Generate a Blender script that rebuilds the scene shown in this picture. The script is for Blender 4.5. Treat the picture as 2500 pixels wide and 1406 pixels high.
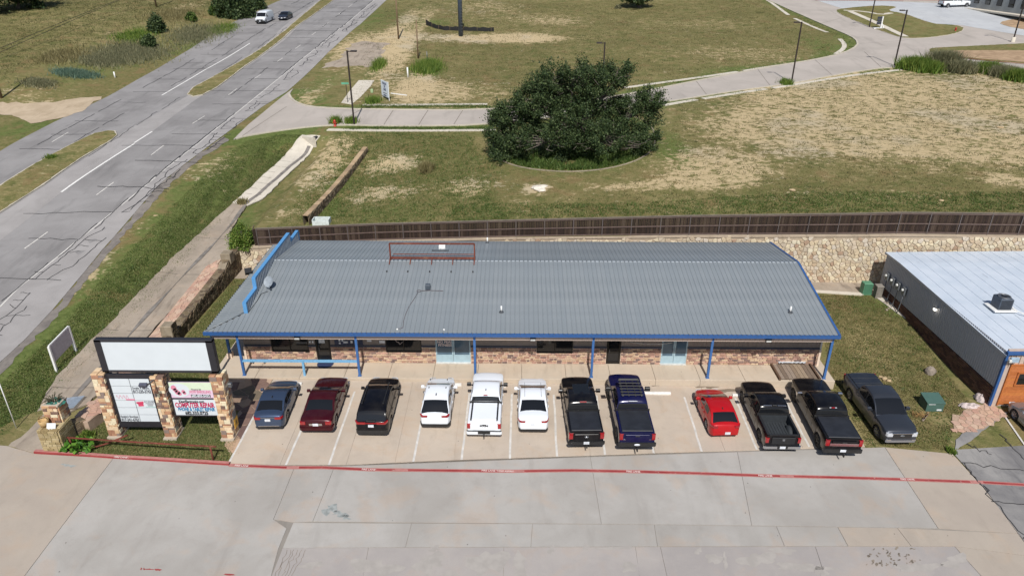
import bpy, bmesh, math, random
import numpy as np
from mathutils import Vector, Matrix
from mathutils.geometry import delaunay_2d_cdt
random.seed(7); rng = np.random.default_rng(7)
for o in list(bpy.data.objects): bpy.data.objects.remove(o)
SC = bpy.context.scene; COL = SC.collection

# ------------------------------------------------------------------ camera
FPX = 1737.0; TH = math.radians(26.474); PS = math.radians(-0.5); RO = math.radians(0.065); CH = 26.1
_F = np.array([math.sin(PS)*math.cos(TH), math.cos(PS)*math.cos(TH), -math.sin(TH)])
_R = np.array([math.cos(PS), -math.sin(PS), 0.0]); _U = np.cross(_R, _F)
_R, _U = math.cos(RO)*_R+math.sin(RO)*_U, -math.sin(RO)*_R+math.cos(RO)*_U
CAM = np.array([0, 0, CH])
cd = bpy.data.cameras.new('camera'); cam = bpy.data.objects.new('camera', cd); COL.objects.link(cam)
cd.sensor_width = 36; cd.lens = 36*FPX/2500; cd.clip_end = 4000; cd.clip_start = 0.5
cam.matrix_world = Matrix([[_R[0], _U[0], -_F[0], 0], [_R[1], _U[1], -_F[1], 0], [_R[2], _U[2], -_F[2], CH], [0, 0, 0, 1]])
SC.camera = cam

# ------------------------------------------------------------------ light
SUN_EL = math.radians(49); SDX, SDY = -0.05, 0.9987      # shadows fall to (SDX, SDY)
W = bpy.data.worlds.new('World'); SC.world = W; W.use_nodes = True
wn = W.node_tree.nodes; wl = W.node_tree.links; wn.clear()
wo = wn.new('ShaderNodeOutputWorld'); bg = wn.new('ShaderNodeBackground'); sky = wn.new('ShaderNodeTexSky')
sky.sky_type = 'NISHITA'; sky.sun_disc = False; sky.sun_elevation = SUN_EL; sky.sun_rotation = math.atan2(-SDX, -SDY)
sky.altitude = 250; sky.air_density = 1.0; sky.dust_density = 1.2; sky.ozone_density = 1.0
bg.inputs[1].default_value = 0.075
wl.new(sky.outputs[0], bg.inputs[0]); wl.new(bg.outputs[0], wo.inputs[0])
sd = bpy.data.lights.new('sun', 'SUN'); sd.energy = 4.2; sd.angle = math.radians(0.53); sd.color = (1.0, 0.965, 0.91)
sun = bpy.data.objects.new('sun', sd); COL.objects.link(sun)
sdir = Vector((SDX*math.cos(SUN_EL), SDY*math.cos(SUN_EL), -math.sin(SUN_EL)))
sun.rotation_euler = sdir.to_track_quat('-Z', 'Y').to_euler(); sun.location = (10, -40, 60)
SC.view_settings.view_transform = 'Standard'; SC.view_settings.look = 'None'
SC.view_settings.exposure = 0.12; SC.view_settings.gamma = 1.0; SC.view_settings.use_curve_mapping = False

# ------------------------------------------------------------------ helpers
def srgb(r, g, b):
    f = lambda c: ((c/255+0.055)/1.055)**2.4 if c > 10 else c/255/12.92
    return (f(r), f(g), f(b))
class NT:
    """small node-tree writer"""
    def __init__(s, name):
        s.m = bpy.data.materials.new(name); s.m.use_nodes = True; s.t = s.m.node_tree
        s.t.nodes.clear(); s.o = s.t.nodes.new('ShaderNodeOutputMaterial'); s.b = s.t.nodes.new('ShaderNodeBsdfPrincipled')
        s.t.links.new(s.b.outputs[0], s.o.inputs[0])
    def n(s, typ, **kw):
        x = s.t.nodes.new('ShaderNode'+typ)
        for k, v in kw.items(): setattr(x, k, v)
        return x
    def l(s, a, b): s.t.links.new(a, b)
    def setin(s, sock, v):
        if hasattr(v, 'is_linked') or hasattr(v, 'node'): s.l(v, sock)
        elif isinstance(v, tuple) and len(v) == 3 and sock.type == 'RGBA': sock.default_value = (*v, 1)
        else: sock.default_value = v
    def coord(s, scale=(1, 1, 1), kind='Object'):
        c = s.n('TexCoord'); m = s.n('Mapping'); s.l(c.outputs[kind], m.inputs[0]); m.inputs[3].default_value = scale
        return m.outputs[0]
    def noise(s, scale, vec=None, detail=4, rough=.55, dist=0):
        x = s.n('TexNoise'); x.inputs['Scale'].default_value = scale; x.inputs['Detail'].default_value = detail
        x.inputs['Roughness'].default_value = rough; x.inputs['Distortion'].default_value = dist
        if vec is not None: s.l(vec, x.inputs['Vector'])
        return x.outputs[0]
    def vor(s, scale, vec=None, feature='F1', out=0):
        x = s.n('TexVoronoi', feature=feature); x.inputs['Scale'].default_value = scale
        if vec is not None: s.l(vec, x.inputs['Vector'])
        return x.outputs[out]
    def mth(s, op, a, b=0.0, clamp=False):
        x = s.n('Math', operation=op, use_clamp=clamp); s.setin(x.inputs[0], a); s.setin(x.inputs[1], b); return x.outputs[0]
    def mix(s, f, a, b, mode='MIX'):
        x = s.n('Mix', data_type='RGBA', blend_type=mode); s.setin(x.inputs[0], f); s.setin(x.inputs[6], a); s.setin(x.inputs[7], b); return x.outputs[2]
    def ss(s, v, lo, hi):
        x = s.n('MapRange', interpolation_type='SMOOTHSTEP'); s.setin(x.inputs[0], v); x.inputs[1].default_value = lo; x.inputs[2].default_value = hi
        return x.outputs[0]
    def ramp(s, v, stops, const=False):
        x = s.n('ValToRGB'); s.setin(x.inputs[0], v); r = x.color_ramp
        if const: r.interpolation = 'CONSTANT'
        while len(r.elements) < len(stops): r.elements.new(.5)
        for e, (p, c) in zip(r.elements, stops): e.position = p; e.color = (*c, 1)
        return x.outputs[0]
    def attr(s, name): x = s.n('Attribute'); x.attribute_name = name; return x
    def bump(s, h, strength=.3, dist=.05):
        x = s.n('Bump'); x.inputs['Strength'].default_value = strength; x.inputs['Distance'].default_value = dist
        s.l(h, x.inputs['Height']); s.l(x.outputs[0], s.b.inputs['Normal'])
    def out(s, col=None, rough=.8, metal=0, spec=.5, coat=0):
        if col is not None: s.setin(s.b.inputs['Base Color'], col)
        s.setin(s.b.inputs['Roughness'], rough); s.b.inputs['Metallic'].default_value = metal
        s.b.inputs['Specular IOR Level'].default_value = spec; s.b.inputs['Coat Weight'].default_value = coat
        s.b.inputs['Coat Roughness'].default_value = .04
        return s.m
    def rnd(s):
        """random per object plus a per-face attribute, wrapped to 0..1"""
        a = s.attr('rnd').outputs['Fac']; o = s.n('ObjectInfo').outputs['Random']
        return s.mth('FRACT', s.mth('ADD', a, o))
def scl(c, k): return tuple(min(1, x*k) for x in c)
def plain(name, col, rough=.7, metal=0, spec=.5, coat=0, var=.12, scale=4, bump=0, bs=30):
    t = NT(name); v = t.coord()
    n = t.noise(scale, v, 5)
    c = t.mix(t.ss(n, .3, .7), scl(col, 1-var), scl(col, 1+var))
    if bump: t.bump(t.noise(bs, v, 3), bump, .02)
    return t.out(c, rough, metal, spec, coat)
def palette(name, cols, rough=.85, bump=.4, bs=25, var=.2):
    t = NT(name); v = t.coord(kind='Object'); r = t.rnd()
    st = [(i/len(cols), c) for i, c in enumerate(cols)]
    c = t.ramp(r, st, True)
    n = t.noise(6, v, 5); c = t.mix(t.ss(n, .25, .75), c, scl((1-var,)*3, 1), 'MULTIPLY')
    t.bump(t.noise(bs, v, 4), bump, .03)
    return t.out(c, rough, 0, .25)

class MB:
    def __init__(s): s.v = []; s.f = []; s.sm = []; s.r = []; s.mi = []; s.cur = 0
    def add(s, vs, fs, smooth=False, r=0.0):
        b = len(s.v); s.v += [tuple(map(float, p)) for p in vs]
        for f in fs: s.f.append(tuple(i+b for i in f)); s.sm.append(smooth); s.r.append(r); s.mi.append(s.cur)
        return s
    def box(s, c, d, rz=0, r=0.0, rx=0, ry=0):
        x, y, z = d[0]/2, d[1]/2, d[2]/2
        m = Matrix.Translation(c) @ Matrix.Rotation(rz, 4, 'Z') @ Matrix.Rotation(rx, 4, 'X') @ Matrix.Rotation(ry, 4, 'Y')
        vs = [m @ Vector(p) for p in [(-x, -y, -z), (x, -y, -z), (x, y, -z), (-x, y, -z), (-x, -y, z), (x, -y, z), (x, y, z), (-x, y, z)]]
        return s.add(vs, [(3, 2, 1, 0), (4, 5, 6, 7), (0, 1, 5, 4), (1, 2, 6, 5), (2, 3, 7, 6), (3, 0, 4, 7)], r=r)
    def bbox(s, c, d, b=.01, rz=0, r=0.0, rx=0):
        """box with a bevelled top and sides (chamfer b)"""
        x, y, z = d[0]/2, d[1]/2, d[2]/2; b = min(b, x*.45, y*.45, z*.9)
        m = Matrix.Translation(c) @ Matrix.Rotation(rz, 4, 'Z') @ Matrix.Rotation(rx, 4, 'X')
        ring = lambda k, zz: [(-x+k, -y+k, zz), (x-k, -y+k, zz), (x-k, y-k, zz), (-x+k, y-k, zz)]
        vs = [m @ Vector(p) for p in ring(0, -z)+ring(0, z-b)+ring(b, z)]
        fs = [(3, 2, 1, 0), (8, 9, 10, 11)]
        for k in (0, 4):
            for i in range(4): fs.append((k+i, k+(i+1) % 4, k+4+(i+1) % 4, k+4+i))
        return s.add(vs, fs, r=r)
    def prism(s, poly, z0, z1, top=True, r=0.0, inset=0):
        """poly: list of (x, y) anticlockwise; z1 may be a function of (x, y)"""
        n = len(poly); cx = sum(p[0] for p in poly)/n; cy = sum(p[1] for p in poly)/n
        lo = [(p[0], p[1], z0) for p in poly]; hi = [(p[0]+(cx-p[0])*inset, p[1]+(cy-p[1])*inset, z1) for p in poly]
        fs = [tuple(range(n, 2*n)), tuple(range(n-1, -1, -1))]
        for i in range(n): fs.append((i, (i+1) % n, n+(i+1) % n, n+i))
        return s.add(lo+hi, fs, r=r)
    def tube(s, path, rad, n=8, cap=True, smooth=True):
        path = [Vector(p) for p in path]; rad = rad if isinstance(rad, (list, tuple)) else [rad]*len(path)
        vs = []; fs = []; up = Vector((0, 0, 1)); prev = None
        for i, p in enumerate(path):
            d = (path[min(i+1, len(path)-1)]-path[max(i-1, 0)]).normalized()
            if prev is None: a = d.orthogonal().normalized()
            else: a = (prev-d*prev.dot(d)).normalized()
            prev = a; b = d.cross(a)
            for k in range(n):
                t = 2*math.pi*(k+.5)/n; vs.append(p+(a*math.cos(t)+b*math.sin(t))*rad[i])
        for i in range(len(path)-1):
            for k in range(n): fs.append((i*n+k, i*n+(k+1) % n, (i+1)*n+(k+1) % n, (i+1)*n+k))
        s.add(vs, fs, smooth and n > 4)
        if cap: b = len(s.v)-len(vs); s.f += [tuple(b+k for k in range(n-1, -1, -1)), tuple(b+(len(path)-1)*n+k for k in range(n))]; s.sm += [False]*2; s.r += [0]*2; s.mi += [s.cur]*2
        return s
    def beam(s, a, b, w, h):
        a, b = Vector(a), Vector(b); d = (b-a); L = d.length; d.normalize()
        side = d.cross(Vector((0, 0, 1)))
        side = side.normalized() if side.length > 1e-4 else Vector((1, 0, 0))
        up = side.cross(d); vs = []
        for p in (a, b):
            for i, j in ((-1, -1), (1, -1), (1, 1), (-1, 1)): vs.append(p+side*i*w/2+up*j*h/2)
        return s.add(vs, [(0, 1, 2, 3), (7, 6, 5, 4), (0, 4, 5, 1), (1, 5, 6, 2), (2, 6, 7, 3), (3, 7, 4, 0)])
    def lathe(s, prof, c=(0, 0, 0), n=16, axis='Z', smooth=True):
        vs = []; fs = []; c = Vector(c)
        for r, z in prof:
            for k in range(n):
                t = 2*math.pi*k/n; p = (r*math.cos(t), r*math.sin(t), z)
                if axis == 'X': p = (z, r*math.cos(t), r*math.sin(t))
                if axis == 'Y': p = (r*math.sin(t), z, r*math.cos(t))
                vs.append(c+Vector(p))
        for i in range(len(prof)-1):
            for k in range(n): fs.append((i*n+k, i*n+(k+1) % n, (i+1)*n+(k+1) % n, (i+1)*n+k))
        return s.add(vs, fs, smooth)
    def grid(s, P, smooth=True):
        """P: rows x cols of points"""
        h = len(P); w = len(P[0]); vs = [p for row in P for p in row]
        return s.add(vs, [(i*w+j, i*w+j+1, (i+1)*w+j+1, (i+1)*w+j) for i in range(h-1) for j in range(w-1)], smooth)
    def mesh(s, name, mats):
        me = bpy.data.meshes.new(name); me.from_pydata(s.v, [], s.f)
        me.polygons.foreach_set('use_smooth', s.sm)
        if not isinstance(mats, (list, tuple)): mats = [mats]
        for m in mats: me.materials.append(m)
        if len(mats) > 1: me.polygons.foreach_set('material_index', s.mi)
        if any(s.r): a = me.attributes.new('rnd', 'FLOAT', 'FACE'); a.data.foreach_set('value', s.r)
        me.update(); return me
    def build(s, name, mats, parent=None, kind=None, loc=None):
        return link(name, s.mesh(name, mats), parent, kind, loc)
LOCAL = set()
def wloc(o):
    return Vector(o.location)+o.matrix_parent_inverse.translation+(wloc(o.parent) if o.parent else Vector((0, 0, 0)))
def link(name, me, parent=None, kind=None, loc=None):
    """loc None: the mesh holds world coordinates; under a thing made with local=True it holds the thing's own"""
    o = bpy.data.objects.new(name, me); COL.objects.link(o)
    if parent is not None:
        o.parent = parent
        if parent.name in LOCAL: LOCAL.add(o.name)
        else: o.matrix_parent_inverse = Matrix.Translation(-wloc(parent))
    if loc is not None: o.location = loc
    if kind: o['kind'] = kind
    return o
def tag(o, label, cat, group=None):
    o['label'] = label; o['category'] = cat
    if group: o['group'] = group
    return o
def thing(name, label, cat, loc=(0, 0, 0), rz=0, group=None, local=False):
    o = bpy.data.objects.new(name, None); COL.objects.link(o); o.location = loc; o.rotation_euler = (0, 0, rz); o.empty_display_size = .3
    if local: LOCAL.add(o.name)
    return tag(o, label, cat, group)
def copy_tree(o, parent=None):
    c = o.copy(); COL.objects.link(c)
    if parent is not None: c.parent = parent
    for ch in list(o.children): copy_tree(ch, c)
    return c
def text_mesh(txt, size, bold=0.0, sx=1.0, align='CENTER', ext=.004):
    cu = bpy.data.curves.new('txt', 'FONT'); cu.body = txt; cu.size = size; cu.align_x = align; cu.align_y = 'CENTER'
    cu.offset = bold; cu.extrude = ext; cu.resolution_u = 2
    o = bpy.data.objects.new('txt', cu); COL.objects.link(o)
    dg = bpy.context.evaluated_depsgraph_get(); me = bpy.data.meshes.new_from_object(o.evaluated_get(dg))
    bpy.data.objects.remove(o)
    for v in me.vertices: v.co.x *= sx
    return me
def put_text(name, txt, size, mat, o, xdir, ydir, parent, bold=0.0, sx=1.0, align='CENTER', shear=0, ext=.004):
    """lettering centred at o with its x and y axes along the given world directions"""
    me = text_mesh(txt, size, bold, sx, align, ext); X = Vector(xdir).normalized(); Y = Vector(ydir).normalized(); Z = X.cross(Y); O = Vector(o)
    for v in me.vertices: c = v.co.copy(); v.co = O+X*(c.x+shear*c.y)+Y*c.y+Z*c.z
    me.materials.clear(); me.materials.append(mat)
    return link(name, me, parent)
# ------------------------------------------------------------------ terrain
def lot_plane(x, y):
    y = np.clip(y, 8, 60); x = np.clip(x, -45, 60)
    return -0.35-0.013*x-0.03*(39-y)
def sst(a, b, v):
    t = np.clip((v-a)/(b-a), 0, 1); return t*t*(3-2*t)
def PZ(x, y):
    """pad level: lot, front lawn and the ground round both buildings"""
    x = np.asarray(x, float); y = np.asarray(y, float)
    return lot_plane(x, np.minimum(y, 39))*(1-sst(39, 51, y))+(-0.03)*sst(39, 51, y)
_hy = [-60, 30, 42, 50, 58, 67, 78, 95, 124, 148, 190, 260]; _hz = [-1.5, 0, .6, 1.2, 1.9, 3.2, 4.3, 5.3, 7.2, 9.6, 11.6, 13.5]
hwz = lambda y: float(np.interp(y, _hy, _hz))
ctl = []
for y in (-40, 0, 20, 30, 38, 44, 50, 56, 62, 68, 74, 82, 92, 104, 116, 130, 146, 165, 190, 220):
    for x in (-34.5, -46, -58): ctl.append((x, y, hwz(y)))
    ctl.append((-70, y, hwz(y)+(1.6 if y > 100 else .3))); ctl.append((-100, y, hwz(y)+(3.0 if y > 100 else 1.0)))
ctl += [(-24.4, 39, .35), (-24.4, 45, .75), (-24.4, 50, 1.15), (-24.2, 55.5, 1.75), (-12, 55.6, 2.6), (-.5, 54.9, 3.35), (14, 54.4, 3.75), (28, 53.8, 4.15),
        (41, 53.4, 4.3), (60, 52.5, 4.6), (90, 50, 5.0), (-25, 63, 2.1), (-24, 70, 2.7), (-23, 78, 3.9), (-20, 86.5, 5.2), (41, 109, 6.2), (61, 121, 6.9),
        (71, 154, 9), (88, 134, 8.4), (97, 170, 11.2), (-11, 147, 8.6), (30, 192, 10.5), (6, 72, 4.7), (-8, 66, 3.4), (20, 70, 5.0), (40, 75, 5.2), (60, 90, 5.9),
        (80, 95, 6.3), (110, 110, 7.5), (120, 160, 11), (60, 200, 12), (-20, 99, 6.0), (-15, 124, 7.3), (-23, 143, 8.8), (0, 105, 6.3), (20, 130, 7.6), (110, 200, 13), (-20, 220, 12.5)]
for y in (8, 16, 24, 33): ctl.append((-31, y, float(lot_plane(-31, y))))
ctl += [(-29.5, 36, float(lot_plane(-29.5, 36))), (-26.5, 36.5, .1)]
CT = np.array(ctl, float)
def _phi(r2): return np.where(r2 > 1e-9, r2*np.log(np.maximum(r2, 1e-9))*.5, 0)
def _tps(ct, lam=2.0):
    n = len(ct); P = ct[:, :2]/50; K = _phi(((P[:, None]-P[None])**2).sum(-1))+np.eye(n)*lam*1e-3
    A = np.zeros((n+3, n+3)); A[:n, :n] = K; A[:n, n] = 1; A[:n, n+1:] = P; A[n, :n] = 1; A[n+1:, :n] = P.T
    return np.linalg.solve(A, np.concatenate([ct[:, 2], np.zeros(3)]))
_w = _tps(CT)
# ditch: a concrete channel between the highway verge and the low stone wall
_cy = [33, 39, 45, 57, 63, 69, 76, 82.5]; _cz = [-.25, -.05, .2, .9, 1.3, 1.9, 2.75, 3.4]; _cx = [-29.2, -29.0, -28.6, -27.8, -27.6, -27.1, -26.1, -25.2]
def UZ(x, y):
    sh = np.shape(x); x = np.clip(np.ravel(np.asarray(x, float)), -110, 130); y = np.clip(np.ravel(np.asarray(y, float)), -50, 235)
    z = np.empty_like(x)
    for k in range(0, len(x), 20000):
        q = np.stack([x[k:k+20000], y[k:k+20000]], 1)/50
        z[k:k+20000] = _phi(((q[:, None]-CT[None, :, :2]/50)**2).sum(-1))@_w[:-3]+_w[-3]+q@_w[-2:]
    d = np.abs(x-np.interp(y, _cy, _cx)); zc = np.interp(y, _cy, _cz)+.06*np.clip(d, 0, 2)
    k = (1-sst(2.4, 3.9, d))*sst(29, 34, y)*(1-sst(79.5, 83.5, y))
    return (z*(1-k)+zc*k).reshape(sh)
def SZ(s, x, y): return PZ(x, y) if s == 'P' else UZ(x, y)
def S(px, py, s='P', dz=0.0):
    """where the line of sight through a point of the photograph meets the ground"""
    d = _F+_R*(px-1250)/FPX-_U*(py-703)/FPX
    if s not in ('P', 'U'): return CAM+d*(s-CH)/d[2]
    lo, hi = 15.0, 420.0
    t = np.linspace(lo, hi, 300)
    for _ in range(3):
        P = CAM+d*t[:, None]; g = P[:, 2]-SZ(s, P[:, 0], P[:, 1])-dz
        i = int(np.argmax(g < 0)) if (g < 0).any() else len(t)-1
        t = np.linspace(t[max(i-1, 0)], t[i], 40)
    return CAM+d*t[20]
def SL(pts, s='P'): return [tuple(S(*p, s)[:2]) for p in pts]
def onplane(px, py, axis, val):
    d = _F+_R*(px-1250)/FPX-_U*(py-703)/FPX
    return CAM+d*(val-CAM[axis])/d[axis]
def inpoly(poly, x, y):
    r = np.zeros(np.shape(x), bool); n = len(poly)
    for i in range(n):
        x0, y0 = poly[i]; x1, y1 = poly[(i+1) % n]
        if y0 == y1: continue
        r ^= ((y0 > y) != (y1 > y)) & (x < (x1-x0)*(y-y0)/(y1-y0)+x0)
    return r
def segdist(poly, x, y, closed=True):
    d = np.full(np.shape(x), 1e9); n = len(poly)
    for i in range(n if closed else n-1):
        a = np.array(poly[i]); b = np.array(poly[(i+1) % n]); v = b-a; L = max(v@v, 1e-9)
        t = np.clip(((x-a[0])*v[0]+(y-a[1])*v[1])/L, 0, 1); d = np.minimum(d, np.hypot(x-a[0]-t*v[0], y-a[1]-t*v[1]))
    return d
def resample(pts, step, closed=True):
    out = []; n = len(pts)
    for i in range(n if closed else n-1):
        a = np.array(pts[i], float); b = np.array(pts[(i+1) % n], float); k = max(1, int(np.ceil(np.hypot(*(b-a)[:2])/step)))
        for j in range(k): out.append(tuple(a+(b-a)*j/k))
    if not closed: out.append(tuple(np.array(pts[-1], float)))
    return out
def smooth_line(pts, closed=False, it=2):
    p = [np.array(q, float) for q in pts]
    for _ in range(it):
        q = []; n = len(p)
        if not closed: q.append(p[0])
        for i in range(n if closed else n-1): a, b = p[i], p[(i+1) % n]; q += [a*.75+b*.25, a*.25+b*.75]
        if not closed: q.append(p[-1])
        p = q
    return [tuple(q) for q in p]
def ragged(pts, amp, step=.5, seed=0):
    """roughen a polygon edge, for turf and gravel borders"""
    r = np.random.default_rng(seed); q = resample(pts, step)
    return [(p[0]+r.normal()*amp, p[1]+r.normal()*amp) for p in q]
def drape(name, poly, surf, mat, dz=.02, step=2.0, skirt=.1, parent=None, kind='structure', attrs=None, pts=None, zf=None):
    poly = resample(poly, step)
    ar = sum(poly[i][0]*poly[(i+1) % len(poly)][1]-poly[(i+1) % len(poly)][0]*poly[i][1] for i in range(len(poly)))
    if ar < 0: poly = poly[::-1]
    P = np.array(poly); n = len(P)
    if pts is None:
        gx, gy = np.meshgrid(np.arange(P[:, 0].min()+step/2, P[:, 0].max(), step), np.arange(P[:, 1].min()+step/2, P[:, 1].max(), step)); pts = np.stack([gx.ravel(), gy.ravel()], 1)
    if len(pts):
        k = inpoly(poly, pts[:, 0], pts[:, 1]); pts = pts[k]
        if len(pts) and len(pts) < 6000: pts = pts[segdist(poly, pts[:, 0], pts[:, 1]) > step*.25]
    allp = np.concatenate([P, pts]) if len(pts) else P
    v, e, f, _, _, _ = delaunay_2d_cdt([Vector(p) for p in allp], [], [list(range(n))], 1, 1e-4)
    V = np.array([tuple(p) for p in v]); z = (zf(V[:, 0], V[:, 1]) if zf else SZ(surf, V[:, 0], V[:, 1]))+dz
    vs = np.column_stack([V, z]); fs = [tuple(t) for t in f]
    if skirt:
        b = len(vs); zl = (zf(P[:, 0], P[:, 1]) if zf else SZ(surf, P[:, 0], P[:, 1]))+dz
        hi = np.column_stack([P, zl]); lo = hi.copy(); lo[:, 2] -= skirt
        vs = np.concatenate([vs, hi, lo]); fs += [(b+i, b+n+i, b+n+(i+1) % n, b+(i+1) % n) for i in range(n)]
    me = bpy.data.meshes.new(name); me.from_pydata(vs.tolist(), [], fs); me.materials.append(mat); me.update()
    if attrs:
        for an, fn in attrs.items(): a = me.attributes.new(an, 'FLOAT', 'POINT'); a.data.foreach_set('value', fn(vs[:, 0], vs[:, 1]).astype(np.float32))
    return link(name, me, parent, kind)
def strip(mb, line, w, surf, dz=.01, step=.6, wv=None, r=0.0):
    """a painted stripe or crack: ribbon of width w following a line laid on the ground"""
    q = np.array(resample(line, step, False)); n = len(q)
    t = np.gradient(q, axis=0); t /= np.maximum(np.hypot(t[:, 0], t[:, 1]), 1e-6)[:, None]; nn = np.stack([-t[:, 1], t[:, 0]], 1)
    ww = np.full(n, w/2) if wv is None else np.array([wv(i/(n-1)) for i in range(n)])*w/2
    a = q+nn*ww[:, None]; b = q-nn*ww[:, None]
    vs = [(*p, float(z)+dz) for p, z in zip(a, SZ(surf, a[:, 0], a[:, 1]))]+[(*p, float(z)+dz) for p, z in zip(b, SZ(surf, b[:, 0], b[:, 1]))]
    mb.add(vs, [(i, n+i, n+i+1, i+1) for i in range(n-1)], r=r)

# ------------------------------------------------------------------ ground materials
def grass_mat(name, k=1.0):
    """turf with bare soil: 'dirt', 'lush', 'straw' are painted per vertex, the noise breaks them up"""
    t = NT(name); v = t.coord(); n1 = t.noise(.09, v, 5, .6); n2 = t.noise(.55, v, 6, .65, .6); n3 = t.noise(2.6, v, 5, .7); n4 = t.noise(11, v, 3, .6)
    vs = t.coord((.8, 2.2, 1)); n5 = t.noise(1.1, vs, 5, .7, .8)
    n6 = t.noise(1.25, v, 4, .6, .3)
    dirt = t.attr('dirt').outputs['Fac']; lush = t.attr('lush').outputs['Fac']; straw = t.attr('straw').outputs['Fac']
    base = t.mix(t.ss(n2, .35, .66), srgb(110, 108, 66), srgb(138, 126, 88))
    base = t.mix(t.ss(n1, .42, .62), base, t.mix(t.ss(n3, .35, .65), srgb(124, 112, 76), srgb(100, 102, 60)))
    base = t.mix(t.mth('MULTIPLY', t.ss(n3, .52, .70), .7), base, srgb(84, 86, 50))
    base = t.mix(t.mth('MULTIPLY', t.ss(n5, .54, .70), .65), base, srgb(164, 150, 112))
    lm = t.ss(t.mth('ADD', t.mth('MULTIPLY', lush, 1.0), t.mth('MULTIPLY', t.mth('SUBTRACT', n2, .5), 1.6)), .3, .8)
    base = t.mix(t.mth('MULTIPLY', lm, .85), base, t.mix(t.ss(n3, .32, .66), srgb(72, 92, 42), srgb(106, 118, 66)))
    sm = t.ss(t.mth('ADD', straw, t.mth('MULTIPLY', t.mth('SUBTRACT', n5, .5), 1.8)), .35, .85)
    base = t.mix(t.mth('MULTIPLY', sm, .8), base, t.mix(t.ss(n3, .3, .7), srgb(166, 152, 112), srgb(136, 124, 84)))
    n7 = t.noise(.33, v, 4, .65, .5); base = t.mix(t.mth('MULTIPLY', t.ss(n7, .54, .68), .6), base, srgb(84, 94, 50)); base = t.mix(t.mth('MULTIPLY', t.ss(n7, .46, .34), .6), base, srgb(128, 108, 76))
    base = t.mix(t.mth('MULTIPLY', t.ss(n6, .56, .68), .55), base, srgb(72, 78, 42))
    h = t.mth('ADD', t.mth('MULTIPLY', t.mth('SUBTRACT', n5, .5), 1.1), t.mth('ADD', t.mth('MULTIPLY', t.mth('SUBTRACT', n2, .5), .9), t.mth('ADD', t.mth('MULTIPLY', t.mth('SUBTRACT', n3, .5), 1.4), t.mth('MULTIPLY', t.mth('SUBTRACT', n6, .5), 1.5))))
    dm = t.ss(t.mth('ADD', dirt, h), .36, .72)
    soil = t.mix(t.ss(n3, .3, .7), srgb(198, 178, 142), srgb(176, 157, 122)); soil = t.mix(t.mth('MULTIPLY', t.ss(n1, .5, .65), .5), soil, srgb(180, 170, 150))
    col = t.mix(dm, base, soil)
    col = t.mix(t.mth('MULTIPLY', t.ss(n4, .45, .8), .25), col, (.03, .035, .015)); col = t.mix(1.0, col, (k, k, k), 'MULTIPLY')
    t.bump(t.mth('ADD', n4, t.mth('MULTIPLY', n3, 1.6)),   .55, .10)
    return t.out(col, .95, 0, .1)
def concrete_mat(name, a, b, stain=(.5, .5, .5), amt=.35, sc=.35, spots=True, rust=0.0, grime=.25, obj=.0):
    t = NT(name); v = t.coord(kind='Object'); n1 = t.noise(sc, v, 5, .6, .4); n2 = t.noise(sc*5, v, 5, .65); n3 = t.noise(26, v, 3, .6)
    c = t.mix(t.ss(n1, .32, .68), a, b)
    if obj: c = t.mix(obj, c, t.ramp(t.rnd(), [(0, scl(a, .82)), (.35, b), (.7, scl(a, 1.1)), (1, scl(b, .9))]))
    c = t.mix(t.mth('MULTIPLY', t.ss(n2, .5, .78), amt), c, t.mix(.55, c, stain))
    st = t.noise(sc*1.4, t.coord((2.6, .55, 1)), 4, .6, .3); c = t.mix(t.mth('MULTIPLY', t.ss(st, .52, .74), grime), c, scl(stain, .75))
    if rust: c = t.mix(t.mth('MULTIPLY', t.ss(t.noise(sc*2, v, 4, .6, .5), .5, .7), rust), c, srgb(186, 150, 116))
    if spots: c = t.mix(t.mth('MULTIPLY', t.ss(t.vor(1.05, v), .045, .025), .75), c, (.06, .055, .05))
    c = t.mix(t.mth('MULTIPLY', t.ss(n3, .45, .8), .18), c, scl(a, .6))
    t.bump(t.mth('ADD', n3, n2), .18, .03)
    return t.out(c, .9, 0, .25)
M_grass = grass_mat('turf', 1.0); M_lawn = grass_mat('mown_lawn', 1.0)
M_asph = concrete_mat('highway_asphalt', srgb(130, 127, 126), srgb(146, 143, 142), srgb(110, 108, 107), .3, .22, False, 0, .4)
M_shoulder = concrete_mat('shoulder_asphalt', srgb(148, 144, 142), srgb(160, 156, 154), srgb(126, 122, 120), .3, .3, False, 0, .2)
M_gravel = concrete_mat('gravel_edge', srgb(112, 106, 102), srgb(136, 129, 122), srgb(88, 84, 80), .6, .9, True, 0, .3)
M_street = concrete_mat('street_concrete', srgb(166, 158, 150), srgb(178, 169, 161), srgb(142, 135, 128), .3, .16, False, 0, .3)
M_farlot = concrete_mat('pale_concrete', srgb(184, 186, 188), srgb(174, 176, 179), srgb(160, 160, 160), .2, .2, False, 0, .2)
M_lot = concrete_mat('tan_concrete', srgb(178, 165, 151), srgb(190, 176, 160), srgb(148, 134, 118), .4, .35, True, .2, .18, .22)
M_drive = concrete_mat('grey_concrete', srgb(156, 151, 145), srgb(175, 171, 166), srgb(140, 133, 126), .5, .24, True, .2, .2, .28)
M_ditch = concrete_mat('ditch_concrete', srgb(150, 138, 124), srgb(168, 155, 140), srgb(112, 100, 90), .5, .4, True, .1, .55)
M_ditch2 = concrete_mat('pale_ditch_concrete', srgb(196, 188, 174), srgb(206, 198, 184), srgb(160, 150, 138), .3, .4, False, 0, .35)
M_curb = concrete_mat('kerb_concrete', srgb(180, 172, 158), srgb(192, 184, 168), srgb(140, 132, 118), .4, .8, False, 0, .35)
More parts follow.
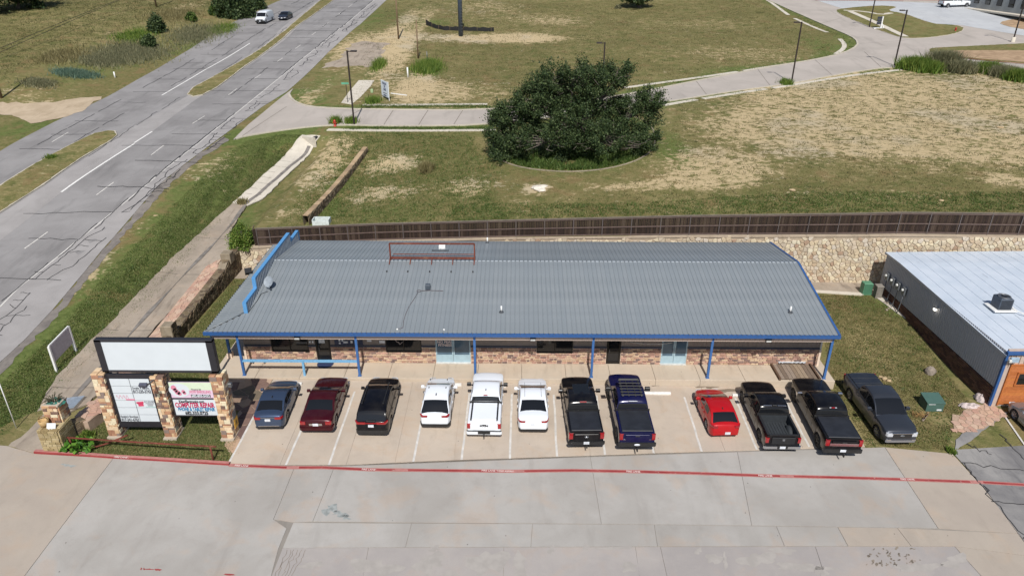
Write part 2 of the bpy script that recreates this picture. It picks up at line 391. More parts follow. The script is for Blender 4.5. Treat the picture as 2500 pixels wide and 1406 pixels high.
M_asph2 = concrete_mat('worn_asphalt', srgb(120, 118, 118), srgb(150, 147, 144), srgb(84, 84, 88), .6, .35, True, 0, .45)
M_dirt = concrete_mat('dirt_track', srgb(186, 168, 144), srgb(170, 152, 128), srgb(140, 122, 98), .5, .5, False, 0, .3)
M_mulch = concrete_mat('mulch_bed', srgb(176, 150, 122), srgb(150, 126, 100), srgb(110, 88, 68), .6, .8, False, 0, .3)
M_redearth = concrete_mat('red_earth', srgb(170, 118, 92), srgb(150, 112, 84), srgb(120, 110, 70), .6, .3, False, 0, .4)
M_white = plain('road_paint_white', srgb(222, 220, 216), .8, var=.10, scale=5)
M_white2 = plain('worn_white_paint', srgb(200, 196, 190), .8, var=.12, scale=3)
def worn_red():
    t = NT('worn_red_paint'); v = t.coord(); n = t.noise(3.5, v, 6, .7); n2 = t.noise(.8, v, 3)
    c = t.mix(t.ss(n2, .3, .7), srgb(140, 52, 54), srgb(156, 74, 72)); c = t.mix(t.ss(n, .62, .7), c, srgb(182, 170, 160)); return t.out(c, .85, 0, .2)
M_red = worn_red()
M_seal = plain('crack_sealant', srgb(58, 57, 58), .7, var=.2)
M_joint = plain('joint_gap', srgb(104, 96, 86), .95, var=.25, scale=2)
M_steel = plain('grey_steel', srgb(120, 122, 126), .5, .6)

# ------------------------------------------------------------------ ground sheet (upper terrain)
PADL = [(-24.45, 38.0), (-26.4, 37.0), (-28.2, 36.2), (-29.6, 35.2), (-31.0, 33.4)]
wall_line = [(-24.45, 56.25), (-12, 55.85), (-.5, 55.15), (14, 54.65), (28, 54.05), (31.2, 54.0), (41, 53.55), (60, 52.8)]
UP = [(60, 52.8), (420, 50), (420, 700), (-420, 700), (-420, -60), (-31, -60)]+PADL[::-1]+wall_line[:-1]
def blob(lst, surf='U', k=1.0, cap=9):
    """patches of bare soil or lush growth given as seen: (px, py, half width, half height, strength)"""
    W_ = []
    for px, py, rx, ry, a in lst:
        c = S(px, py, surf); e = S(px+rx, py, surf); n = S(px, py-ry, surf); m = S(px, py+ry, surf)
        W_.append((c[0], c[1], max(abs(e[0]-c[0]), .3), max((n[1]-m[1])/2, .3), a*k, a >= .8))
    def f(x, y):
        o = np.zeros(np.shape(x)); u = np.zeros(np.shape(x))
        for cx, cy, sx, sy, a, hard in W_:
            q = ((x-cx)/sx)**2+((y-cy)/sy)**2; g = a*np.exp(-np.minimum(q, 30)**1.2*.7)
            if hard: u = u+g
            else: o = o+g
        return np.minimum(o, cap)+u
    return f
dirt_f = blob([(2050, 250, 230, 60, .75), (2300, 250, 260, 90, .7), (2200, 330, 260, 50, .6), (1900, 320, 190, 45, .55), (1750, 400, 130, 35, .6), (1720, 440, 130, 20, .5), (2430, 340, 120, 50, .6),
    (1560, 455, 160, 10, .45), (1310, 462, 26, 10, 1.0), (1275, 500, 10, 22, .7), (1150, 455, 60, 22, .55), (955, 400, 60, 20, .9), (930, 475, 85, 20, .6), (790, 410, 40, 45, .65), (830, 360, 40, 25, .5),
    (890, 120, 75, 40, .9), (960, 150, 30, 55, .7), (980, 60, 20, 45, .75), (1030, 55, 12, 40, .6), (1180, 95, 150, 9, .9), (1290, 90, 70, 10, .7), (1010, 205, 35, 30, .8), (1060, 225, 80, 28, .6), (1200, 230, 90, 30, .25),
    (760, 235, 25, 35, .7), (700, 245, 12, 20, .5), (1180, 20, 100, 25, .35), (1350, 50, 80, 12, .45), (1700, 60, 150, 15, .25), (1800, 130, 150, 20, .3), (2450, 440, 60, 15, .5), (2480, 210, 60, 40, .4),
    (2100, 480, 250, 14, .2), (450, 20, 40, 20, .55), (430, 45, 30, 12, .4), (270, 80, 12, 8, .5), (100, 265, 120, 16, .8), (60, 215, 80, 14, .35), (620, 480, 50, 20, .25), (700, 520, 50, 16, .3)], cap=.56)
gravel_f = blob([(500, 415, 70, 30, .55), (560, 390, 40, 25, .4), (180, 700, 40, 60, .5), (90, 790, 20, 30, .4), (330, 560, 30, 60, .4), (250, 650, 30, 40, .4)])
lush_f = blob([(1040, 175, 40, 18, 1.2), (930, 160, 25, 40, .9), (780, 210, 50, 40, .6), (980, 70, 45, 40, .6), (1070, 55, 40, 12, .7), (520, 560, 90, 110, .9), (400, 680, 90, 110, .75), (200, 850, 140, 150, .7), (90, 980, 120, 100, .6),
    (690, 370, 70, 50, .8), (800, 500, 30, 60, .8), (950, 520, 150, 35, .5), (860, 440, 100, 30, .35), (1650, 360, 40, 60, .7), (1400, 380, 200, 40, .9), (2300, 170, 220, 25, .5), (450, 110, 120, 40, .5), (230, 170, 110, 50, .55), (560, 100, 60, 30, .5),
    (2050, 130, 50, 40, .6), (1900, 60, 60, 60, .3), (1800, 170, 150, 14, .5), (1560, 200, 120, 12, .3), (2300, 480, 250, 25, .4), (1950, 490, 200, 20, .3), (60, 130, 120, 80, .25), (900, 45, 50, 40, .6), (60, 310, 60, 30, .9)])
straw_f = blob([(150, 40, 250, 50, .45), (200, 120, 150, 40, .3), (1250, 130, 200, 50, .25), (1450, 40, 250, 30, .3), (1700, 90, 200, 40, .35), (1380, 440, 300, 30, .35), (620, 40, 60, 40, .3), (1120, 380, 60, 50, .3), (750, 460, 80, 60, .35), (480, 50, 120, 60, .4), (1750, 210, 150, 15, .5), (2000, 210, 100, 20, .5), (1100, 260, 150, 12, .4)])
st_edge = [SL(L, 'U') for L in ([(706, 232), (780, 264), (900, 268), (1190, 270), (1420, 250), (1560, 226), (1750, 188), (1990, 146), (2060, 130), (2095, 113), (2060, 82), (1950, 35), (1870, 0)], [(600, 333), (760, 311), (940, 310), (1200, 307), (1420, 281), (1640, 249), (1800, 223), (1920, 208), (2050, 183), (2180, 164)])]
kerb_f = lambda x, y: .75*np.exp(-(np.minimum(segdist(st_edge[0], x, y, False), segdist(st_edge[1], x, y, False))/2.6)**2)
attrsU = {'dirt': lambda x, y: dirt_f(x, y)+gravel_f(x, y)*.7+.10*((x > -24) & (y > 56)), 'lush': lambda x, y: lush_f(x, y)+kerb_f(x, y)+.5*((x < -29) & (x > -35) & (y < 86)), 'straw': straw_f}
g1 = np.stack(np.meshgrid(np.arange(-60, 64, .8), np.arange(30, 100, .8)), -1).reshape(-1, 2)
g2 = np.stack(np.meshgrid(np.arange(-140, 150, 1.8), np.arange(99.5, 215, 1.8)), -1).reshape(-1, 2)
g3 = np.stack(np.meshgrid(np.arange(-410, 411, 14.), np.arange(-55, 690, 14.)), -1).reshape(-1, 2)
g3 = g3[~((np.abs(g3[:, 0]-5) < 150) & (g3[:, 1] > 25) & (g3[:, 1] < 222))]
g4 = np.stack(np.meshgrid(np.concatenate([np.arange(-150, -60, 3.), np.arange(66, 155, 3.)]), np.arange(30, 99, 3.)), -1).reshape(-1, 2)
def U_base(x, y):
    # dug out a little under the paving so that the paved sheets always lie on top
    z = UZ(x, y); d = np.abs(x-np.interp(y, _cy, _cx)); return z-.12*(1-sst(2.4, 3.6, d))*sst(31, 35, y)*(1-sst(79.5, 82, y))
drape('ground', UP, 'U', M_grass, 0, 6.0, 0, attrs=attrsU, pts=np.concatenate([g1, g2, g3, g4])+rng.normal(size=(len(g1)+len(g2)+len(g3)+len(g4), 2))*.05, zf=U_base)

# pad: lawns round the buildings, everything in front
PP = PADL[::-1]+[(-24.45, 56.0)]+[(x, y-.2) for x, y in wall_line]+[(160, 49), (160, -55), (40, -55), (27.5, 26), (27, 31), (-31, 31)]
lushP = blob([(2200, 780, 100, 60, .35), (2130, 740, 80, 25, .5), (2350, 900, 50, 60, .5), (2250, 960, 60, 40, .45), (2300, 1070, 60, 20, .6), (540, 730, 60, 60, .5), (620, 870, 30, 14, 1.2), (250, 1060, 50, 40, .4), (330, 1100, 60, 15, .4), (2060, 860, 20, 50, .5)], 'P')
dirtP = blob([(2170, 925, 14, 8, 1.2), (2235, 1075, 25, 8, .8), (2150, 1090, 60, 6, .6), (200, 1100, 100, 8, .3), (2390, 975, 30, 20, .3), (640, 660, 30, 14, .9), (2050, 1060, 20, 30, .25)], 'P')
strawP = blob([(2090, 820, 60, 60, .7), (2150, 880, 60, 40, .5), (2120, 700, 60, 10, .2), (2060, 960, 30, 60, .6), (2100, 1060, 50, 40, .6), (420, 1060, 100, 20, .4), (480, 1090, 100, 20, .3), (510, 1000, 40, 30, .3)], 'P')
h1 = np.stack(np.meshgrid(np.arange(-31, 48, .6), np.arange(30, 56, .6)), -1).reshape(-1, 2)
drape('lawn', PP, 'P', M_lawn, -.02, 6.0, 0, attrs={'dirt': dirtP, 'lush': lushP, 'straw': strawP}, pts=h1+rng.normal(size=h1.shape)*.04)
# ------------------------------------------------------------------ paving
def offset_poly(poly, d):
    """shrink a polygon by d"""
    n = len(poly); ar = sum(poly[i][0]*poly[(i+1) % n][1]-poly[(i+1) % n][0]*poly[i][1] for i in range(n)); sg = 1 if ar > 0 else -1
    out = []
    for i in range(n):
        p, q, r_ = Vector(poly[i-1]), Vector(poly[i]), Vector(poly[(i+1) % n])
        a = (q-p); b = (r_-q)
        if a.length < 1e-6 or b.length < 1e-6: continue
        a.normalize(); b.normalize(); na = Vector((-a.y, a.x))*sg; nb = Vector((-b.y, b.x))*sg; m = (na+nb)
        m = m/max(m.length_squared, .3)*2; out.append(tuple(q+m*d*.5*1.0))
    return out
hw_r = SL([(0, 885), (60, 830), (130, 755), (250, 610), (390, 450), (540, 335), (640, 262), (700, 225), (740, 190), (800, 130), (880, 60), (945, 0)], 'U')
hw_l = SL([(690, 0), (622, 32), (440, 135), (262, 237), (130, 300), (32, 351), (0, 370)], 'U')
drape('highway', [(-33.6, -55), (-34.0, 25)]+hw_r+[(-31.6, 232), (-30, 500), (-58, 500), (-58, 232)]+hw_l+[(-58.2, 55), (-58.2, -55)], 'U', M_asph, .03, 2.2, .15)
edge_r = SL([(-40, 790), (47, 702), (183, 593), (356, 454), (483, 352), (600, 258), (734, 148), (845, 60), (915, 0)], 'U')
drape('highway_shoulder', [(-39.4, -50)]+edge_r+[(-34.6, 230)]+[(-31.7, 230)]+hw_r[::-1]+[(-34.0, 25), (-33.7, -50)], 'U', M_shoulder, .036, 2.2, .0)
turn = SL([(172, 454), (328, 352), (372, 322), (470, 250), (560, 190), (700, 95), (815, 0)], 'U')
turn2 = SL([(780, 0), (640, 118), (470, 228), (290, 330), (270, 347), (110, 455), (0, 525)], 'U')
drape('turn_lane', [(-47.0, 20)]+turn+turn2+[(-48.7, 20)], 'U', M_shoulder, .036, 2.2, 0)
drape('gravel_verge', ragged([(-33.2, 20)]+SL([(70, 845), (137, 772), (263, 622), (350, 520), (410, 455), (490, 388), (560, 342)], 'U')+SL([(545, 335), (390, 450), (250, 610), (130, 755), (0, 885)], 'U')+[(-34.5, 20)], .10, .7, 3), 'U', M_gravel, .014, 1.2, 0)
def strip_dense(line, k=1): return smooth_line(line, False, k)
mb = MB(); lo = strip_dense(edge_r); strip(mb, [(-39.6, -50)]+edge_r, .13, 'U', .042, 1.5); mb.build('edge_line', M_white2, None, 'structure')
mb = MB(); strip(mb, [S(*p, 'U')[:2] for p in [(150, 470), (172, 454), (328, 352)]], .22, 'U', .042, 1.5); strip(mb, [S(*p, 'U')[:2] for p in [(328, 350), (372, 322)]], .2, 'U', .043, 1.5)
strip(mb, SL([(395, 234), (500, 172), (610, 107)], 'U'), .2, 'U', .042, 1.5); mb.build('lane_line', M_white, None, 'structure')
mb = MB()
for a, b in [((60, 608), (117, 567)), ((236, 477), (278, 446)), ((369, 380), (400, 356)), ((470, 303), (500, 284)), ((558, 233), (578, 218)), ((620, 194), (637, 183)), ((676, 152), (690, 143)), ((721, 120), (734, 111)), ((761, 87), (771, 80)), ((788, 65), (803, 56)), ((824, 39), (832, 32)), ((850, 19), (860, 12)), ((127, 348), (167, 324))]:
    strip(mb, SL([a, b], 'U'), .13, 'U', .042, 1.0)
mb.build('lane_dash', M_white2, None, 'structure')
def island(name, poly, surf, h, kerb, mat, w=.28, attrs=None, step=1.6):
    o = drape(name, poly, surf, kerb, h, step, h+.1)
    inn = offset_poly(resample(poly, 1.2), w)
    drape(name+'_turf', ragged(inn, .05, .6, len(poly)), surf, mat, h+.02, step, .05, attrs=attrs)
ZERO = lambda x, y: np.zeros(np.shape(x))
isl = {'dirt': lambda x, y: ZERO(x, y)+.12, 'lush': lambda x, y: ZERO(x, y)+.1, 'straw': lambda x, y: ZERO(x, y)+.4}
island('median', [(-51.5, -50), (-51.6, 55)]+SL([(0, 455), (80, 405), (160, 362), (230, 328), (265, 321), (283, 322), (287, 332), (270, 347), (200, 388), (110, 452), (0, 522)], 'U')+[(-48.7, 50), (-48.6, -50)], 'U', .14, M_curb, M_grass, .25, isl)
island('median_far', SL([(457, 232), (470, 216), (540, 178), (640, 118), (700, 73), (780, 4)], 'U')+[(-48.6, 230), (-45.9, 230)]+SL([(812, 4), (760, 42), (690, 97), (600, 163), (530, 216), (495, 234), (470, 238)], 'U'), 'U', .14, M_curb, M_grass, .3, isl)
# sealed cracks on the highway: across the lanes, along them, and a net on the shoulder
mb = MB(); r_ = random.Random(4)
xr = lambda y: float(np.interp(y, [p[1] for p in edge_r], [p[0] for p in edge_r]))
def wob(x0, y0, x1, y1, amp, k=7):
    return [(x0+(x1-x0)*i/k+r_.gauss(0, amp)*(0 < i < k), y0+(y1-y0)*i/k+r_.gauss(0, amp)*(0 < i < k)) for i in range(k+1)]
y = 44.0
while y < 190:
    w = .05+.025*r_.random()+.0005*y; ys = y+r_.gauss(0, .6)
    a = xr(ys)-(7.5 if r_.random() < .6 else 3.8)-r_.random(); b = xr(ys)+(.0 if r_.random() < .5 else 2.6)
    strip(mb, wob(a, ys, b, ys+r_.gauss(0, .3), .09, 9), w, 'U', .044, .5)
    if r_.random() < .8: ys2 = ys+r_.gauss(0, 1); strip(mb, wob(xr(y)-19.5+r_.random(), ys2, xr(y)-14.2+r_.random(), ys2, .08, 6), w, 'U', .044, .5)
    if r_.random() < .75: strip(mb, wob(xr(y)-.18, y-3.5, xr(y+3)-.22, y+2.5, .06, 7), w*1.2, 'U', .045, .5)
    if r_.random() < .6: strip(mb, wob(xr(y)-3.9, y-2.5, xr(y)-3.85, y+1+r_.random()*2, .05, 5), w, 'U', .045, .5)
    if r_.random() < .8: strip(mb, wob(xr(y)-18.3, y-4, xr(y)-18.2, y+2, .07, 6), w, 'U', .045, .5)
    if r_.random() < .7: strip(mb, wob(xr(y)-14.6, y-3, xr(y)-14.5, y+2.4, .07, 6), w, 'U', .045, .5)
    if r_.random() < .6: strip(mb, wob(xr(y)-10.4, y-3, xr(y)-10.5, y+3, .1, 6), w*.8, 'U', .045, .5)
    y += 4.6+r_.random()*2.6
# the net of cracks on the shoulder: two wandering lines with rungs between them
def wander(off, y0, y1):
    q = []; y = y0; d = 0
    while y < y1: d = max(-.45, min(.45, d+r_.gauss(0, .16))); q.append((xr(y)+off+d, y)); y += .55
    return q
y = 40.0
while y < 175:
    L = 5+r_.random()*9; w = .045+.02*r_.random()+.0005*y; A_ = wander(.85, y, y+L); B_ = wander(1.75, y+r_.gauss(0, 1), y+L*.8)
    strip(mb, A_, w, 'U', .046, .4)
    if r_.random() < .75: strip(mb, B_, w, 'U', .046, .4)
    for q in A_[::2]:
        if r_.random() < .8: e = r_.choice([-.8, .7, 1.0, 1.7]); strip(mb, wob(q[0], q[1], q[0]+e, q[1]+r_.gauss(0, .25), .07, 4), w*.85, 'U', .046, .4)
    y += L+.4+r_.random()*2.2
mb.build('crack_sealant', M_seal, None, 'stuff')

# side street and the development behind
st_poly = [(560, 345), (600, 333), (680, 320), (760, 310), (830, 306), (940, 309), (1200, 306), (1420, 280), (1640, 248), (1800, 222), (1920, 207), (2050, 182), (2180, 163), (2330, 170), (2500, 181), (2700, 190), (2900, 100), (2800, -20), (2300, -30), (1850, -8), (1890, 8), (1950, 35), (2010, 62), (2060, 82), (2090, 97), (2095, 113), (2060, 131), (1990, 147), (1880, 164), (1750, 189), (1620, 214), (1560, 227), (1420, 250), (1190, 271), (900, 269), (780, 264), (735, 257), (712, 243), (706, 232), (720, 212)]
SW = smooth_line(SL(st_poly, 'U'), True, 1)
drape('side_street', SW, 'U', M_street, .07, 1.6, .14)
drape('far_parking_lot', SL([(1995, 3), (2060, 24), (2190, 17), (2165, 27), (2210, 35), (2280, 60), (2345, 63), (2420, 76), (2520, 92), (2600, 60), (2480, 36), (2380, 18), (2300, 10), (2150, 4)], 'U'), 'U', M_farlot, .085, 1.6, 0)
mb = MB()
for i in range(13):
    a = (2225+i*11, 22+i*2.9); strip(mb, SL([a, (a[0]-62-i*1.0, a[1]-.5+i*.12)], 'U'), .12, 'U', .095, 1.5)
mb.build('bay_line', M_white, None, 'structure')
lawnat = {'dirt': ZERO, 'lush': lambda x, y: ZERO(x, y)+.35, 'straw': lambda x, y: ZERO(x, y)+.15}
island('verge_island', smooth_line(SL([(2036, 27), (2060, 42), (2120, 66), (2185, 90), (2215, 96), (2270, 94), (2330, 85), (2353, 76), (2350, 67), (2320, 62), (2275, 60), (2205, 34), (2165, 28), (2195, 18), (2140, 15), (2060, 22)], 'U'), True, 1), 'U', .12, M_curb, M_lawn, .2, lawnat)
island('street_island', smooth_line(SL([(2266, 121), (2288, 118), (2500, 108), (2600, 104), (2600, 168), (2500, 158), (2400, 150), (2330, 142), (2290, 135), (2268, 129)], 'U'), True, 1), 'U', .12, M_curb, M_lawn, .2, lawnat)
drape('mulch_bed', SL([(2300, 128), (2350, 126), (2500, 126), (2600, 127), (2600, 164), (2500, 155), (2400, 147), (2320, 139)], 'U'), 'U', M_mulch, .17, 2, 0)
island('corner_bed', smooth_line(SL([(2436, 57), (2470, 49), (2530, 46), (2540, 80), (2500, 74), (2455, 66)], 'U'), True, 1), 'U', .12, M_curb, M_mulch, .2)
drape('red_earth_bank', SL([(1985, 1), (2300, 3), (2600, 0), (2600, -20), (1960, -12)], 'U'), 'U', M_redearth, .08, 2, 0)
mb = MB(); strip(mb, SL([(1990, 3), (2100, 4), (2205, 5)], 'U'), .3, 'U', .2, 2); strip(mb, SL([(2318, 141), (2400, 150), (2500, 159), (2600, 168)], 'U'), .25, 'U', .2, 2); mb.build('red_kerb', M_red, None, 'structure')
def kerb(name, line, w, h, surf, mat=M_curb, step=1.5, base=.0):
    q = np.array(resample(smooth_line(line, False, 1), step, False)); t = np.gradient(q, axis=0); t /= np.hypot(t[:, 0], t[:, 1])[:, None]; nn = np.stack([-t[:, 1], t[:, 0]], 1)*w/2
    mb = MB(); z = SZ(surf, q[:, 0], q[:, 1])+base; L = q+nn; R_ = q-nn
    P = [[(*L[i], z[i]-.15), (*L[i], z[i]+h), (*R_[i], z[i]+h), (*R_[i], z[i]-.15)] for i in range(len(q))]
    mb.grid(P, False); return mb.build(name, mat, None, 'structure')
kerb('street_kerb', SL([(706, 232), (712, 244), (735, 257.5), (780, 264.5), (900, 269.5), (1190, 271), (1420, 250), (1560, 227), (1750, 189), (1880, 164), (1990, 147), (2060, 131), (2095, 113), (2090, 97), (2060, 82), (1950, 35), (1890, 8), (1860, -5)], 'U'), .3, .14, 'U')
kerb('street_kerb', SL([(575, 341), (600, 333), (680, 320), (760, 310), (830, 306), (940, 309), (1200, 306), (1420, 280), (1640, 248), (1800, 222), (1920, 207), (2050, 182), (2180, 163), (2330, 170), (2500, 181)], 'U'), .28, .12, 'U')
for L in ([(800, 317), (850, 318), (960, 319), (1210, 318)], [(1618, 258), (1700, 244)], [(1715, 242), (1800, 228), (1870, 218)], [(1885, 216), (2000, 197), (2100, 182), (2200, 171)], [(886, 256.5), (960, 257.5), (1190, 255)], [(1525, 215), (1700, 191), (1800, 176)], [(1815, 174), (1880, 163), (1960, 153), (2025, 141)], [(2040, 133), (2060, 120), (2062, 108), (2050, 96)], [(2020, 80), (1990, 69), (1940, 46)], [(1925, 38), (1890, 12), (1868, -2)]):
    kerb('sidewalk', SL(L, 'U'), .8, .05, 'U', M_ditch2)
for L in ([(2075, 30), (2140, 58), (2210, 92)], [(2060, 27), (2110, 30), (2150, 38), (2175, 34)]): kerb('sidewalk', SL(L, 'U'), 1.3, .17, 'U', M_ditch2)
drape('dirt_track', ragged(SL([(-80, 258), (0, 252), (60, 252), (130, 251), (200, 240), (255, 236), (200, 272), (135, 292), (75, 303), (40, 283), (0, 279), (-80, 290)], 'U'), .2, 1.0, 5), 'U', M_dirt, .045, 1.6, 0)
drape('concrete_apron', SL([(833, 252), (852, 225), (876, 197), (914, 197), (905, 211), (880, 238), (858, 256)], 'U'), 'U', M_ditch2, .04, 1.5, .05)
drape('broken_paving', ragged(SL([(800, 165), (830, 140), (868, 104), (952, 103), (944, 116), (922, 141), (905, 168), (860, 160)], 'U'), .5, 1.2, 8), 'U', M_ditch, .012, 1.5, 0)
mb = MB()
for px in (960, 1045, 1130): strip(mb, SL([(px, 271), (px-24, 309)], 'U'), .07, 'U', .08, 1)
for a, b in [((880, 270), (818, 306)), ((700, 262), (590, 335)), ((1700, 200), (1725, 233)), ((1850, 171), (1880, 211)), ((1990, 148), (2030, 184)), ((2098, 108), (2210, 100)), ((2150, 165), (2110, 128)), ((2000, 60), (2055, 45))]: strip(mb, SL([a, b], 'U'), .07, 'U', .08, 1)
mb.build('paving_joint', M_joint, None, 'stuff')

# concrete ditch
up = [(738, 330), (782, 332), (768, 352), (705, 425), (642, 485), (603, 502), (568, 496), (620, 450), (700, 375)]
lowp = [(567, 497), (602, 503), (583, 530), (560, 570), (562, 618), (532, 642), (470, 702), (400, 777), (330, 852), (262, 940), (215, 985), (160, 1012), (120, 1040), (104, 1104), (84, 1106), (20, 1091), (74, 1040), (92, 1005), (107, 973), (130, 933), (175, 882), (223, 830), (277, 781), (350, 703), (425, 627), (475, 582), (507, 552)]
drape('ditch', ragged(SL(up, 'U'), .05, .6, 2), 'U', M_ditch2, .05, .8, .1)
drape('ditch_apron', ragged(SL(lowp, 'U'), .05, .6, 2), 'U', M_ditch, .05, .8, .1)
mb = MB()
for t in np.linspace(0, 1, 12)[1:-1]:
    a = np.array([720, 352])+(np.array([572, 500])-np.array([720, 352]))*t; strip(mb, SL([tuple(a), (a[0]+40, a[1]+4)], 'U'), .05, 'U', .056, .5)
for a, b in [((388, 665), (500, 672)), ((255, 805), (372, 808)), ((125, 945), (250, 948)), ((480, 580), (556, 584))]: strip(mb, SL([a, b], 'U'), .06, 'U', .056, .5)
mb.build('ditch_joint', M_joint, None, 'stuff')
M_silt = plain('dried_silt', srgb(120, 114, 108), .9, var=.25, scale=1.5)
mb = MB(); strip(mb, wob(*SL([(755, 358)], 'U')[0], *SL([(600, 500)], 'U')[0], .05, 12), .42, 'U', .08, .3)
strip(mb, smooth_line(SL([(600, 500), (560, 555), (520, 600), (480, 640), (420, 705), (350, 780), (290, 850), (200, 950), (130, 1030)], 'U'), False, 1), .35, 'U', .085, .3, wv=lambda t: .6+.5*math.sin(t*23)); mb.build('silt_line', M_silt, None, 'stuff')
# culvert headwall with its pipe
cw = S(757, 352, 'U'); t = thing('culvert', 'concrete culvert headwall with dark round pipe mouth at the top of the pale ditch', 'culvert', cw)
mb = MB(); mb.beam(cw+np.array([-1.0, 1.0, .15]), cw+np.array([.75, -.5, .3]), .25, 1.1); mb.build('headwall', M_ditch2, t)
mb = MB(); mb.tube([cw+np.array([.05, .3, .3]), cw+np.array([.55, 1.2, .35])], .33, 14, False); mb.build('pipe', plain('pipe_black', (.02, .02, .02), .8), t)

# ------------------------------------------------------------------ car park and driveway slabs
zmax = lambda x, y: np.maximum(PZ(x, y), UZ(x, y)-.02*(x > -30.5))
M_drivebase = concrete_mat('drive_bed', srgb(138, 132, 125), srgb(150, 144, 136), srgb(122, 115, 107), .4, .4, False)
drive = drape('driveway', [(-33.8, -55), (-33.9, 20), (-34.0, 30)]+SL([(-60, 1082), (18, 1088)], 'P')+SL([(85, 1108), (270, 1119), (560, 1134), (2110, 1092), (2325, 1108), (2400, 1190), (2480, 1300), (2560, 1406)])+[(27, 0), (27, -55)], 'P', M_drivebase, .0, 2.5, .0, zf=lambda x, y: np.where(x < -30.5, np.maximum(PZ(x, y), UZ(x, y)), PZ(x, y)))
def slab(poly, mat, parent, gap=.02, name='slab', dz=.03, surf='P', zf=None): return drape(name, offset_poly(poly, gap), surf, mat, dz, 1.6, .03, parent, None, zf=zf)
zf0 = lambda x, y: np.where(x < -30.5, np.maximum(PZ(x, y), UZ(x, y)), PZ(x, y))
top = [(85, 1106), (277, 1118), (562, 1134), (720, 1139), (817, 1139), (1250, 1123), (1441, 1116), (2160, 1092), (2325, 1108)]
B = 1640
slabs = [[(-160, 1076), (18, 1089), (85, 1108), (277, 1119), (60, 1406), (-115, B), (-700, B), (-480, 1300)], [(277, 1119), (562, 1135), (720, 1140), (668, 1268), (700, 1290), (680, 1340), (600, B), (-115, B), (60, 1406)],
 [(720, 1140), (817, 1139), (764, 1273), (716, 1275), (668, 1268)], [(817, 1139), (1250, 1123), (1441, 1116), (1468, 1279), (764, 1273)], [(1441, 1116), (1800, 1104), (1835, 1283), (1468, 1279)], [(1800, 1104), (2160, 1092), (2290, 1290), (1835, 1283)], [(2160, 1092), (2325, 1108), (2400, 1190), (2488, 1303), (2290, 1290)],
 [(716, 1276), (1005, 1278), (990, 1336), (690, 1338)], [(1005, 1278), (1300, 1279), (1296, 1335), (990, 1336)], [(1300, 1279), (1597, 1281), (1605, 1334), (1296, 1335)], [(1597, 1281), (1895, 1285), (1915, 1333), (1605, 1334)], [(1895, 1285), (2045, 1287), (2070, 1333), (1915, 1333)], [(2045, 1287), (2190, 1289), (2225, 1334), (2070, 1333)], [(2190, 1289), (2488, 1303), (2530, 1360), (2330, 1334), (2225, 1334)],
 [(690, 1338), (900, 1337), (870, 1500), (840, B), (600, B), (650, 1440)], [(900, 1337), (1230, 1336), (1225, B), (840, B)], [(1230, 1336), (1551, 1335), (1562, 1406), (1590, B), (1225, B)], [(1551, 1335), (1612, 1335), (1640, 1460), (1680, B), (1590, B)], [(1612, 1335), (1990, 1334), (2090, B), (1680, B)], [(1990, 1334), (2330, 1334), (2395, 1406), (2600, B), (2090, B)], [(2330, 1334), (2530, 1360), (2600, 1460), (2740, B), (2600, B), (2395, 1406)]]
M_drive_b = concrete_mat('tan_grey_concrete', srgb(162, 151, 140), srgb(173, 162, 149), srgb(138, 128, 117), .35, .3, True, .15, .18, .3)
M_drive_c = concrete_mat('patched_concrete', srgb(156, 150, 147), srgb(168, 161, 156), srgb(180, 174, 167), .35, .4, True, .12, .2, .2)
for i, s_ in enumerate(slabs): slab(SL(s_), M_drive_b if i in (0, 6, 12, 13, 20) else (M_drive_c if 14 <= i <= 19 else M_drive), drive, .024, zf=zf0)
# flaked, paler skim on the worn slabs in front
M_skim = plain('flaked_skim', srgb(162, 156, 150), .9, var=.08, scale=2, bump=.3)
mb = MB(); rr = np.random.default_rng(11)
def splotch(px, py, rx, ry, k=22, amp=.32):
    ph = rr.random()*6.28; q = []
    for i in range(k):
        a = 2*math.pi*i/k; m = 1+amp*math.sin(2*a+ph)+amp*.7*math.sin(5*a+ph*2)+rr.normal()*amp*.35; q.append((px+rx*m*math.cos(a), py+ry*m*math.sin(a)))
    w = SL(q); c = S(px, py)
    vs = [(c[0], c[1], float(PZ(c[0], c[1]))+.036)]+[(x, y, float(PZ(x, y))+.036) for x, y in w]; mb.add(vs, [(0, 1+(i+1) % k, 1+i) for i in range(k)])
for a in [(915, 1385, 48, 22), (1050, 1375, 34, 24), (1190, 1372, 42, 30), (1268, 1380, 18, 26), (1060, 1340, 12, 7), (1345, 1343, 7, 10), (1430, 1337, 10, 5), (1500, 1338, 40, 4), (1535, 1385, 22, 10), (1705, 1345, 8, 8), (1742, 1365, 16, 14), (1770, 1370, 5, 18), (1850, 1365, 40, 18), (1910, 1345, 24, 9), (1960, 1385, 55, 10), (2005, 1395, 14, 14), (2240, 1385, 40, 14), (2330, 1370, 30, 14), (760, 1380, 30, 8), (1100, 1404, 30, 8)]: splotch(*a)
mb.build('skim_patch', M_skim, None, 'stuff')
mb = MB()
for a in [(805, 1245, 14, 12), (830, 1256, 20, 6), (845, 1262, 12, 5), (168, 1137, 12, 4)]: splotch(*a, 16, .5)
mb.build('scaled_patch', plain('scaled_concrete', srgb(146, 150, 148), .95, var=.2, scale=6), None, 'stuff')
mb = MB()
for i in range(46): splotch(2110+rr.random()*140, 1338+rr.random()*44, 1.5+rr.random()*3, 1.2+rr.random()*3, 7, .5)
for i in range(6): L = SL([(698+i*9+rr.random()*4, 1342), (690+i*8+rr.random()*8, 1372), (672+i*8, 1406)]); strip(mb, wob(*L[0], *L[2], .05, 8), .02, 'P', .037, .3)
mb.build('spalling', plain('spalled_edge', srgb(122, 112, 100), .95, var=.3), None, 'stuff')

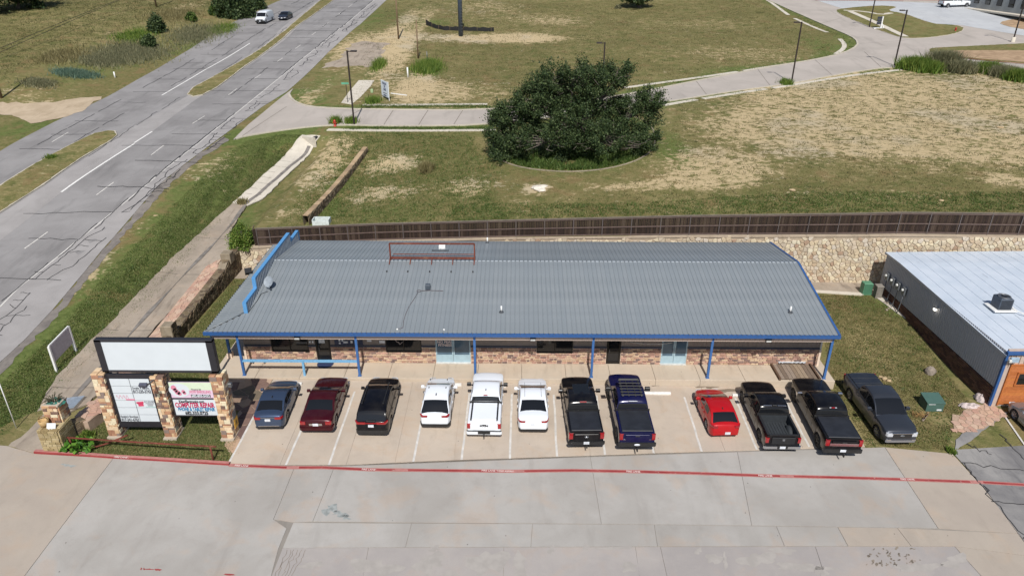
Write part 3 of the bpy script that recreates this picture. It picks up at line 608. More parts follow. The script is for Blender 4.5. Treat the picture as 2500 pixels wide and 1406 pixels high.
lot = drape('parking_lot', SL([(562, 1131), (626, 1008), (668, 924), (1250, 926), (2012, 938), (2030, 955), (2112, 1091), (1800, 1101), (1441, 1114), (1250, 1121), (940, 1133), (817, 1137), (700, 1136)]), 'P', M_lot, .0, 1.6, 0)
xj = [S(560, 1131)[0]+.0, S(698, 1137)[0]-.35, S(845, 1136)[0], S(964, 1130)[0], S(1108, 1124)[0], S(1262, 1119)[0], S(1441, 1113)[0], S(1600, 1107)[0], S(1770, 1101)[0], S(1960, 1094)[0], S(2112, 1091)[0]]
fr = [S(px, py)[1] for px, py in [(560, 1131), (698, 1136.5), (845, 1136), (964, 1130), (1108, 1124), (1262, 1119), (1441, 1113), (1600, 1107), (1770, 1101), (1960, 1094), (2112, 1091)]]
for i in range(len(xj)-1):
    x0, x1 = xj[i], xj[i+1]; y0, y1 = fr[i]+.03, fr[i+1]+.03
    ym = 35.7
    slab([(x0, y0), (x1, y1), (x1, ym), (x0, ym)], M_lot, lot, .012, dz=.032)
    xr_ = x1 if i < len(xj)-2 else 20.3
    slab([(x0, ym), (x1, ym), (xr_, 39.02), (x0 if i else x0+.0, 39.02)], M_lot, lot, .012, dz=.032)
mb = MB()
for bx, by in [(560, 1129), (698, 1136), (803, 1136), (1009, 1128), (1127, 1123), (1245, 1120), (1360, 1115), (1477, 1111), (1596, 1107), (1713, 1103), (1848, 1098), (1976, 1092)]:
    p = S(bx, by); strip(mb, wob(p[0], p[1], p[0]+.05, 37.85, .012, 8), .125, 'P', .037, .4)
mb.build('bay_line', M_white2, None, 'structure')
# red fire lane line, with its lettering
M_pink = plain('faded_red_paint', srgb(172, 116, 110), .85, var=.12, scale=5)
red_px = [(560, 1136), (700, 1142), (790, 1142), (900, 1147), (1060, 1149), (1250, 1151), (1400, 1149), (1560, 1152), (1700, 1156), (1870, 1162), (2040, 1166), (2210, 1171), (2400, 1178), (2600, 1190)]
mb = MB(); strip(mb, SL(red_px), .26, 'P', .0375, .5); mb.build('fire_lane_line', M_pink, None, 'structure')
mb = MB(); q = resample(SL(red_px), .8, False)
for i in range(len(q)-1):
    if r_.random() < .90: strip(mb, [q[i], q[i+1]],   .12+.03*r_.random(), 'P', .0405, .4)
mb.build('fire_lane_line', M_red, None, 'structure')
t = thing('red_kerb', 'red painted kerb in front of the sign lawn', 'kerb', S(300, 1120))
kl = SL([(84, 1106), (180, 1112), (277, 1119), (400, 1126), (560, 1136)])
def prism_strip(mb, line, w, z0, z1, surf):
    q = np.array(resample(line, .6, False)); tt = np.gradient(q, axis=0); tt /= np.hypot(tt[:, 0], tt[:, 1])[:, None]; nn = np.stack([-tt[:, 1], tt[:, 0]], 1)*w/2; z = SZ(surf, q[:, 0], q[:, 1])
    mb.grid([[(*(q[i]+nn[i]), z[i]+z0), (*(q[i]+nn[i]), z[i]+z1), (*(q[i]-nn[i]), z[i]+z1), (*(q[i]-nn[i]), z[i]+z0)] for i in range(len(q))], False)
mb = MB(); prism_strip(mb, [(x, y+.10) for x, y in kl], .17, -.1, .135, 'P'); mb.build('kerb_top', M_pink, t)
mb = MB(); prism_strip(mb, [(x, y-.012) for x, y in kl], .045, -.1, .12, 'P'); mb.build('kerb_face', M_red, t)
M_whitetxt = plain('white_lettering', srgb(214, 196, 190), .8, var=.05)
for px, py, txt in [(296, 1121, 'FIRE LANE'), (590, 1137.6, 'FIRE LANE'), (900, 1147, 'FIRE LANE'), (1215, 1150.5, 'FIRE LANE TOW AWAY'), (1546, 1152, 'FIRE LANE'), (1868, 1162, 'FIRE LANE'), (2215, 1171, 'FIRE LANE')]:
    p = S(px, py); p2 = S(px+30, py+(1.6 if px < 600 else .9)); d = p2-p; d[2] = PZ(p2[0], p2[1])-PZ(p[0], p[1])
    o = put_text('lettering', txt, .17, M_whitetxt, (p[0], p[1]+(.02 if px < 500 else 0), float(PZ(p[0], p[1]))+(.14 if px < 500 else .045)), d, (-d[1], d[0], .03*d[0]), None, .004, 1.0, ext=.001); o['kind'] = 'structure'
mb = MB()
for a in [(365, 1390, 10, 2, 9, .5), (386, 1391, 7, 3, 12, .3), (560, 1403, 15, 2, 12, .2), (345, 1389, 3, 2, 8, .5), (352, 1389, 2, 2, 8, .5)]: splotch(*a)
mb.build('red_paint_mark', M_red, None, 'stuff')
M_stain = concrete_mat('damp_stain', srgb(132, 119, 104), srgb(120, 108, 94), srgb(96, 86, 76), .5, 1.5, False)
mb = MB()
for a in [(1022, 921, 34, 4), (1125, 925, 20, 5), (1470, 930, 22, 4), (1600, 938, 14, 5), (1725, 944, 24, 5), (1760, 955, 40, 4), (884, 925, 16, 4),]: splotch(*a, 20, .3)
mb.build('oil_stain', M_stain, None, 'stuff')
# wheel stops
for i, (px, py, ln, lab) in enumerate([(704, 939, 1.8, 'white concrete wheel stop ahead of the blue grey sedan'), (820, 938, 1.8, 'white concrete wheel stop ahead of the burgundy sedan'), (1093, 941, 1.8, 'white concrete wheel stop ahead of the white crossover'), (1202, 944, 1.75, 'white concrete wheel stop ahead of the white pickup'), (1312, 944, 1.15, 'white concrete wheel stop ahead of the white sedan'), (1604, 962, 1.75, 'long white wheel stop in the empty bay left of the red hatchback'), (1822, 967, 1.8, 'white wheel stop ahead of the black pickup with the open bed')]):
    p = S(px, py); mb = MB(); mb.bbox((p[0], p[1], float(PZ(p[0], p[1]))+.09), (ln, .2, .14), .03); tag(mb.build('wheel_stop', M_white), lab, 'wheel stop', 'wheel stops along the walkway')
# worn asphalt at the right
M_asph2.node_tree
drape('asphalt_drive', ragged(SL([(2326, 1106), (2335, 1075), (2350, 1058), (2420, 1036), (2447, 1008), (2470, 1000)]), .05, .5, 1)+[(60, 37.0), (60, -55), (27, -55), (27, 0)]+SL([(2560, 1406), (2482, 1300), (2402, 1190)]), 'P', M_asph2, .03, 2.0, 0)
mb = MB(); strip(mb, SL([(2455, 1020), (2500, 1085), (2560, 1170)]), .11, 'P', .04, .5); mb.build('bay_line', M_white2, None, 'structure')
mb = MB()
for L in ([(2345, 1130), (2500, 1150)], [(2400, 1185), (2480, 1290), (2540, 1360)], [(2420, 1225), (2560, 1235)], [(2350, 1130), (2380, 1165), (2410, 1200)], [(2360, 1085), (2420, 1110)], [(2440, 1060), (2520, 1140)]):
    w_ = SL(L)
    for a, b in zip(w_, w_[1:]): strip(mb, wob(*a, *b, .09, 8), .06, 'P', .041, .3)
mb.build('asphalt_crack', M_seal, None, 'stuff')
# ------------------------------------------------------------------ main shop building
def roofmat():
    t = NT('grey_metal_roof'); v = t.coord(); n = t.noise(.5, v, 5); o = t.n('ObjectInfo').outputs['Random']
    c = t.mix(t.ss(n, .3, .7), srgb(124, 130, 134), srgb(135, 141, 145)); c = t.mix(t.mth('MULTIPLY', o, .35), c, srgb(118, 126, 132))
    st = t.noise(1.0, t.coord((3.5, .25, .25)), 4); c = t.mix(t.mth('MULTIPLY', t.ss(st, .48, .75), .4), c, srgb(154, 157, 158)); lap = t.noise(.35, t.coord((.15, 1.6, 1)), 3); c = t.mix(t.mth('MULTIPLY', t.ss(lap, .5, .6), .18), c, srgb(112, 120, 126))
    return t.out(c, .42, .0, .5)
M_roof = roofmat()
M_ridge = plain('bright_ridge_cap', srgb(196, 202, 208), .4, .2)
M_blue = plain('blue_trim', srgb(50, 88, 142), .45, 0, .5, var=.06)
M_ltblue = plain('light_blue_trim', srgb(88, 146, 196), .55, var=.06)
M_postblue = plain('blue_post_paint', srgb(62, 104, 160), .5, var=.08, scale=6)
M_railblue = plain('faded_blue_rail', srgb(118, 170, 206), .6, var=.1, scale=8)
M_tanpan = plain('tan_siding', srgb(186, 168, 156), .6, var=.05)
M_siding = plain('taupe_siding', srgb(140, 128, 120), .6, var=.06)
M_band = plain('dark_band', srgb(58, 66, 84), .5)
M_mortar = concrete_mat('pale_mortar', srgb(226, 204, 184), srgb(216, 194, 174), srgb(186, 166, 146), .3, 2.0, False, 0, .2)
M_brick = palette('mixed_brick', [srgb(178, 141, 122), srgb(197, 167, 138), srgb(161, 127, 113), srgb(206, 178, 151), srgb(143, 119, 111), srgb(188, 150, 134), srgb(194, 165, 145), srgb(128, 109, 103), srgb(200, 160, 142), srgb(172, 145, 123), srgb(209, 184, 155), srgb(155, 124, 109)], .9, .5, 40)
M_glass = plain('dark_window_glass', (.012, .013, .015), .06, 0, .6, var=.0)
M_frame = plain('bronze_frame', (.016, .014, .013), .4, .3)
M_doorglass = plain('blue_tinted_glass', srgb(74, 96, 112), .12, 0, .6, var=.15, scale=1.2)
M_doorpanel = plain('pale_blue_door', srgb(158, 182, 192), .45, var=.06)
M_soffit = plain('soffit', srgb(120, 112, 106), .8)
M_walk = concrete_mat('walkway_concrete', srgb(186, 172, 154), srgb(196, 182, 164), srgb(150, 136, 120), .3, .4, True, .1, .3, .15)
M_black = plain('matt_black', (.015, .015, .017), .6)
M_lampwhite = plain('lamp_lens', srgb(200, 200, 196), .3)
M_paper = plain('paper_sign', srgb(210, 212, 214), .7)
M_ink = plain('black_lettering', (.012, .012, .016), .6)

BX0, BX1, WY, BY1 = -18.3, 20.2, 40.95, 52.9
EY, EZ, RY, RZ, KY, KZ = 39.08, 3.42, 47.2, 4.77, 53.15, 3.83
RX0, RX1, PX = -19.85, 20.3, -17.85
bld = thing('shop_building', 'long single storey shop building with grey ribbed metal roof, blue trim and brick front', 'building', (1, 46, 0))
walk = thing('walkway', 'raised tan concrete walkway under the blue posts of the long shop front', 'walkway', (0, 39.9, -.5))
xs = np.linspace(-20.15, 20.75, 15)
for i in range(14):
    m = MB(); x0, x1 = xs[i]+.008, xs[i+1]-.008; m.bbox(((x0+x1)/2, 40.0, -.6), (x1-x0, 1.92, 1.2), .015); m.build('slab', M_walk, walk)
m = MB(); m.box((.3, 46.9, -.62), (40.9, 12.0, 1.2)); m.build('foundation', M_walk, bld)
wins = [(-16.54, -14.04), (-8.83, -6.43), (1.3, 3.73)]; doors = [(-13.56, -12.56), (6.0, 6.95)]; ddoors = [(-5.49, -3.13), (9.67, 11.41)]
alld = sorted(doors+ddoors)
def gaps(holes, a=BX0, b=BX1):
    out = []; x = a
    for h0, h1 in sorted(holes): out.append((x, h0)); x = h1
    out.append((x, b)); return out
m = MB()
for x0, x1 in gaps(alld): m.box(((x0+x1)/2, WY+.12, .415), (x1-x0, .2, .83))
for x0, x1 in gaps(alld+wins): m.box(((x0+x1)/2, WY+.12, 1.045), (x1-x0, .2, .43))
m.build('brick_wall', M_mortar, bld)
m = MB()
for x0, x1 in gaps(alld+wins): m.box(((x0+x1)/2, WY+.13, 1.82), (x1-x0, .2, 1.12))
for x0, x1 in wins+alld: m.box(((x0+x1)/2, WY+.13, 2.42), (x1-x0, .2, .10))
m.box(((BX0+BX1)/2, WY+.13, 2.85), (BX1-BX0, .2, .74))
x = BX0+.15
while x < BX1-.1:
    if not any(a-.05 < x < b+.05 for a, b in wins+alld): m.box((x, WY+.015, 1.86), (.03, .03, 1.02))
    x += .305
m.build('siding', M_siding, bld)
for x0, x1 in gaps(alld+wins): m = MB(); m.box(((x0+x1)/2, WY-.01, 1.30), (x1-x0, .09, .09)); m.build('band', M_band, bld)
m = MB(); m.box((BX0-.03, 47, 1.6), (.18, 11.9, 3.2)); m.box((BX1+.03, 47, 1.6), (.18, 11.9, 3.2)); m.box((1, BY1, 1.8), (38.5, .2, 3.6)); m.build('side_wall', M_siding, bld)
for x in (BX0-.06, BX1+.06): m = MB(); m.box((x, 41.1, .62), (.14, .5, 1.24)); m.build('brick_return', M_mortar, bld)
m = MB(); m.box((BX1+.05, WY-.02, 2.1), (.10, .1, 1.6)); m.build('corner_trim', M_lampwhite, bld)
# bricks: laid course by course, cut at the openings
bk = []
for row in range(9):
    z = .075+row*.137; holes = alld+(wins if z > .78 else []); sol = 5 == row
    for a, b in gaps(holes):
        x = a+.01-(0 if row % 2 else .17)
        while x < b-.03:
            L = rng.choice([.22, .31, .31, .36, .44]); x0, x1 = max(x, a+.01), min(x+L, b-.01)
            if x1-x0 > .05: bk.append(((x0+x1)/2, z, x1-x0-.036))
            x += L
for a, b in wins:
    x = a
    while x < b-.1: bk.append((x+.1, .752, .17)); x += .2
bk.sort(key=lambda q: abs(q[0]-1)+abs(q[1]-.5)*.1)
bm_ = MB(); bm_.bbox((0, 0, 0), (1, .1, .098), .012); bme = bm_.mesh('brick', M_brick)
for x, z, L in bk[:298]: o = link('brick', bme, bld); o.location = (x, WY+.005+rng.normal()*.003, z); o.scale = (L, 1, 1+rng.normal()*.04)
m = MB()
for x, z, L in bk[298:]: m.bbox((x, WY+.005+rng.normal()*.003, z), (L, .1, .105), .012, r=float(rng.random()*.98+.01))
m.build('brick_courses', M_brick, bld, 'stuff')
# windows
for a, b in wins:
    m = MB(); w = b-a; c = (a+b)/2
    for z in (.86, 2.35): m.box((c, WY+.04, z), (w, .1, .07))
    for x in (a+.035, b-.035, c): m.box((x, WY+.04, 1.6), (.06, .1, 1.42))
    fr_ = m.build('window', M_frame, bld)
    for s in (-1, 1): m = MB(); m.box((c+s*w/4, WY+.06, 1.6), (w/2-.06, .02, 1.42)); m.build('pane', M_glass, fr_)
# doors
for a, b in doors:
    m = MB(); w = b-a; c = (a+b)/2
    for x in (a+.06, b-.06): m.box((x, WY+.05, 1.2), (.12, .1, 2.34))
    for z, h in ((.12, .16), (1.0, .08), (2.32, .1)): m.box((c, WY+.05, z), (w-.2, .095, h))
    d = m.build('door', M_frame, bld); m = MB(); m.box((c, WY+.07, 1.2), (w-.2, .02, 2.2)); m.build('pane', M_glass, d)
    m = MB(); m.box((c-.28, WY-.03, 1.05), (.04, .05, .25)); m.build('handle', M_steel, d)
for k, (a, b) in enumerate(ddoors):
    for s in (0, 1):
        x0, x1 = a+(b-a)/2*s+.01, a+(b-a)/2*(s+1)-.01; c = (x0+x1)/2; w = x1-x0
        m = MB(); m.box((c, WY+.05, .35), (w, .06, .56)); m.box((c, WY+.05, 2.33), (w, .06, .09))
        for x in (x0+.04, x1-.04): m.box((x, WY+.05, 1.45), (.08, .06, 1.62))
        d = m.build('door', M_doorpanel, bld); m = MB(); m.box((c, WY+.06, 1.45), (w-.16, .02, 1.62)); m.build('pane', M_doorglass, d)
        m = MB(); m.tube([(c+(.4 if s == 0 else -.4)*w, WY-.02, .95), (c+(.4 if s == 0 else -.4)*w, WY-.02, 1.25)], .018, 6); m.build('handle', M_steel, d)
    m = MB(); m.box(((a+b)/2, WY-.02, .04), (b-a, .25, .06)); m.build('door_sill', M_lampwhite, bld)
# lettering on the glass of the gym door, window outline, small notices
put_text('lettering', 'NO FEAR', .26, M_whitetxt, (-4.85, WY+.035, 1.62), (1, 0, 0), (0, 0, 1), bld, .008, 1.0)
put_text('lettering', 'FITNESS', .26, M_whitetxt, (-4.85, WY+.035, 1.38), (1, 0, 0), (0, 0, 1), bld, .008, 1.0)
m = MB()
for s in (-1, 1): m.add([(-4.85+s*.1, WY+.034, 1.92), (-4.85+s*.28, WY+.034, 1.97), (-4.85+s*.42, WY+.034, 1.9), (-4.85+s*.25, WY+.034, 1.83)], [(0, 1, 2, 3)])
m.build('decal', M_whitetxt, bld)
m = MB(); m.box((-4.35, WY+.032, 1.95), (.2, .004, .12)); m.build('decal', M_red, bld)
tx = [(-.45, .1), (-.12, .1), (-.12, .5), (.1, .5), (.1, .22), (.45, .18), (.5, -.1), (.12, -.5), (.05, -.6), (-.1, -.3), (-.25, -.25), (-.45, 0)]
m = MB(); m.tube([(-7.9+p[0]*.6, WY+.03, 1.75+p[1]*.55) for p in tx+tx[:1]], .014, 4, False); m.build('decal', M_whitetxt, bld)
put_text('lettering', 'OPEN', .2, plain('red_neon_letters', srgb(150, 40, 44), .6), (-6.95, WY+.035, 1.95), (1, 0, 0), (0, 0, 1), bld, .006)
m = MB()
for x, z, w, h in [(-11.9, 1.75, .12, .16), (-11.7, 1.75, .12, .16), (-11.5, 1.6, .3, .14), (-11.9, 1.52, .12, .14), (-11.1, 1.62, .14, .18), (-10.75, 1.6, .14, .2), (-9.9, 1.72, .3, .14), (-9.05, 1.64, .38, .2), (-13.7, 1.6, .1, .14), (-13.9, 1.6, .1, .14), (-13.1, 1.7, .4, .35), (6.5, 1.95, .28, .2)]: m = MB(); m.box((x, WY-.016, z), (w, .012, h)); m.build('notice', M_paper, bld)
m = MB(); m.box((-11.3, WY-.004, 1.72), (1.9, .012, .66)); m.build('poster_board', plain('dark_poster', srgb(44, 52, 78), .5, var=.3, scale=8), bld)
# roof: ribbed panels laid from eave to ridge
PW = .305
def panel_mesh(name, y0, z0, y1, z1, w=PW, d=None):
    m = MB(); pr = [(0, 0), (w-.055, 0), (w-.042, .03), (w-.014, .03), (w, 0)]
    m.grid([[(x, y0, z0+h) for x, h in pr], [(x, y1, z1+h) for x, h in pr]], False); return m.mesh(name, M_roof)
sl = (RZ-EZ)/(RY-EY)
fm = panel_mesh('roof_panel', 0, 0, RY-EY, RZ-EZ); km = panel_mesh('roof_panel', RY-EY, RZ-EZ, KY-EY, KZ-EZ)
n = int((RX1-(-17.72))/PW)+1; xs0 = RX1-n*PW
for i in range(n):
    for me in (fm, km): o = link('roof_panel', me, bld); o.location = (xs0+i*PW, EY, EZ)
# the clipped panels beyond the false front, and the side roof with its ribs running out to the left
x = xs0
while x > RX0+.1:
    x -= PW; ln = max(.15, (x+PW/2-RX0)); me = panel_mesh('roof_panel', 0, 0, ln, ln*sl); o = link('roof_panel', me, bld); o.location = (x, EY, EZ)
y = EY+.35
def side_panel(y):
    ln = min(PX-RX0, y-EY); m = MB(); pr = [(0, 0), (.02, .09), (.11, .09), (.13, 0), (PW, 0)]
    m.grid([[(RX0, y+q, EZ+h) for q, h in pr], [(RX0+ln, y+q, EZ+ln*sl+h) for q, h in pr]], False); return m
while y < KY: side_panel(y).build('side_roof_panel', M_roof, bld); y += PW
m = MB(); m.grid([[(PX, EY+.05, EZ-.06), (RX1-.05, EY+.05, EZ-.06)], [(PX, RY, RZ-.06), (RX1-.05, RY, RZ-.06)], [(PX, KY-.05, KZ-.06), (RX1-.05, KY-.05, KZ-.06)]], False)
m.grid([[(RX0+.05, EY+.05, EZ-.06), (PX, EY+1.95, EZ-.06+2*sl)], [(RX0+.05, KY-.05, EZ-.06), (PX, KY-.05, EZ-.06+2*sl)]], False); m.build('roof_deck', M_soffit, bld)
m = MB()
for i in range(n): m.box((xs0+i*PW+.11, RY, RZ+.012), (.2, .085, .024))
m.build('ridge_cap', M_ridge, bld)
m = MB(); m.tube([(RX0+.02, EY+.02, EZ+.05), (PX-.1, EY+1.95, EZ+.05+1.95*sl)], .04, 6); m.build('hip_cap', M_roof, bld)
m = MB()
m.beam((RX1+.04, EY-.02, EZ-.04), (RX1+.04, RY, RZ-.04), .14, .2); m.beam((RX1+.04, RY, RZ-.04), (RX1+.04, KY, KZ-.04), .14, .2); m.build('rake_trim', M_blue, bld)
m = MB(); m.box(((RX0+RX1)/2, EY-.02, EZ-.115), (RX1-RX0+.25, .17, .22)); m.build('gutter', M_blue, bld)
m = MB()
for i in range(n+6): m.box((xs0-1.75+i*PW+.26, EY-.06, EZ+.01), (.03, .13, .02))
m.build('gutter_strap', M_steel, bld, 'stuff')
m = MB(); m.box((RX0-.05, (EY+KY)/2, EZ-.1), (.1, KY-EY, .16)); m.build('side_fascia', M_black, bld)
pm = MB(); pm.box((.13, 0, 0), (.272, .03, .42)); pm.box((.29, -.012, 0), (.035, .05, .42)); pme = pm.mesh('fascia_panel', M_tanpan)
for i in range(int((20.05+19.6)/PW)): o = link('fascia_panel', pme, bld); o.location = (-19.6+i*PW, EY+.2, 3.02)
m = MB(); m.box((.3, 40.1, 3.23), (39.9, 1.9, .03)); m.box((-19.1, 47, 3.23), (1.5, 11.8, .03)); m.build('soffit', M_soffit, bld)
# posts, rail
post_x = [-17.99+7.62*i for i in range(6)]
for x in post_x: m = MB(); m.box((x, 39.33, 1.6), (.15, .15, 3.2)); m.box((x, 39.33, .012), (.24, .2, .024)); m.build('post', M_postblue, bld)
for x, y in [(-19.66, 39.4)]: m = MB(); m.box((x, y, 1.6), (.15, .15, 3.2)); m.build('post', M_railblue, bld)
for y in (41.6, 45.6, 49.6, 52.9): m = MB(); m.box((-19.75, y, 1.75), (.15, .15, 2.9)); m.build('post', M_postblue, bld); m = MB(); m.bbox((-19.75, y, .15), (.34, .34, .42), .04); m.build('post_base', M_mortar, bld)
rz_ = onplane(740, 881, 1, 39.33)[2]
m = MB(); m.box(((post_x[0]+post_x[1])/2, 39.33, rz_), (7.5, .2, .1)); m.build('rail', M_railblue, bld)
xm = onplane(742, 900, 1, 39.33)[0]; m = MB(); m.box((xm, 39.33, rz_/2-.03), (.14, .14, rz_)); m.build('rail_post', M_railblue, bld)
for px in (620, 648): xm = onplane(px, 885, 1, 39.5)[0]; m = MB(); m.box((xm, 39.45, rz_-.16), (.05, .2, .2)); m.build('rail_bracket', M_steel, bld)
# false front on the left: stepped parapet with ribbed back
m = MB(); m2 = MB(); m3 = MB()
prof = [(41.05, 43.2, 4.52), (43.2, 51.2, 5.28), (51.2, 53.35, 4.62)]
for y0, y1, zt in prof:
    m.box((PX, (y0+y1)/2, zt-.05), (.25, y1-y0+.02, .12)); m3.box((PX, (y0+y1)/2, (zt-.12+3.3)/2), (.16, y1-y0, zt-.12-3.3))
    y = y0+.08
    while y < y1: m2.box((PX+.1, y, (zt-.11+3.4)/2), (.05, .1, zt-.11-3.4)); y += .3
m.box((PX, 41.03, 4.1), (.25, .12, .84)); m.box((PX, 43.17, 4.86), (.25, .1, .76)); m.box((PX, 51.23, 4.9), (.25, .1, .7)); m.box((PX, 53.37, 4.2), (.25, .1, .8))
m.build('parapet_cap', M_ltblue, bld); m3.build('parapet_wall', plain('parapet_sheet', srgb(142, 150, 160), .5, .1), bld); m2.build('parapet_rib', plain('parapet_ribs', srgb(176, 184, 194), .5, .1), bld)
# wall lights under the gutter
for px in (726, 1301, 1877):
    p = onplane(px, 824, 1, EY+.1); m = MB(); m.bbox((p[0], EY+.1, 3.06), (.36, .22, .16), .02); o = m.build('wall_light', M_black, bld); m = MB(); m.box((p[0], EY+.06, 2.95), (.3, .2, .09)); m.build('lens', M_lampwhite, o)
m = MB(); pts = [onplane(px, py, 1, WY-.03) for px, py in [(1538, 835), (1560, 838), (1590, 840), (1620, 839), (1642, 836)]]; m.tube(pts, .02, 5); tag(m.build('hanging_cable', M_lampwhite), 'pale slack cable hanging under the canopy left of the grey blue double doors', 'cable')
# door mat, wooden ramp, sheet of plastic
p = S(794, 889, 0.0); m = MB(); m.lathe([(0, .02), (.55, .02), (.56, 0)], (p[0], 40.75, 0), 20); o = m.build('door_mat', plain('blue_mat', srgb(38, 50, 84), .95)); tag(o, 'round dark blue mat at the glass door behind the light blue rail', 'mat')
M_wood = palette('weathered_plank', [srgb(142, 124, 106), srgb(156, 138, 118), srgb(126, 110, 96), srgb(150, 134, 120)], .9, .4, 30)
rp = thing('wooden_ramp', 'low weathered plank ramp on the walkway behind the black pickups', 'ramp', (18.3, 40, 0))
for i in range(9): m = MB(); m.bbox((17.35+i*.265, 39.95, .13-.0*i), (.25, 1.75, .05), .008); m.build('plank', M_wood, rp)
M_dkt = plain('dark_timber', srgb(96, 74, 58), .9)
for x in (17.15, 19.75): m = MB(); m.box((x, 39.95, .1), (.12, 1.8, .2)); m.build('ramp_frame', M_dkt, rp)
m = MB(); P = [[(17.6+i*.13, 40.72+j*.05, .2+.12*abs(math.sin(i*1.7+j))+.03*math.cos(j*2.1)) for i in range(15)] for j in range(6)]; m.grid(P); tag(m.build('plastic_sheet', plain('clear_plastic', srgb(200, 204, 210), .2, 0, .6, var=.15, scale=8)), 'crumpled pale plastic sheet lying on the wooden ramp against the brick', 'plastic sheet')

# ------------------------------------------------------------------ things on the roof
def zf_(y): return EZ+(y-EY)*sl if y < RY else RZ+(KZ-RZ)*(y-RY)/(KY-RY)
def onroof(px, py):
    d = _F+_R*(px-1250)/FPX-_U*(py-703)/FPX; t_ = (EZ-EY*sl-CH)/(d[2]-sl*d[1]); p = CAM+d*t_
    if p[1] > RY: m_ = (KZ-RZ)/(KY-RY); t_ = (RZ-RY*m_-CH)/(d[2]-m_*d[1]); p = CAM+d*t_
    return p
M_dish = plain('grey_dish', srgb(138, 146, 154), .5); M_pvc = plain('white_pvc', srgb(222, 222, 220), .5); M_flash = plain('vent_boot', srgb(60, 64, 70), .7)
p = onroof(662, 706); t = thing('satellite_dish', 'grey satellite dish on the roof beside the blue stepped parapet', 'satellite dish', p)
nrm = Vector((-.25, -.8, .55)).normalized(); c0 = Vector(p)+Vector((-.1, .05, .55)); q = nrm.to_track_quat('Z', 'Y').to_matrix()
m = MB(); rows = []
for r_0 in (0, .09, .18, .27, .35): rows.append([c0+q@Vector((r_0*math.cos(a), r_0*1.12*math.sin(a), r_0*r_0*.45)) for a in np.linspace(0, 2*math.pi, 21)])
m.grid(rows); m.grid([[v-nrm*.02 for v in r] for r in rows][::-1]); m.build('reflector', M_dish, t)
m = MB(); m.tube([p, Vector(p)+Vector((0, .02, .3)), c0-nrm*.05], .035, 8); m.build('mast', M_black, t)
m = MB(); m.tube([c0-q@Vector((0, .4, 0)), c0+nrm*.35-q@Vector((0, .4, 0))+Vector((.25, 0, 0))], .018, 6); m.build('feed_arm', M_steel, t)
m = MB(); m.bbox(c0+nrm*.38-q@Vector((0, .4, 0))+Vector((.3, 0, 0)), (.14, .1, .12), .02); m.build('receiver', M_dish, t)
m = MB(); cab = [onroof(*q_) for q_ in [(655, 712), (638, 718), (628, 735), (615, 752), (606, 764)]]; m.tube([c+np.array([0, 0, .03]) for c in cab], .018, 5); tag(m.build('roof_cable', M_black), 'dark cable running down the roof from the satellite dish', 'cable')
M_rust = concrete_mat('rusty_steel', srgb(118, 62, 50), srgb(98, 54, 44), srgb(76, 50, 42), .6, 1.2, False, .2, .3)
fy = RY; t = thing('roof_sign_frame', 'empty rust red steel sign frame standing on the roof ridge', 'sign frame', (-6.2, fy, RZ))
xl, xr2 = onplane(954, 637, 1, fy)[0], onplane(1159, 637, 1, fy)[0]; zt = onplane(1055, 595, 1, fy)[2]
m = MB()
for x in (xl, xr2): m.beam((x, fy, RZ+.04), (x, fy, zt), .1, .1)
m.build('upright', M_rust, t); m = MB(); m.beam((xl, fy, zt), (xr2, fy, zt), .1, .1); m.build('top_bar', M_rust, t)
m = MB(); m.beam((xl, fy, RZ+.22), (xr2, fy, RZ+.22), .1, .14); m.beam((xl+.2, fy+.1, RZ+.48), (xr2, fy+.1, RZ+.48), .05, .05); m.build('lower_bar', M_rust, t)
for px in (954, 1004, 1056, 1107, 1159):
    x = onplane(px, 640, 1, fy)[0]; y1 = fy-1.15; m = MB(); m.beam((x, fy, RZ+.3), (x-.02, y1+.6, zf_(y1+.6)+.03), .06, .06); m.build('brace', M_rust, t)
    m = MB(); m.box((x-.05, y1-.3, zf_(y1-.3)+.05), (.08, .12, .1)); m.build('foot', M_black, t)
def rbox(name, px, py, d, mat, label, cat, rz=0):
    p = onroof(px, py); m = MB(); m.bbox((p[0], p[1], p[2]+d[2]/2), d, .03, rz); return tag(m.build(name, mat), label, cat), p
rbox('roof_fan', 1080, 606, (.5, .45, .32), M_pvc, 'small white fan unit behind the rust red roof sign frame', 'roof fan')
p = onroof(1075, 613); m = MB(); m.box((p[0], p[1], p[2]+.05), (1.3, .06, .06)); tag(m.build('conduit', M_flash), 'thin dark conduit below the small white roof fan', 'conduit')
rbox('roof_box', 1045, 706, (.34, .3, .38), plain('dark_grey_box', srgb(70, 78, 88), .5), 'dark grey box mid slope on the front of the metal roof', 'roof box')
p = onroof(1023, 712); m = MB()
m.tube([p+np.array([math.cos(a)*.14, math.sin(a)*.14, .06]) for a in np.linspace(0, 9, 22)], .015, 5); m.tube([onroof(*q_)+np.array([0, 0, .03]) for q_ in [(1028, 711), (1050, 710), (1082, 711)]], .02, 5)
m.tube([onroof(*q_)+np.array([0, 0, .03]) for q_ in [(1020, 716), (1010, 732), (998, 750), (990, 768), (985, 785), (984, 800), (978, 803), (970, 803)]], .016, 5); tag(m.build('roof_cable', plain('cable_red_grey', srgb(92, 80, 84), .7)), 'coiled cable snaking from the dark roof box down to the eave', 'cable')
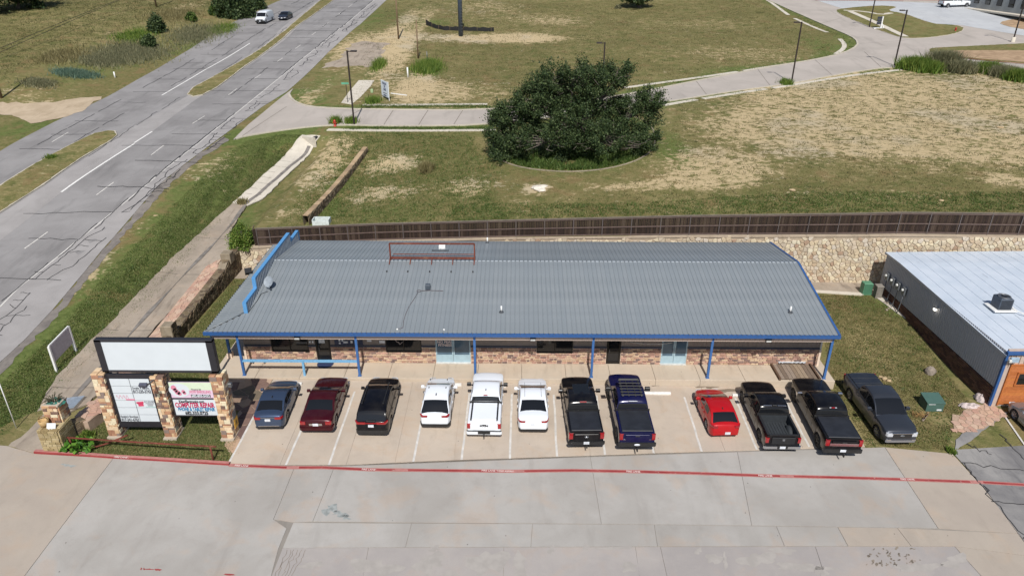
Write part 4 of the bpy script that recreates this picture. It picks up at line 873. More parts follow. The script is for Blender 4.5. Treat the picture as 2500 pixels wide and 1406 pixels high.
for px, py, lab in [(1224, 762, 'white vent pipe low on the middle of the front roof slope'), (1929, 763, 'white vent pipe near the right end of the front roof slope'), (1190, 593, 'short white vent pipe at the far edge of the roof')]:
    p = onroof(px, py); t = thing('vent_pipe', lab, 'vent pipe', p, 0, 'white vent pipes on the roof'); m = MB(); m.tube([p, p+np.array([0, 0, .45])], .055, 10); m.build('pipe', M_pvc, t); m = MB(); m.lathe([(.16, 0.0), (.13, .05), (.07, .13)], p, 12); m.build('boot', M_flash, t)
for px, py, lab in [(1084, 805, 'small round white knob near the eave right of the cable end'), (970, 804, 'small round white knob near the eave at the cable end')]: p = onroof(px, py); m = MB(); m.lathe([(.06, 0), (.06, .05), (.0, .07)], p, 10); m.build('roof_cap', M_pvc, bld)
for px, py, s, lab in [(611, 668, 1.0, 'large black floodlight on the outer edge of the side roof'), (636, 650, .6, 'small black floodlight further back on the edge of the side roof'), (592, 702, .5, 'small grey floodlight nearest the front on the edge of the side roof')]:
    p = onplane(px, py, 0, RX0); t = thing('floodlight', lab, 'floodlight', p, 0, 'floodlights on the side roof edge'); m = MB(); m.bbox((p[0]-.12, p[1], p[2]+.2*s), (.5*s, .45*s, .3*s), .04, .4, rx=.5); m.build('housing', M_black, t); m = MB(); m.box((p[0], p[1], p[2]), (.1, .1, .3*s)); m.build('bracket', M_black, t)
# ------------------------------------------------------------------ stone cells
def clip_half(poly, px, py, nx, ny):
    out = []; n = len(poly)
    for i in range(n):
        a, b = poly[i], poly[(i+1) % n]; da = (a[0]-px)*nx+(a[1]-py)*ny; db = (b[0]-px)*nx+(b[1]-py)*ny
        if da <= 0: out.append(a)
        if (da < 0 < db) or (db < 0 < da): t = da/(da-db); out.append((a[0]+(b[0]-a[0])*t, a[1]+(b[1]-a[1])*t))
    return out
def cells(x0, x1, y0, y1, s, jit=.42, seed=1, asp=1.0, inside=None):
    """irregular stones: cells round jittered seeds, clipped to the rectangle"""
    r = np.random.default_rng(seed); nx = max(1, int(round((x1-x0)/(s*asp)))); ny = max(1, int(round((y1-y0)/s))); sx = (x1-x0)/nx; sy = (y1-y0)/ny
    G = {(i, j): (x0+(i+.5+(j % 2)*.5-.25+r.uniform(-jit, jit))*sx, y0+(j+.5+r.uniform(-jit, jit))*sy) for i in range(nx) for j in range(ny)}
    out = []
    for (i, j), (cx, cy) in G.items():
        if inside is not None and not inside(cx, cy): continue
        p = [(max(x0, cx-2*sx), max(y0, cy-2*sy)), (min(x1, cx+2*sx), max(y0, cy-2*sy)), (min(x1, cx+2*sx), min(y1, cy+2*sy)), (max(x0, cx-2*sx), min(y1, cy+2*sy))]
        for di in (-2, -1, 0, 1, 2):
            for dj in (-2, -1, 0, 1, 2):
                q = G.get((i+di, j+dj))
                if q is None or (di == 0 and dj == 0): continue
                p = clip_half(p, (cx+q[0])/2, (cy+q[1])/2, q[0]-cx, q[1]-cy)
                if len(p) < 3: break
            if len(p) < 3: break
        if len(p) >= 3: out.append(p)
    return out
def stone(mb, poly, gap, depth, frame, r=0.0):
    """poly in wall coordinates (u, v); frame(u, v, w) -> world point, w out of the wall"""
    cx = sum(p[0] for p in poly)/len(poly); cy = sum(p[1] for p in poly)/len(poly); n = len(poly)
    size = max(min(math.hypot(p[0]-cx, p[1]-cy) for p in poly), .02); k1 = max(0, 1-gap/size); k2 = max(0, 1-(gap+.022)/size)*.97
    A = [frame(cx+(p[0]-cx)*k1, cy+(p[1]-cy)*k1, 0) for p in poly]; B = [frame(cx+(p[0]-cx)*k1, cy+(p[1]-cy)*k1, depth*.6) for p in poly]; T = [frame(cx+(p[0]-cx)*k2, cy+(p[1]-cy)*k2, depth) for p in poly]
    fs = [tuple(range(2*n, 3*n))]
    for i in range(n): j = (i+1) % n; fs += [(i, j, n+j, n+i), (n+i, n+j, 2*n+j, 2*n+i)]
    mb.add(A+B+T, fs, r=r)
def lay_stones(polys, gap, depth, frame, mat, parent, name='stone', limit=300, key=None, stuff='small_stones'):
    polys = sorted(polys, key=key or (lambda p: -abs(sum(p[i][0]*p[(i+1) % len(p)][1]-p[(i+1) % len(p)][0]*p[i][1] for i in range(len(p))))))
    for p in polys[:limit]:
        m = MB(); stone(m, p, gap, depth*(.7+.6*rng.random()), frame); m.build(name, mat, parent)
    if len(polys) > limit:
        m = MB()
        for p in polys[limit:]: stone(m, p, gap, depth*(.7+.6*rng.random()), frame, float(.02+.96*rng.random()))
        m.build(stuff, mat, parent, 'stuff')
M_lime = palette('limestone', [srgb(214, 200, 172), srgb(200, 183, 156), srgb(220, 210, 186), srgb(189, 171, 147), srgb(209, 191, 162), srgb(196, 178, 154), srgb(219, 205, 177), srgb(191, 170, 144), srgb(205, 193, 177), srgb(191, 177, 158), srgb(211, 197, 173), srgb(202, 188, 167), srgb(209, 193, 171), srgb(196, 182, 159), srgb(174, 148, 126)], .9, .5, 14)
M_limemort = concrete_mat('wall_mortar', srgb(168, 152, 132), srgb(178, 162, 142), srgb(142, 128, 110), .3, .9, False, 0, .4)
M_brown = palette('brown_fieldstone', [srgb(110, 96, 79), srgb(125, 110, 89), srgb(96, 84, 70), srgb(134, 120, 99), srgb(103, 86, 70), srgb(118, 104, 82)], .92, .6, 20)
M_brownmort = concrete_mat('grey_mortar', srgb(150, 138, 120), srgb(134, 122, 104), srgb(100, 90, 76), .5, 1.2, False, 0, .4)
M_pinkstone = palette('pink_flagstone', [srgb(193, 156, 136), srgb(199, 166, 145), srgb(185, 147, 129), srgb(203, 175, 153), srgb(189, 158, 140), srgb(195, 162, 139)], .92, .4, 14)
M_pinkmort = concrete_mat('flag_mortar', srgb(182, 158, 138), srgb(166, 142, 122), srgb(120, 100, 84), .5, 1.2, False, 0, .3)
M_redflag = palette('red_brown_flagstone', [srgb(128, 104, 94), srgb(148, 124, 106), srgb(112, 90, 84), srgb(186, 156, 130), srgb(136, 110, 96), srgb(120, 108, 92)], .9, .4, 14)

# ------------------------------------------------------------------ retaining wall behind the buildings
wt = [(-24.45, 1.95), (-22.9, 1.9), (-12, 2.65), (-.5, 3.30), (14, 3.74), (28, 4.12), (31.2, 4.2), (41, 4.3), (60, 4.6)]
wtop = lambda x: float(np.interp(x, [p[0] for p in wt], [p[1] for p in wt]))
wy = lambda x: float(np.interp(x, [p[0] for p in wall_line], [p[1] for p in wall_line]))-.28
rw = thing('retaining_wall', 'tall pale limestone retaining wall below the brown fence behind both buildings', 'wall', (18, 54, 0))
xs = list(np.arange(-24.45, 60.1, 1.2)); m = MB()
m.grid([[(x, wy(x), -.6), (x, wy(x)+.02, wtop(x)), (x, wy(x)+.62, wtop(x)), (x, wy(x)+.62, -.6)] for x in xs], False); m.build('wall_core', M_limemort, rw)
fr_w = lambda u, v, w: (u, wy(u)-w+.0, v)
big = cells(19.6, 42.5, -.15, 4.3, .31, .44, 3, 1.1); big = [p for p in big if max(q[1] for q in p) < wtop(p[0][0])+.05]
lft = cells(-24.4, -18.2, -.1, 2.6, .34, .44, 5, 1.15, lambda u, v: v < wtop(u)-.12)
strip_ = cells(-2, 19.6, 2.7, 4.0, .33, .42, 6, 1.15, lambda u, v: v < wtop(u)-.1)
lay_stones(big+lft+strip_, .018, .055, fr_w, M_lime, rw, 'stone', 300)
m = MB(); m.grid([[(x, wy(x)-.05, wtop(x)), (x, wy(x)-.05, wtop(x)+.07), (x, wy(x)+.64, wtop(x)+.07), (x, wy(x)+.64, wtop(x))] for x in xs], False); m.build('coping', M_limemort, rw)
drape('swale', [(20.6, 52.0), (28.6, 51.9), (30.2, 52.0), (31.2, 53.8), (20.6, 53.8)], 'P', M_ditch, .02, 1.0, .05)
drape('swale_kerb', SL([(1985, 709), (2105, 716), (2112, 718), (2105, 722), (1985, 714)], 'P'), 'P', M_ditch2, .06, 1.0, .1)
drape('swale', [(-24.2, 54.0), (-19.8, 54.0), (-19.8, 55.5), (-24.2, 55.9)], 'P', M_ditch, .02, 1.0, .05)
# ------------------------------------------------------------------ board fence on top
M_picket = palette('dark_picket', [srgb(54, 42, 36), srgb(63, 50, 42), srgb(47, 38, 34), srgb(69, 56, 48), srgb(53, 42, 38), srgb(59, 47, 41), srgb(79, 66, 57), srgb(50, 39, 33)], .92, .5, 18)
M_fpost = plain('fence_steel_post', srgb(98, 90, 88), .55, .2, var=.1)
M_rail = plain('fence_rail', srgb(98, 82, 76), .9, var=.15, scale=3)
M_cap = plain('fence_cap_board', srgb(112, 102, 90), .9, var=.15, scale=2)
fn = thing('board_fence', 'long dark brown board fence with grey posts on top of the limestone retaining wall', 'fence', (10, 54.5, 3))
fy = lambda x: wy(x)+.38
ftop = [(-24, 3.62), (-22.4, 3.58), (-12, 4.2), (-.5, 4.85), (14, 5.5), (28, 5.98), (31.2, 6.1), (41, 6.2), (60, 6.5)]
fz = lambda x: float(np.interp(x, [p[0] for p in ftop], [p[1] for p in ftop]))
pkb = MB(); pkb.box((0, .028, .5), (.132, .02, 1.0)); pkm = pkb.mesh('picket', M_picket)
px_ = list(np.arange(-22.6, 46, .142)); ok = sorted(px_, key=lambda x: abs(x-24) if x > 18 else 100+abs(x))
m = MB()
for i, x in enumerate(ok):
    z0 = wtop(x)+.1; h = fz(x)-.05-z0+rng.normal()*.012
    if i < 300: o = link('picket', pkm, fn); o.location = (x, fy(x)+rng.normal()*.003, z0); o.scale = (1, 1, h)
    else: m.box((x, fy(x)+.028+rng.normal()*.003, z0+h/2), (.132, .02, h), r=float(.02+.96*rng.random()))
m.build('pickets', M_picket, fn, 'stuff')
posts = [onplane(p_, 600, 1, 54.3)[0] for p_ in (612, 637, 692, 761, 831, 900, 968, 1037, 1105, 1173, 1241)]+[-.5+2.3*i for i in range(0)]
posts = [-22.3, -21.2]+list(np.arange(-19.2, 46, 2.38))
for x in posts: m = MB(); m.box((x, fy(x)-.03, (wtop(x)+fz(x))/2), (.07, .07, fz(x)-wtop(x)+.06)); m.build('post', M_fpost, fn)
for a, b in zip(posts, posts[1:]):
    for k in (.10, .50, .94):
        za = wtop(a)+(fz(a)-wtop(a))*k; zb = wtop(b)+(fz(b)-wtop(b))*k; m = MB(); m.beam((a+.03, fy(a)-.02, za), (b-.03, fy(b)-.02, zb), .045, .09); m.build('rail', M_rail, fn)
    m = MB(); m.beam((a, fy(a)+.02, fz(a)), (b, fy(b)+.02, fz(b)), .2, .045); m.build('cap_board', M_cap, fn)
m = MB()
for k in (.1, .5, .94): m.beam((-22.6, fy(-22.6)+.0, 2.0+1.6*k), (-22.9, fy(-22.6)+1.2, 2.0+1.5*k), .045, .09)
m.build('end_rail', M_rail, fn)

# ------------------------------------------------------------------ low stone wall along the ditch, with its flagstone slope
lw = thing('low_stone_wall', 'low rough brown stone wall running beside the concrete ditch left of the shop', 'wall', (-24.3, 46, 0))
lwt = lambda y: float(np.interp(y, [36, 40, 45, 50, 53.2, 53.3, 55.9], [.45, .62, .95, 1.25, 1.42, 1.75, 1.9]))
lx = lambda y: -24.3+.022*(y-40)-.3*(y < 40)*(40-y)/4
ys = list(np.arange(36.6, 56.2, .7)); m = MB()
m.grid([[(lx(y)+.0, y, -.4), (lx(y), y, lwt(y)), (lx(y)-.62, y, lwt(y)), (lx(y)-.62, y, -.4)][::-1] for y in ys], False); m.build('wall_core', M_brownmort, lw)
face = cells(36.7, 55.9, -.1, 1.95, .25, .4, 9, 1.6, lambda u, v: v < lwt(u)-.06)
lay_stones(face, .012, .05, lambda u, v, w: (lx(u)+w, u, v), M_brown, lw, 'stone', 150)
topc = cells(36.7, 55.9, 0, .62, .26, .4, 10, 1.3)
lay_stones(topc, .02, .035, lambda u, v, w: (lx(u)-v, u, lwt(u)+w), M_brown, lw, 'cap_stone', 150)
m = MB()
for y, h in ((43.3, .75), (54.2, .5)): m.bbox((lx(y)-.3, y, lwt(y)+h/2-.2), (.8, .8, h+.4), .05)
m.build('pier', M_brownmort, lw)
pr_ = cells(42.9, 43.7, 0, 1.7, .2, .4, 12, 1.5); lay_stones(pr_, .012, .04, lambda u, v, w: (lx(43)+.12+w, u, v), M_brown, lw, 'pier_stone', 60)
fl = thing('flagstone_slope', 'pink flagstone slope between the concrete ditch and the low stone wall', 'paving', (-25.3, 46, .5))
def fz_(x, y): k = min(1, max(0, (x+26.3)/1.55)); a = float(UZ(-26.3, y))+.06; return a+(lwt(y)-.08-a)*k**.8
def fpoly(u, v): return (-26.25+1.5*v/1.5, u)
m = MB(); m.grid([[(x, y, fz_(x, y)-.01) for x in (-26.3, -25.9, -25.3, -24.72)] for y in np.arange(36.8, 54.3, .7)], False); m.build('bed', M_pinkmort, fl)
lay_stones(cells(36.8, 54.2, 0, 1.5, .36, .4, 14, 1.35), .014, .03, lambda u, v, w: (-26.25+v, u, fz_(-26.25+v, u)+w), M_pinkstone, fl, 'flagstone', 300)
# flagstones at the foot of the big sign
fb = thing('flagstone_path', 'dark red brown flagstone path between the big sign and the first parking bay', 'paving', S(600, 1000))
pf = SL([(542, 926), (668, 922), (632, 985), (612, 1020), (563, 1110), (548, 1085), (585, 1000)]); xa, ya = min(p[0] for p in pf), min(p[1] for p in pf); xb, yb = max(p[0] for p in pf), max(p[1] for p in pf)
drape('bed', pf, 'P', M_pinkmort, .012, 1, 0, fb, None)
lay_stones(cells(xa, xb, ya, yb, .62, .42, 15, 1.25, lambda u, v: bool(inpoly(pf, np.array(u), np.array(v)))), .022, .03, lambda u, v, w: (u, v, float(PZ(u, v))+.014+w), M_redflag, fb, 'flagstone', 200)
fb = thing('flagstone_patch', 'pink flagstone patch on the lawn corner beside the metal shed', 'paving', S(2390, 1020))
pf = SL([(2322, 1052), (2335, 1020), (2368, 990), (2420, 985), (2452, 1008), (2440, 1032), (2400, 1046), (2350, 1056)]); xa, ya = min(p[0] for p in pf), min(p[1] for p in pf); xb, yb = max(p[0] for p in pf), max(p[1] for p in pf)
drape('bed', ragged(pf, .1, .5, 3), 'P', M_pinkmort, .04, 1, 0, fb, None)
lay_stones(cells(xa, xb, ya, yb, .36, .42, 16, 1.2, lambda u, v: bool(inpoly(pf, np.array(u), np.array(v)))), .03, .025, lambda u, v, w: (u, v, float(PZ(u, v))+.045+w), M_pinkstone, fb, 'flagstone', 200)
# stone wall in the field behind the fence
fw = thing('field_wall', 'low tan stone wall running up the field from the fence toward the street', 'wall', S(810, 470, 'U'))
A = S(748, 551, 'U'); Bp = S(893, 372, 'U'); d_ = (Bp-A)[:2]; Lw = float(np.hypot(*d_)); d_ = d_/Lw; nr = np.array([d_[1], -d_[0]])
gz = lambda u: float(UZ(A[0]+d_[0]*u, A[1]+d_[1]*u)); hh = lambda u: .95-.35*u/Lw
W3 = lambda u, off, z: (A[0]+d_[0]*u+nr[0]*off, A[1]+d_[1]*u+nr[1]*off, gz(u)+z)
m = MB(); m.grid([[W3(u, -.25, -.3), W3(u, -.25, hh(u)), W3(u, .25, hh(u)), W3(u, .25, -.3)] for u in np.linspace(0, Lw, 30)], False); m.build('wall_core', M_brownmort, fw)
lay_stones(cells(0, Lw, 0, .95, .22, .4, 17, 1.5, lambda u, v: v < hh(u)-.05), .012, .05, lambda u, v, w: W3(u, .25+w, v), M_brown, fw, 'stone', 0)
lay_stones(cells(0, Lw, -.27, .27, .5, .25, 18, 1.2), .015, .05, lambda u, v, w: W3(u, -v, hh(u)+w), palette('tan_capstone', [srgb(170, 146, 116), srgb(156, 134, 108), srgb(182, 158, 128)], .9), fw, 'cap_stone', 100)
# kerb ring round the big tree
ring = smooth_line(SL([(1200, 372), (1222, 392), (1260, 407), (1320, 417), (1400, 421), (1480, 414), (1550, 396), (1590, 372), (1602, 345), (1590, 300), (1500, 270), (1380, 262), (1270, 280), (1210, 330)], 'U'), True, 2)
kerb('tree_kerb', ring+ring[:2], .12, .07, 'U', M_ditch)
drape('tree_bed', ring, 'U', grass_mat('shaded_turf'), .03, 1.0, 0, attrs={'dirt': lambda x, y: ZERO(x, y)+.2*np.sin(x*1.1)*np.sin(y*.9), 'lush': lambda x, y: ZERO(x, y)+.55, 'straw': ZERO})
# ------------------------------------------------------------------ grey metal building on the right
M_shed = plain('grey_sheet_wall', srgb(172, 172, 176), .55, var=.04)
def whiteroof():
    t = NT('white_coated_roof'); v = t.coord(); n = t.noise(.6, v, 5); st = t.noise(1.3, t.coord((2.5, .3, 1)), 5, .7)
    c = t.mix(t.ss(n, .3, .7), srgb(184, 194, 206), srgb(196, 204, 214)); c = t.mix(t.mth('MULTIPLY', t.ss(st, .62, .72), .5), c, srgb(120, 126, 134)); return t.out(c, .5, 0, .4)
M_wroof = whiteroof()
M_cedar = palette('cedar_board', [srgb(186, 112, 62), srgb(196, 122, 68), srgb(176, 104, 58), srgb(190, 116, 70)], .6, .2, 20)
A0 = np.array([30.0, 37.5]); dL = np.array([-.50, 14.7]); dL = dL/np.hypot(*dL); dR = np.array([1.0, .03]); LEN = 14.8; ROOFZ = 3.3; G0 = -.85
W2 = lambda u, v, z: (*(A0+dR*u+dL*v), z)
shed = thing('metal_shed', 'grey sheet metal building with white coated roof and cedar front at the right edge', 'building', W2(0, 0, G0))
zr = lambda v: ROOFZ+.16-.34*abs(v-LEN*.86)/LEN*1.2
m = MB(); y = 0
q_ = []
for i in range(74):
    u = i*.2; q_ += [(u, 0), (u+.09, 0), (u+.11, -.03), (u+.18, -.03)]
m.grid([[(*(A0+dL*min(u, LEN)+np.array([o, 0])), .62), (*(A0+dL*min(u, LEN)+np.array([o, 0])), ROOFZ-.05)] for u, o in q_], False); m.build('side_wall', M_shed, shed)
m = MB(); m.add([W2(.03, 0, G0-.4), W2(.03, LEN, G0-.4), W2(.03, LEN, .7), W2(.03, 0, .7)], [(0, 1, 2, 3)]); m.build('brick_base', M_brownmort, shed)
M_dkbrick = palette('dark_red_brick', [srgb(104, 74, 62), srgb(122, 90, 74), srgb(90, 66, 58), srgb(112, 84, 66)], .92, .5, 30)
bb = [(u, v) for v in range(9) for u in np.arange(.2+(v % 2)*.18, LEN-.2, .37)]
bm2 = MB(); bm2.bbox((0, 0, 0), (.1, .345, .12), .012); bme2 = bm2.mesh('brick', M_dkbrick); ang = math.atan2(dL[1], dL[0])-math.pi/2
m = MB()
for i, (u, v) in enumerate(bb):
    c = W2(.0, u, -.62+v*.14)
    if i < 290: o = link('brick', bme2, shed); o.location = Vector(c); o.rotation_euler = (0, 0, ang)
    else: m.bbox(c, (.1, .345, .12), .012, ang, r=float(.02+.96*rng.random()))
m.build('brick_courses', M_dkbrick, shed, 'stuff')
m = MB(); m.box(W2(15, -.02+.06, 1.3), (29.9, .1, 4.2), math.atan2(dR[1], dR[0])); m.build('front_wall', M_tanpan, shed)
m = MB()
for i in range(40): m.box(W2(.35+i*.3, -.04, 2.65), (.04, .05, 1.0))
m.build('siding_rib', M_tanpan, shed, 'stuff')
ct = onplane(2404, 889, 1, 37.5); cb = -.62
for i in range(13): m = MB(); m.box(W2(.55+6, -.06, cb+.12+i*.22), (12.0, .06, .213), math.atan2(dR[1], dR[0])); m.build('cedar_board', M_cedar, shed)
m = MB(); m.box(W2(.5, -.07, cb+1.4), (.1, .1, 2.9)); m.box(W2(6.5, -.07, cb+2.93), (12.1, .1, .1), math.atan2(dR[1], dR[0])); m.build('cedar_trim', M_cedar, shed)
wl_ = onplane(2455, 910, 1, 37.42); wb_ = onplane(2455, 940, 1, 37.42)
m = MB(); wz = (wl_[2]+wb_[2])/2; wh = wl_[2]-wb_[2]
AR = math.atan2(dR[1], dR[0])
for z in (-.5, .5): m.box(W2(2.4, -.11, wz+z*wh), (2.7, .08, .12), AR)
for x in (1.1, 3.7): m.box(W2(x, -.11, wz), (.12, .08, wh+.1), AR)
wf = m.build('window', M_cedar, shed); m = MB(); m.box(W2(2.4, -.115, wz), (2.5, .03, wh), AR); m.build('pane', M_glass, wf)
m = MB(); m.box(W2(.02, -.05, 1.2), (.16, .14, 4.2)); m.build('corner_trim', M_blue, shed)
m = MB(); m.box(W2(14.9, -.12, ROOFZ-.1), (30, .16, .18), math.atan2(dR[1], dR[0])); m.build('gutter', M_blue, shed)
# roof panels, ribs running front to back
pr = [(0, 0), (.86, 0), (.88, .035), (.92, .035), (.94, 0)]
for i in range(32):
    m = MB(); m.grid([[W2(-.12+i*.94+x, v, zr(v)-.05+h) for x, h in pr] for v in (-.15, LEN*.86, LEN+.15)], False); m.build('roof_panel', M_wroof, shed)
m = MB(); m.grid([[W2(-.14, v, zr(v)-.04), W2(-.14, v, zr(v)-.2), ] for v in (-.15, LEN*.86, LEN+.15)], False); m.build('rake_trim', M_shed, shed)
m = MB(); m.add([W2(0, LEN, G0), W2(30, LEN, G0), W2(30, LEN, ROOFZ), W2(0, LEN, ROOFZ)], [(0, 1, 2, 3)]); m.build('back_wall', M_shed, shed)
m = MB(); c = onplane(2289, 741, 0, 29.2); k = 5.6
M_bulb = NT('lit_lamp'); M_bulb.b.inputs['Emission Color'].default_value = (1, .93, .8, 1); M_bulb.b.inputs['Emission Strength'].default_value = 4; M_bulb = M_bulb.out((.9, .9, .85), .4)
lp = W2(-.15, 7.2, 2.45)
m.bbox(lp, (.16, .2, .14), .02); o = m.build('wall_lamp', M_steel, shed); m = MB(); m.lathe([(.0, -.16), (.1, -.14), (.12, -.05), (.05, 0)], (lp[0]-.05, lp[1], lp[2]-.05), 12); m.build('bulb', M_bulb, o)
p = W2(.35, -.3, ROOFZ-.45); t = thing('floodlight', 'pale floodlight with grey box at the blue corner of the metal building', 'floodlight', p); m = MB(); m.bbox(p, (.5, .16, .3), .03); m.build('box', plain('grey_lamp_box', srgb(150, 170, 186), .5), t); m = MB(); m.bbox((p[0]-.32, p[1]-.1, p[2]-.02), (.16, .16, .18), .04); m.build('lamp_head', M_lampwhite, t)
# meters and conduits on the side wall
mt = thing('meter_bank', 'row of four electric meters with grey conduits on the shaded metal wall', 'meter bank', W2(-.2, 12.3, 1))
M_grey = plain('meter_grey', srgb(104, 108, 112), .45, .3)
for i in range(4):
    v = 11.2+i*.85; m = MB(); m.bbox(W2(-.16, v, 1.75), (.2, .36, .6), .03); b_ = m.build('meter_box', M_grey, mt)
    m = MB(); m.lathe([(.11, 0), (.11, -.08), (.07, -.12), (0, -.13)], (W2(-.28, v, 1.85)), 14, 'X'); m.build('meter', M_lampwhite, b_)
    m = MB(); m.tube([W2(-.16, v, 1.4), W2(-.16, v, .9), W2(-.3, v-.1, .3), W2(-.34, v-.1, -.4)], .035, 6); m.build('conduit', M_steel, mt)
# rooftop unit
p = Vector(W2(0, 0, 0)); c = onplane(2442, 752, 2, ROOFZ+.02); t = thing('rooftop_unit', 'dark grey condenser unit with round fan on the white roof', 'air conditioner', c)
m = MB(); m.bbox((c[0], c[1], c[2]+.04), (1.5, 1.3, .07), .02); m.build('curb', M_pvc, t)
m = MB(); m.bbox((c[0], c[1], c[2]+.48), (.88, .88, .8), .06); b_ = m.build('casing', plain('unit_grey', srgb(72, 80, 92), .5, .2), t)
for s in range(9): m = MB(); m.box((c[0], c[1]-.445, c[2]+.15+s*.075), (.74, .02, .03)); m.build('louvre', M_black, b_)
m = MB(); m.lathe([(.39, .0), (.41, .05), (.34, .06), (.32, .01)], (c[0], c[1], c[2]+.885), 20); m.build('fan_ring', M_steel, t); m = MB()
for k in range(4): m.box((c[0]+.15*math.cos(k*1.571), c[1]+.15*math.sin(k*1.571), c[2]+.9), (.28, .11, .015), k*1.571, rx=.3)
m.build('fan', M_black, t)
m = MB(); m.tube([(c[0]+.5, c[1]-.2, c[2]+.3), (c[0]+.7, c[1]-.3, c[2]+.1), (c[0]+.9, c[1]-.9, c[2]+.08), (c[0]+1.4, c[1]-1.2, c[2]+.06)], .04, 6); m.build('pipe', M_pvc, t)
# things on the side lawn
def on(px, py, s='P'): return S(px, py, s)
M_green = plain('green_metal', srgb(84, 134, 106), .55, var=.06); M_teal = plain('transformer_green', srgb(70, 98, 90), .55, var=.05)
p = on(2116, 720); t = thing('condenser', 'pale green slatted condenser box standing by the retaining wall', 'air conditioner', p)
m = MB(); m.bbox((p[0], p[1]+.3, p[2]+.5), (.72, .62, 1.0), .05); b_ = m.build('casing', M_green, t)
for i in range(9): m = MB(); m.box((p[0], p[1]-.015, p[2]+.14+i*.1), (.64, .02, .03)); m.build('slat', plain('green_slat', srgb(56, 96, 74), .6) if i == 0 else bpy.data.materials['green_slat'], b_)
p = on(2140, 728); t = thing('grey_bin', 'tall grey bin beside the green condenser in the wall shadow', 'bin', p); m = MB(); m.bbox((p[0]+.1, p[1]+.2, p[2]+.5), (.5, .5, 1.0), .05); m.build('body', plain('bin_grey', srgb(120, 114, 106), .7), t); m = MB(); m.bbox((p[0]+.1, p[1]+.2, p[2]+1.04), (.56, .56, .08), .03); m.build('lid', plain('bin_lid', srgb(132, 126, 118), .7), t)
p = on(2280, 1004); t = thing('transformer', 'dark green transformer cabinet on the side lawn', 'transformer', p)
m = MB(); m.add([(p[0]+x, p[1]+y, p[2]+z) for x, y, z in [(-.54, 0, 0), (.54, 0, 0), (.54, .9, 0), (-.54, .9, 0), (-.54, 0, .6), (.54, 0, .6), (.54, .9, .74), (-.54, .9, .74)]], [(0, 1, 5, 4), (1, 2, 6, 5), (2, 3, 7, 6), (3, 0, 4, 7), (4, 5, 6, 7)]); m.build('cabinet', M_teal, t)
m = MB(); m.add([(p[0]+x, p[1]+y, p[2]+z) for x, y, z in [(-.57, -.04, .58), (.57, -.04, .58), (.57, .94, .74), (-.57, .94, .74), (-.57, -.04, .64), (.57, -.04, .64), (.57, .94, .8), (-.57, .94, .8)]], [(0, 1, 5, 4), (1, 2, 6, 5), (2, 3, 7, 6), (3, 0, 4, 7), (4, 5, 6, 7)]); m.build('lid', M_teal, t)
m = MB(); m.box((p[0]-.25, p[1]-.012, p[2]+.55), (.42, .012, .07)); m.build('notice', M_paper, t); m = MB(); m.box((p[0]+.28, p[1]-.012, p[2]+.12), (.3, .02, .1)); m.build('vent', M_paper, t)
def rockmesh(mb, c, r, seed, flat=.65):
    q = np.random.default_rng(seed); bm2_ = bmesh.new(); bmesh.ops.create_icosphere(bm2_, subdivisions=2, radius=1)
    ph = q.random((5, 3))*6; d = q.normal(size=(5, 3))
    vs = []
    for v in bm2_.verts:
        n_ = 1+.16*sum(math.sin(float(np.dot(d[k], v.co))*2+ph[k, 0]) for k in range(3))*.7+q.normal()*.04; vs.append((c[0]+v.co.x*r*n_, c[1]+v.co.y*r*n_*.85, c[2]+r*flat*.6+v.co.z*r*flat*n_))
    mb.add(vs, [tuple(v.index for v in f.verts) for f in bm2_.faces]); bm2_.free()
M_rock = concrete_mat('grey_rock', srgb(150, 138, 126), srgb(130, 120, 110), srgb(100, 90, 80), .5, 1.2, False, 0, .3); M_tanrock = concrete_mat('tan_rock', srgb(190, 168, 134), srgb(172, 150, 118), srgb(140, 120, 96), .5, 2, False, 0, .3)
p = on(2274, 912); m = MB(); rockmesh(m, p, .36, 3, .9); tag(m.build('boulder', M_rock), 'grey boulder on the side lawn below the metal building', 'boulder')
for i, (px, py, r0) in enumerate([(2158, 926, .2), (2170, 931, .16), (2150, 921, .14)]): p = on(px, py); m = MB(); rockmesh(m, p, r0, 20+i, .5); tag(m.build('flat_stone', M_tanrock), ['largest tan flat stone in the bare patch behind the grey pickup', 'tan flat stone nearest the camera in the bare patch behind the grey pickup', 'smallest tan flat stone in the bare patch behind the grey pickup'][i], 'stone', 'flat stones behind the grey pickup')
t = thing('stone_edging', 'pale concrete and rubble edging along the foot of the metal wall', 'edging', on(2190, 745))
e1 = SL([(2122, 716), (2150, 735), (2190, 765), (2230, 790)], 'P'); drape('edging_slab', [*e1, *[(x+.75, y+.2) for x, y in e1[::-1]]], 'P', M_ditch2, .05, .6, .05, t, None)
m = MB(); P = resample(SL([(2235, 792), (2300, 850), (2380, 925), (2405, 958)], 'P'), .5, False)
for a, b in zip(P, P[1:]): m.beam((*a, float(PZ(*a))+.06), (*b, float(PZ(*b))+.06), .16, .14)
m.build('edging_strip', M_curb, t)
for i in range(40): pass
m = MB()
for i in range(26): q = on(2150+rng.random()*75, 728+rng.random()*8+(i*1.2)); rockmesh(m, (q[0]+.2, q[1], q[2]), .08+.07*rng.random(), 40+i)
m.build('rubble', M_rock, t, 'stuff')
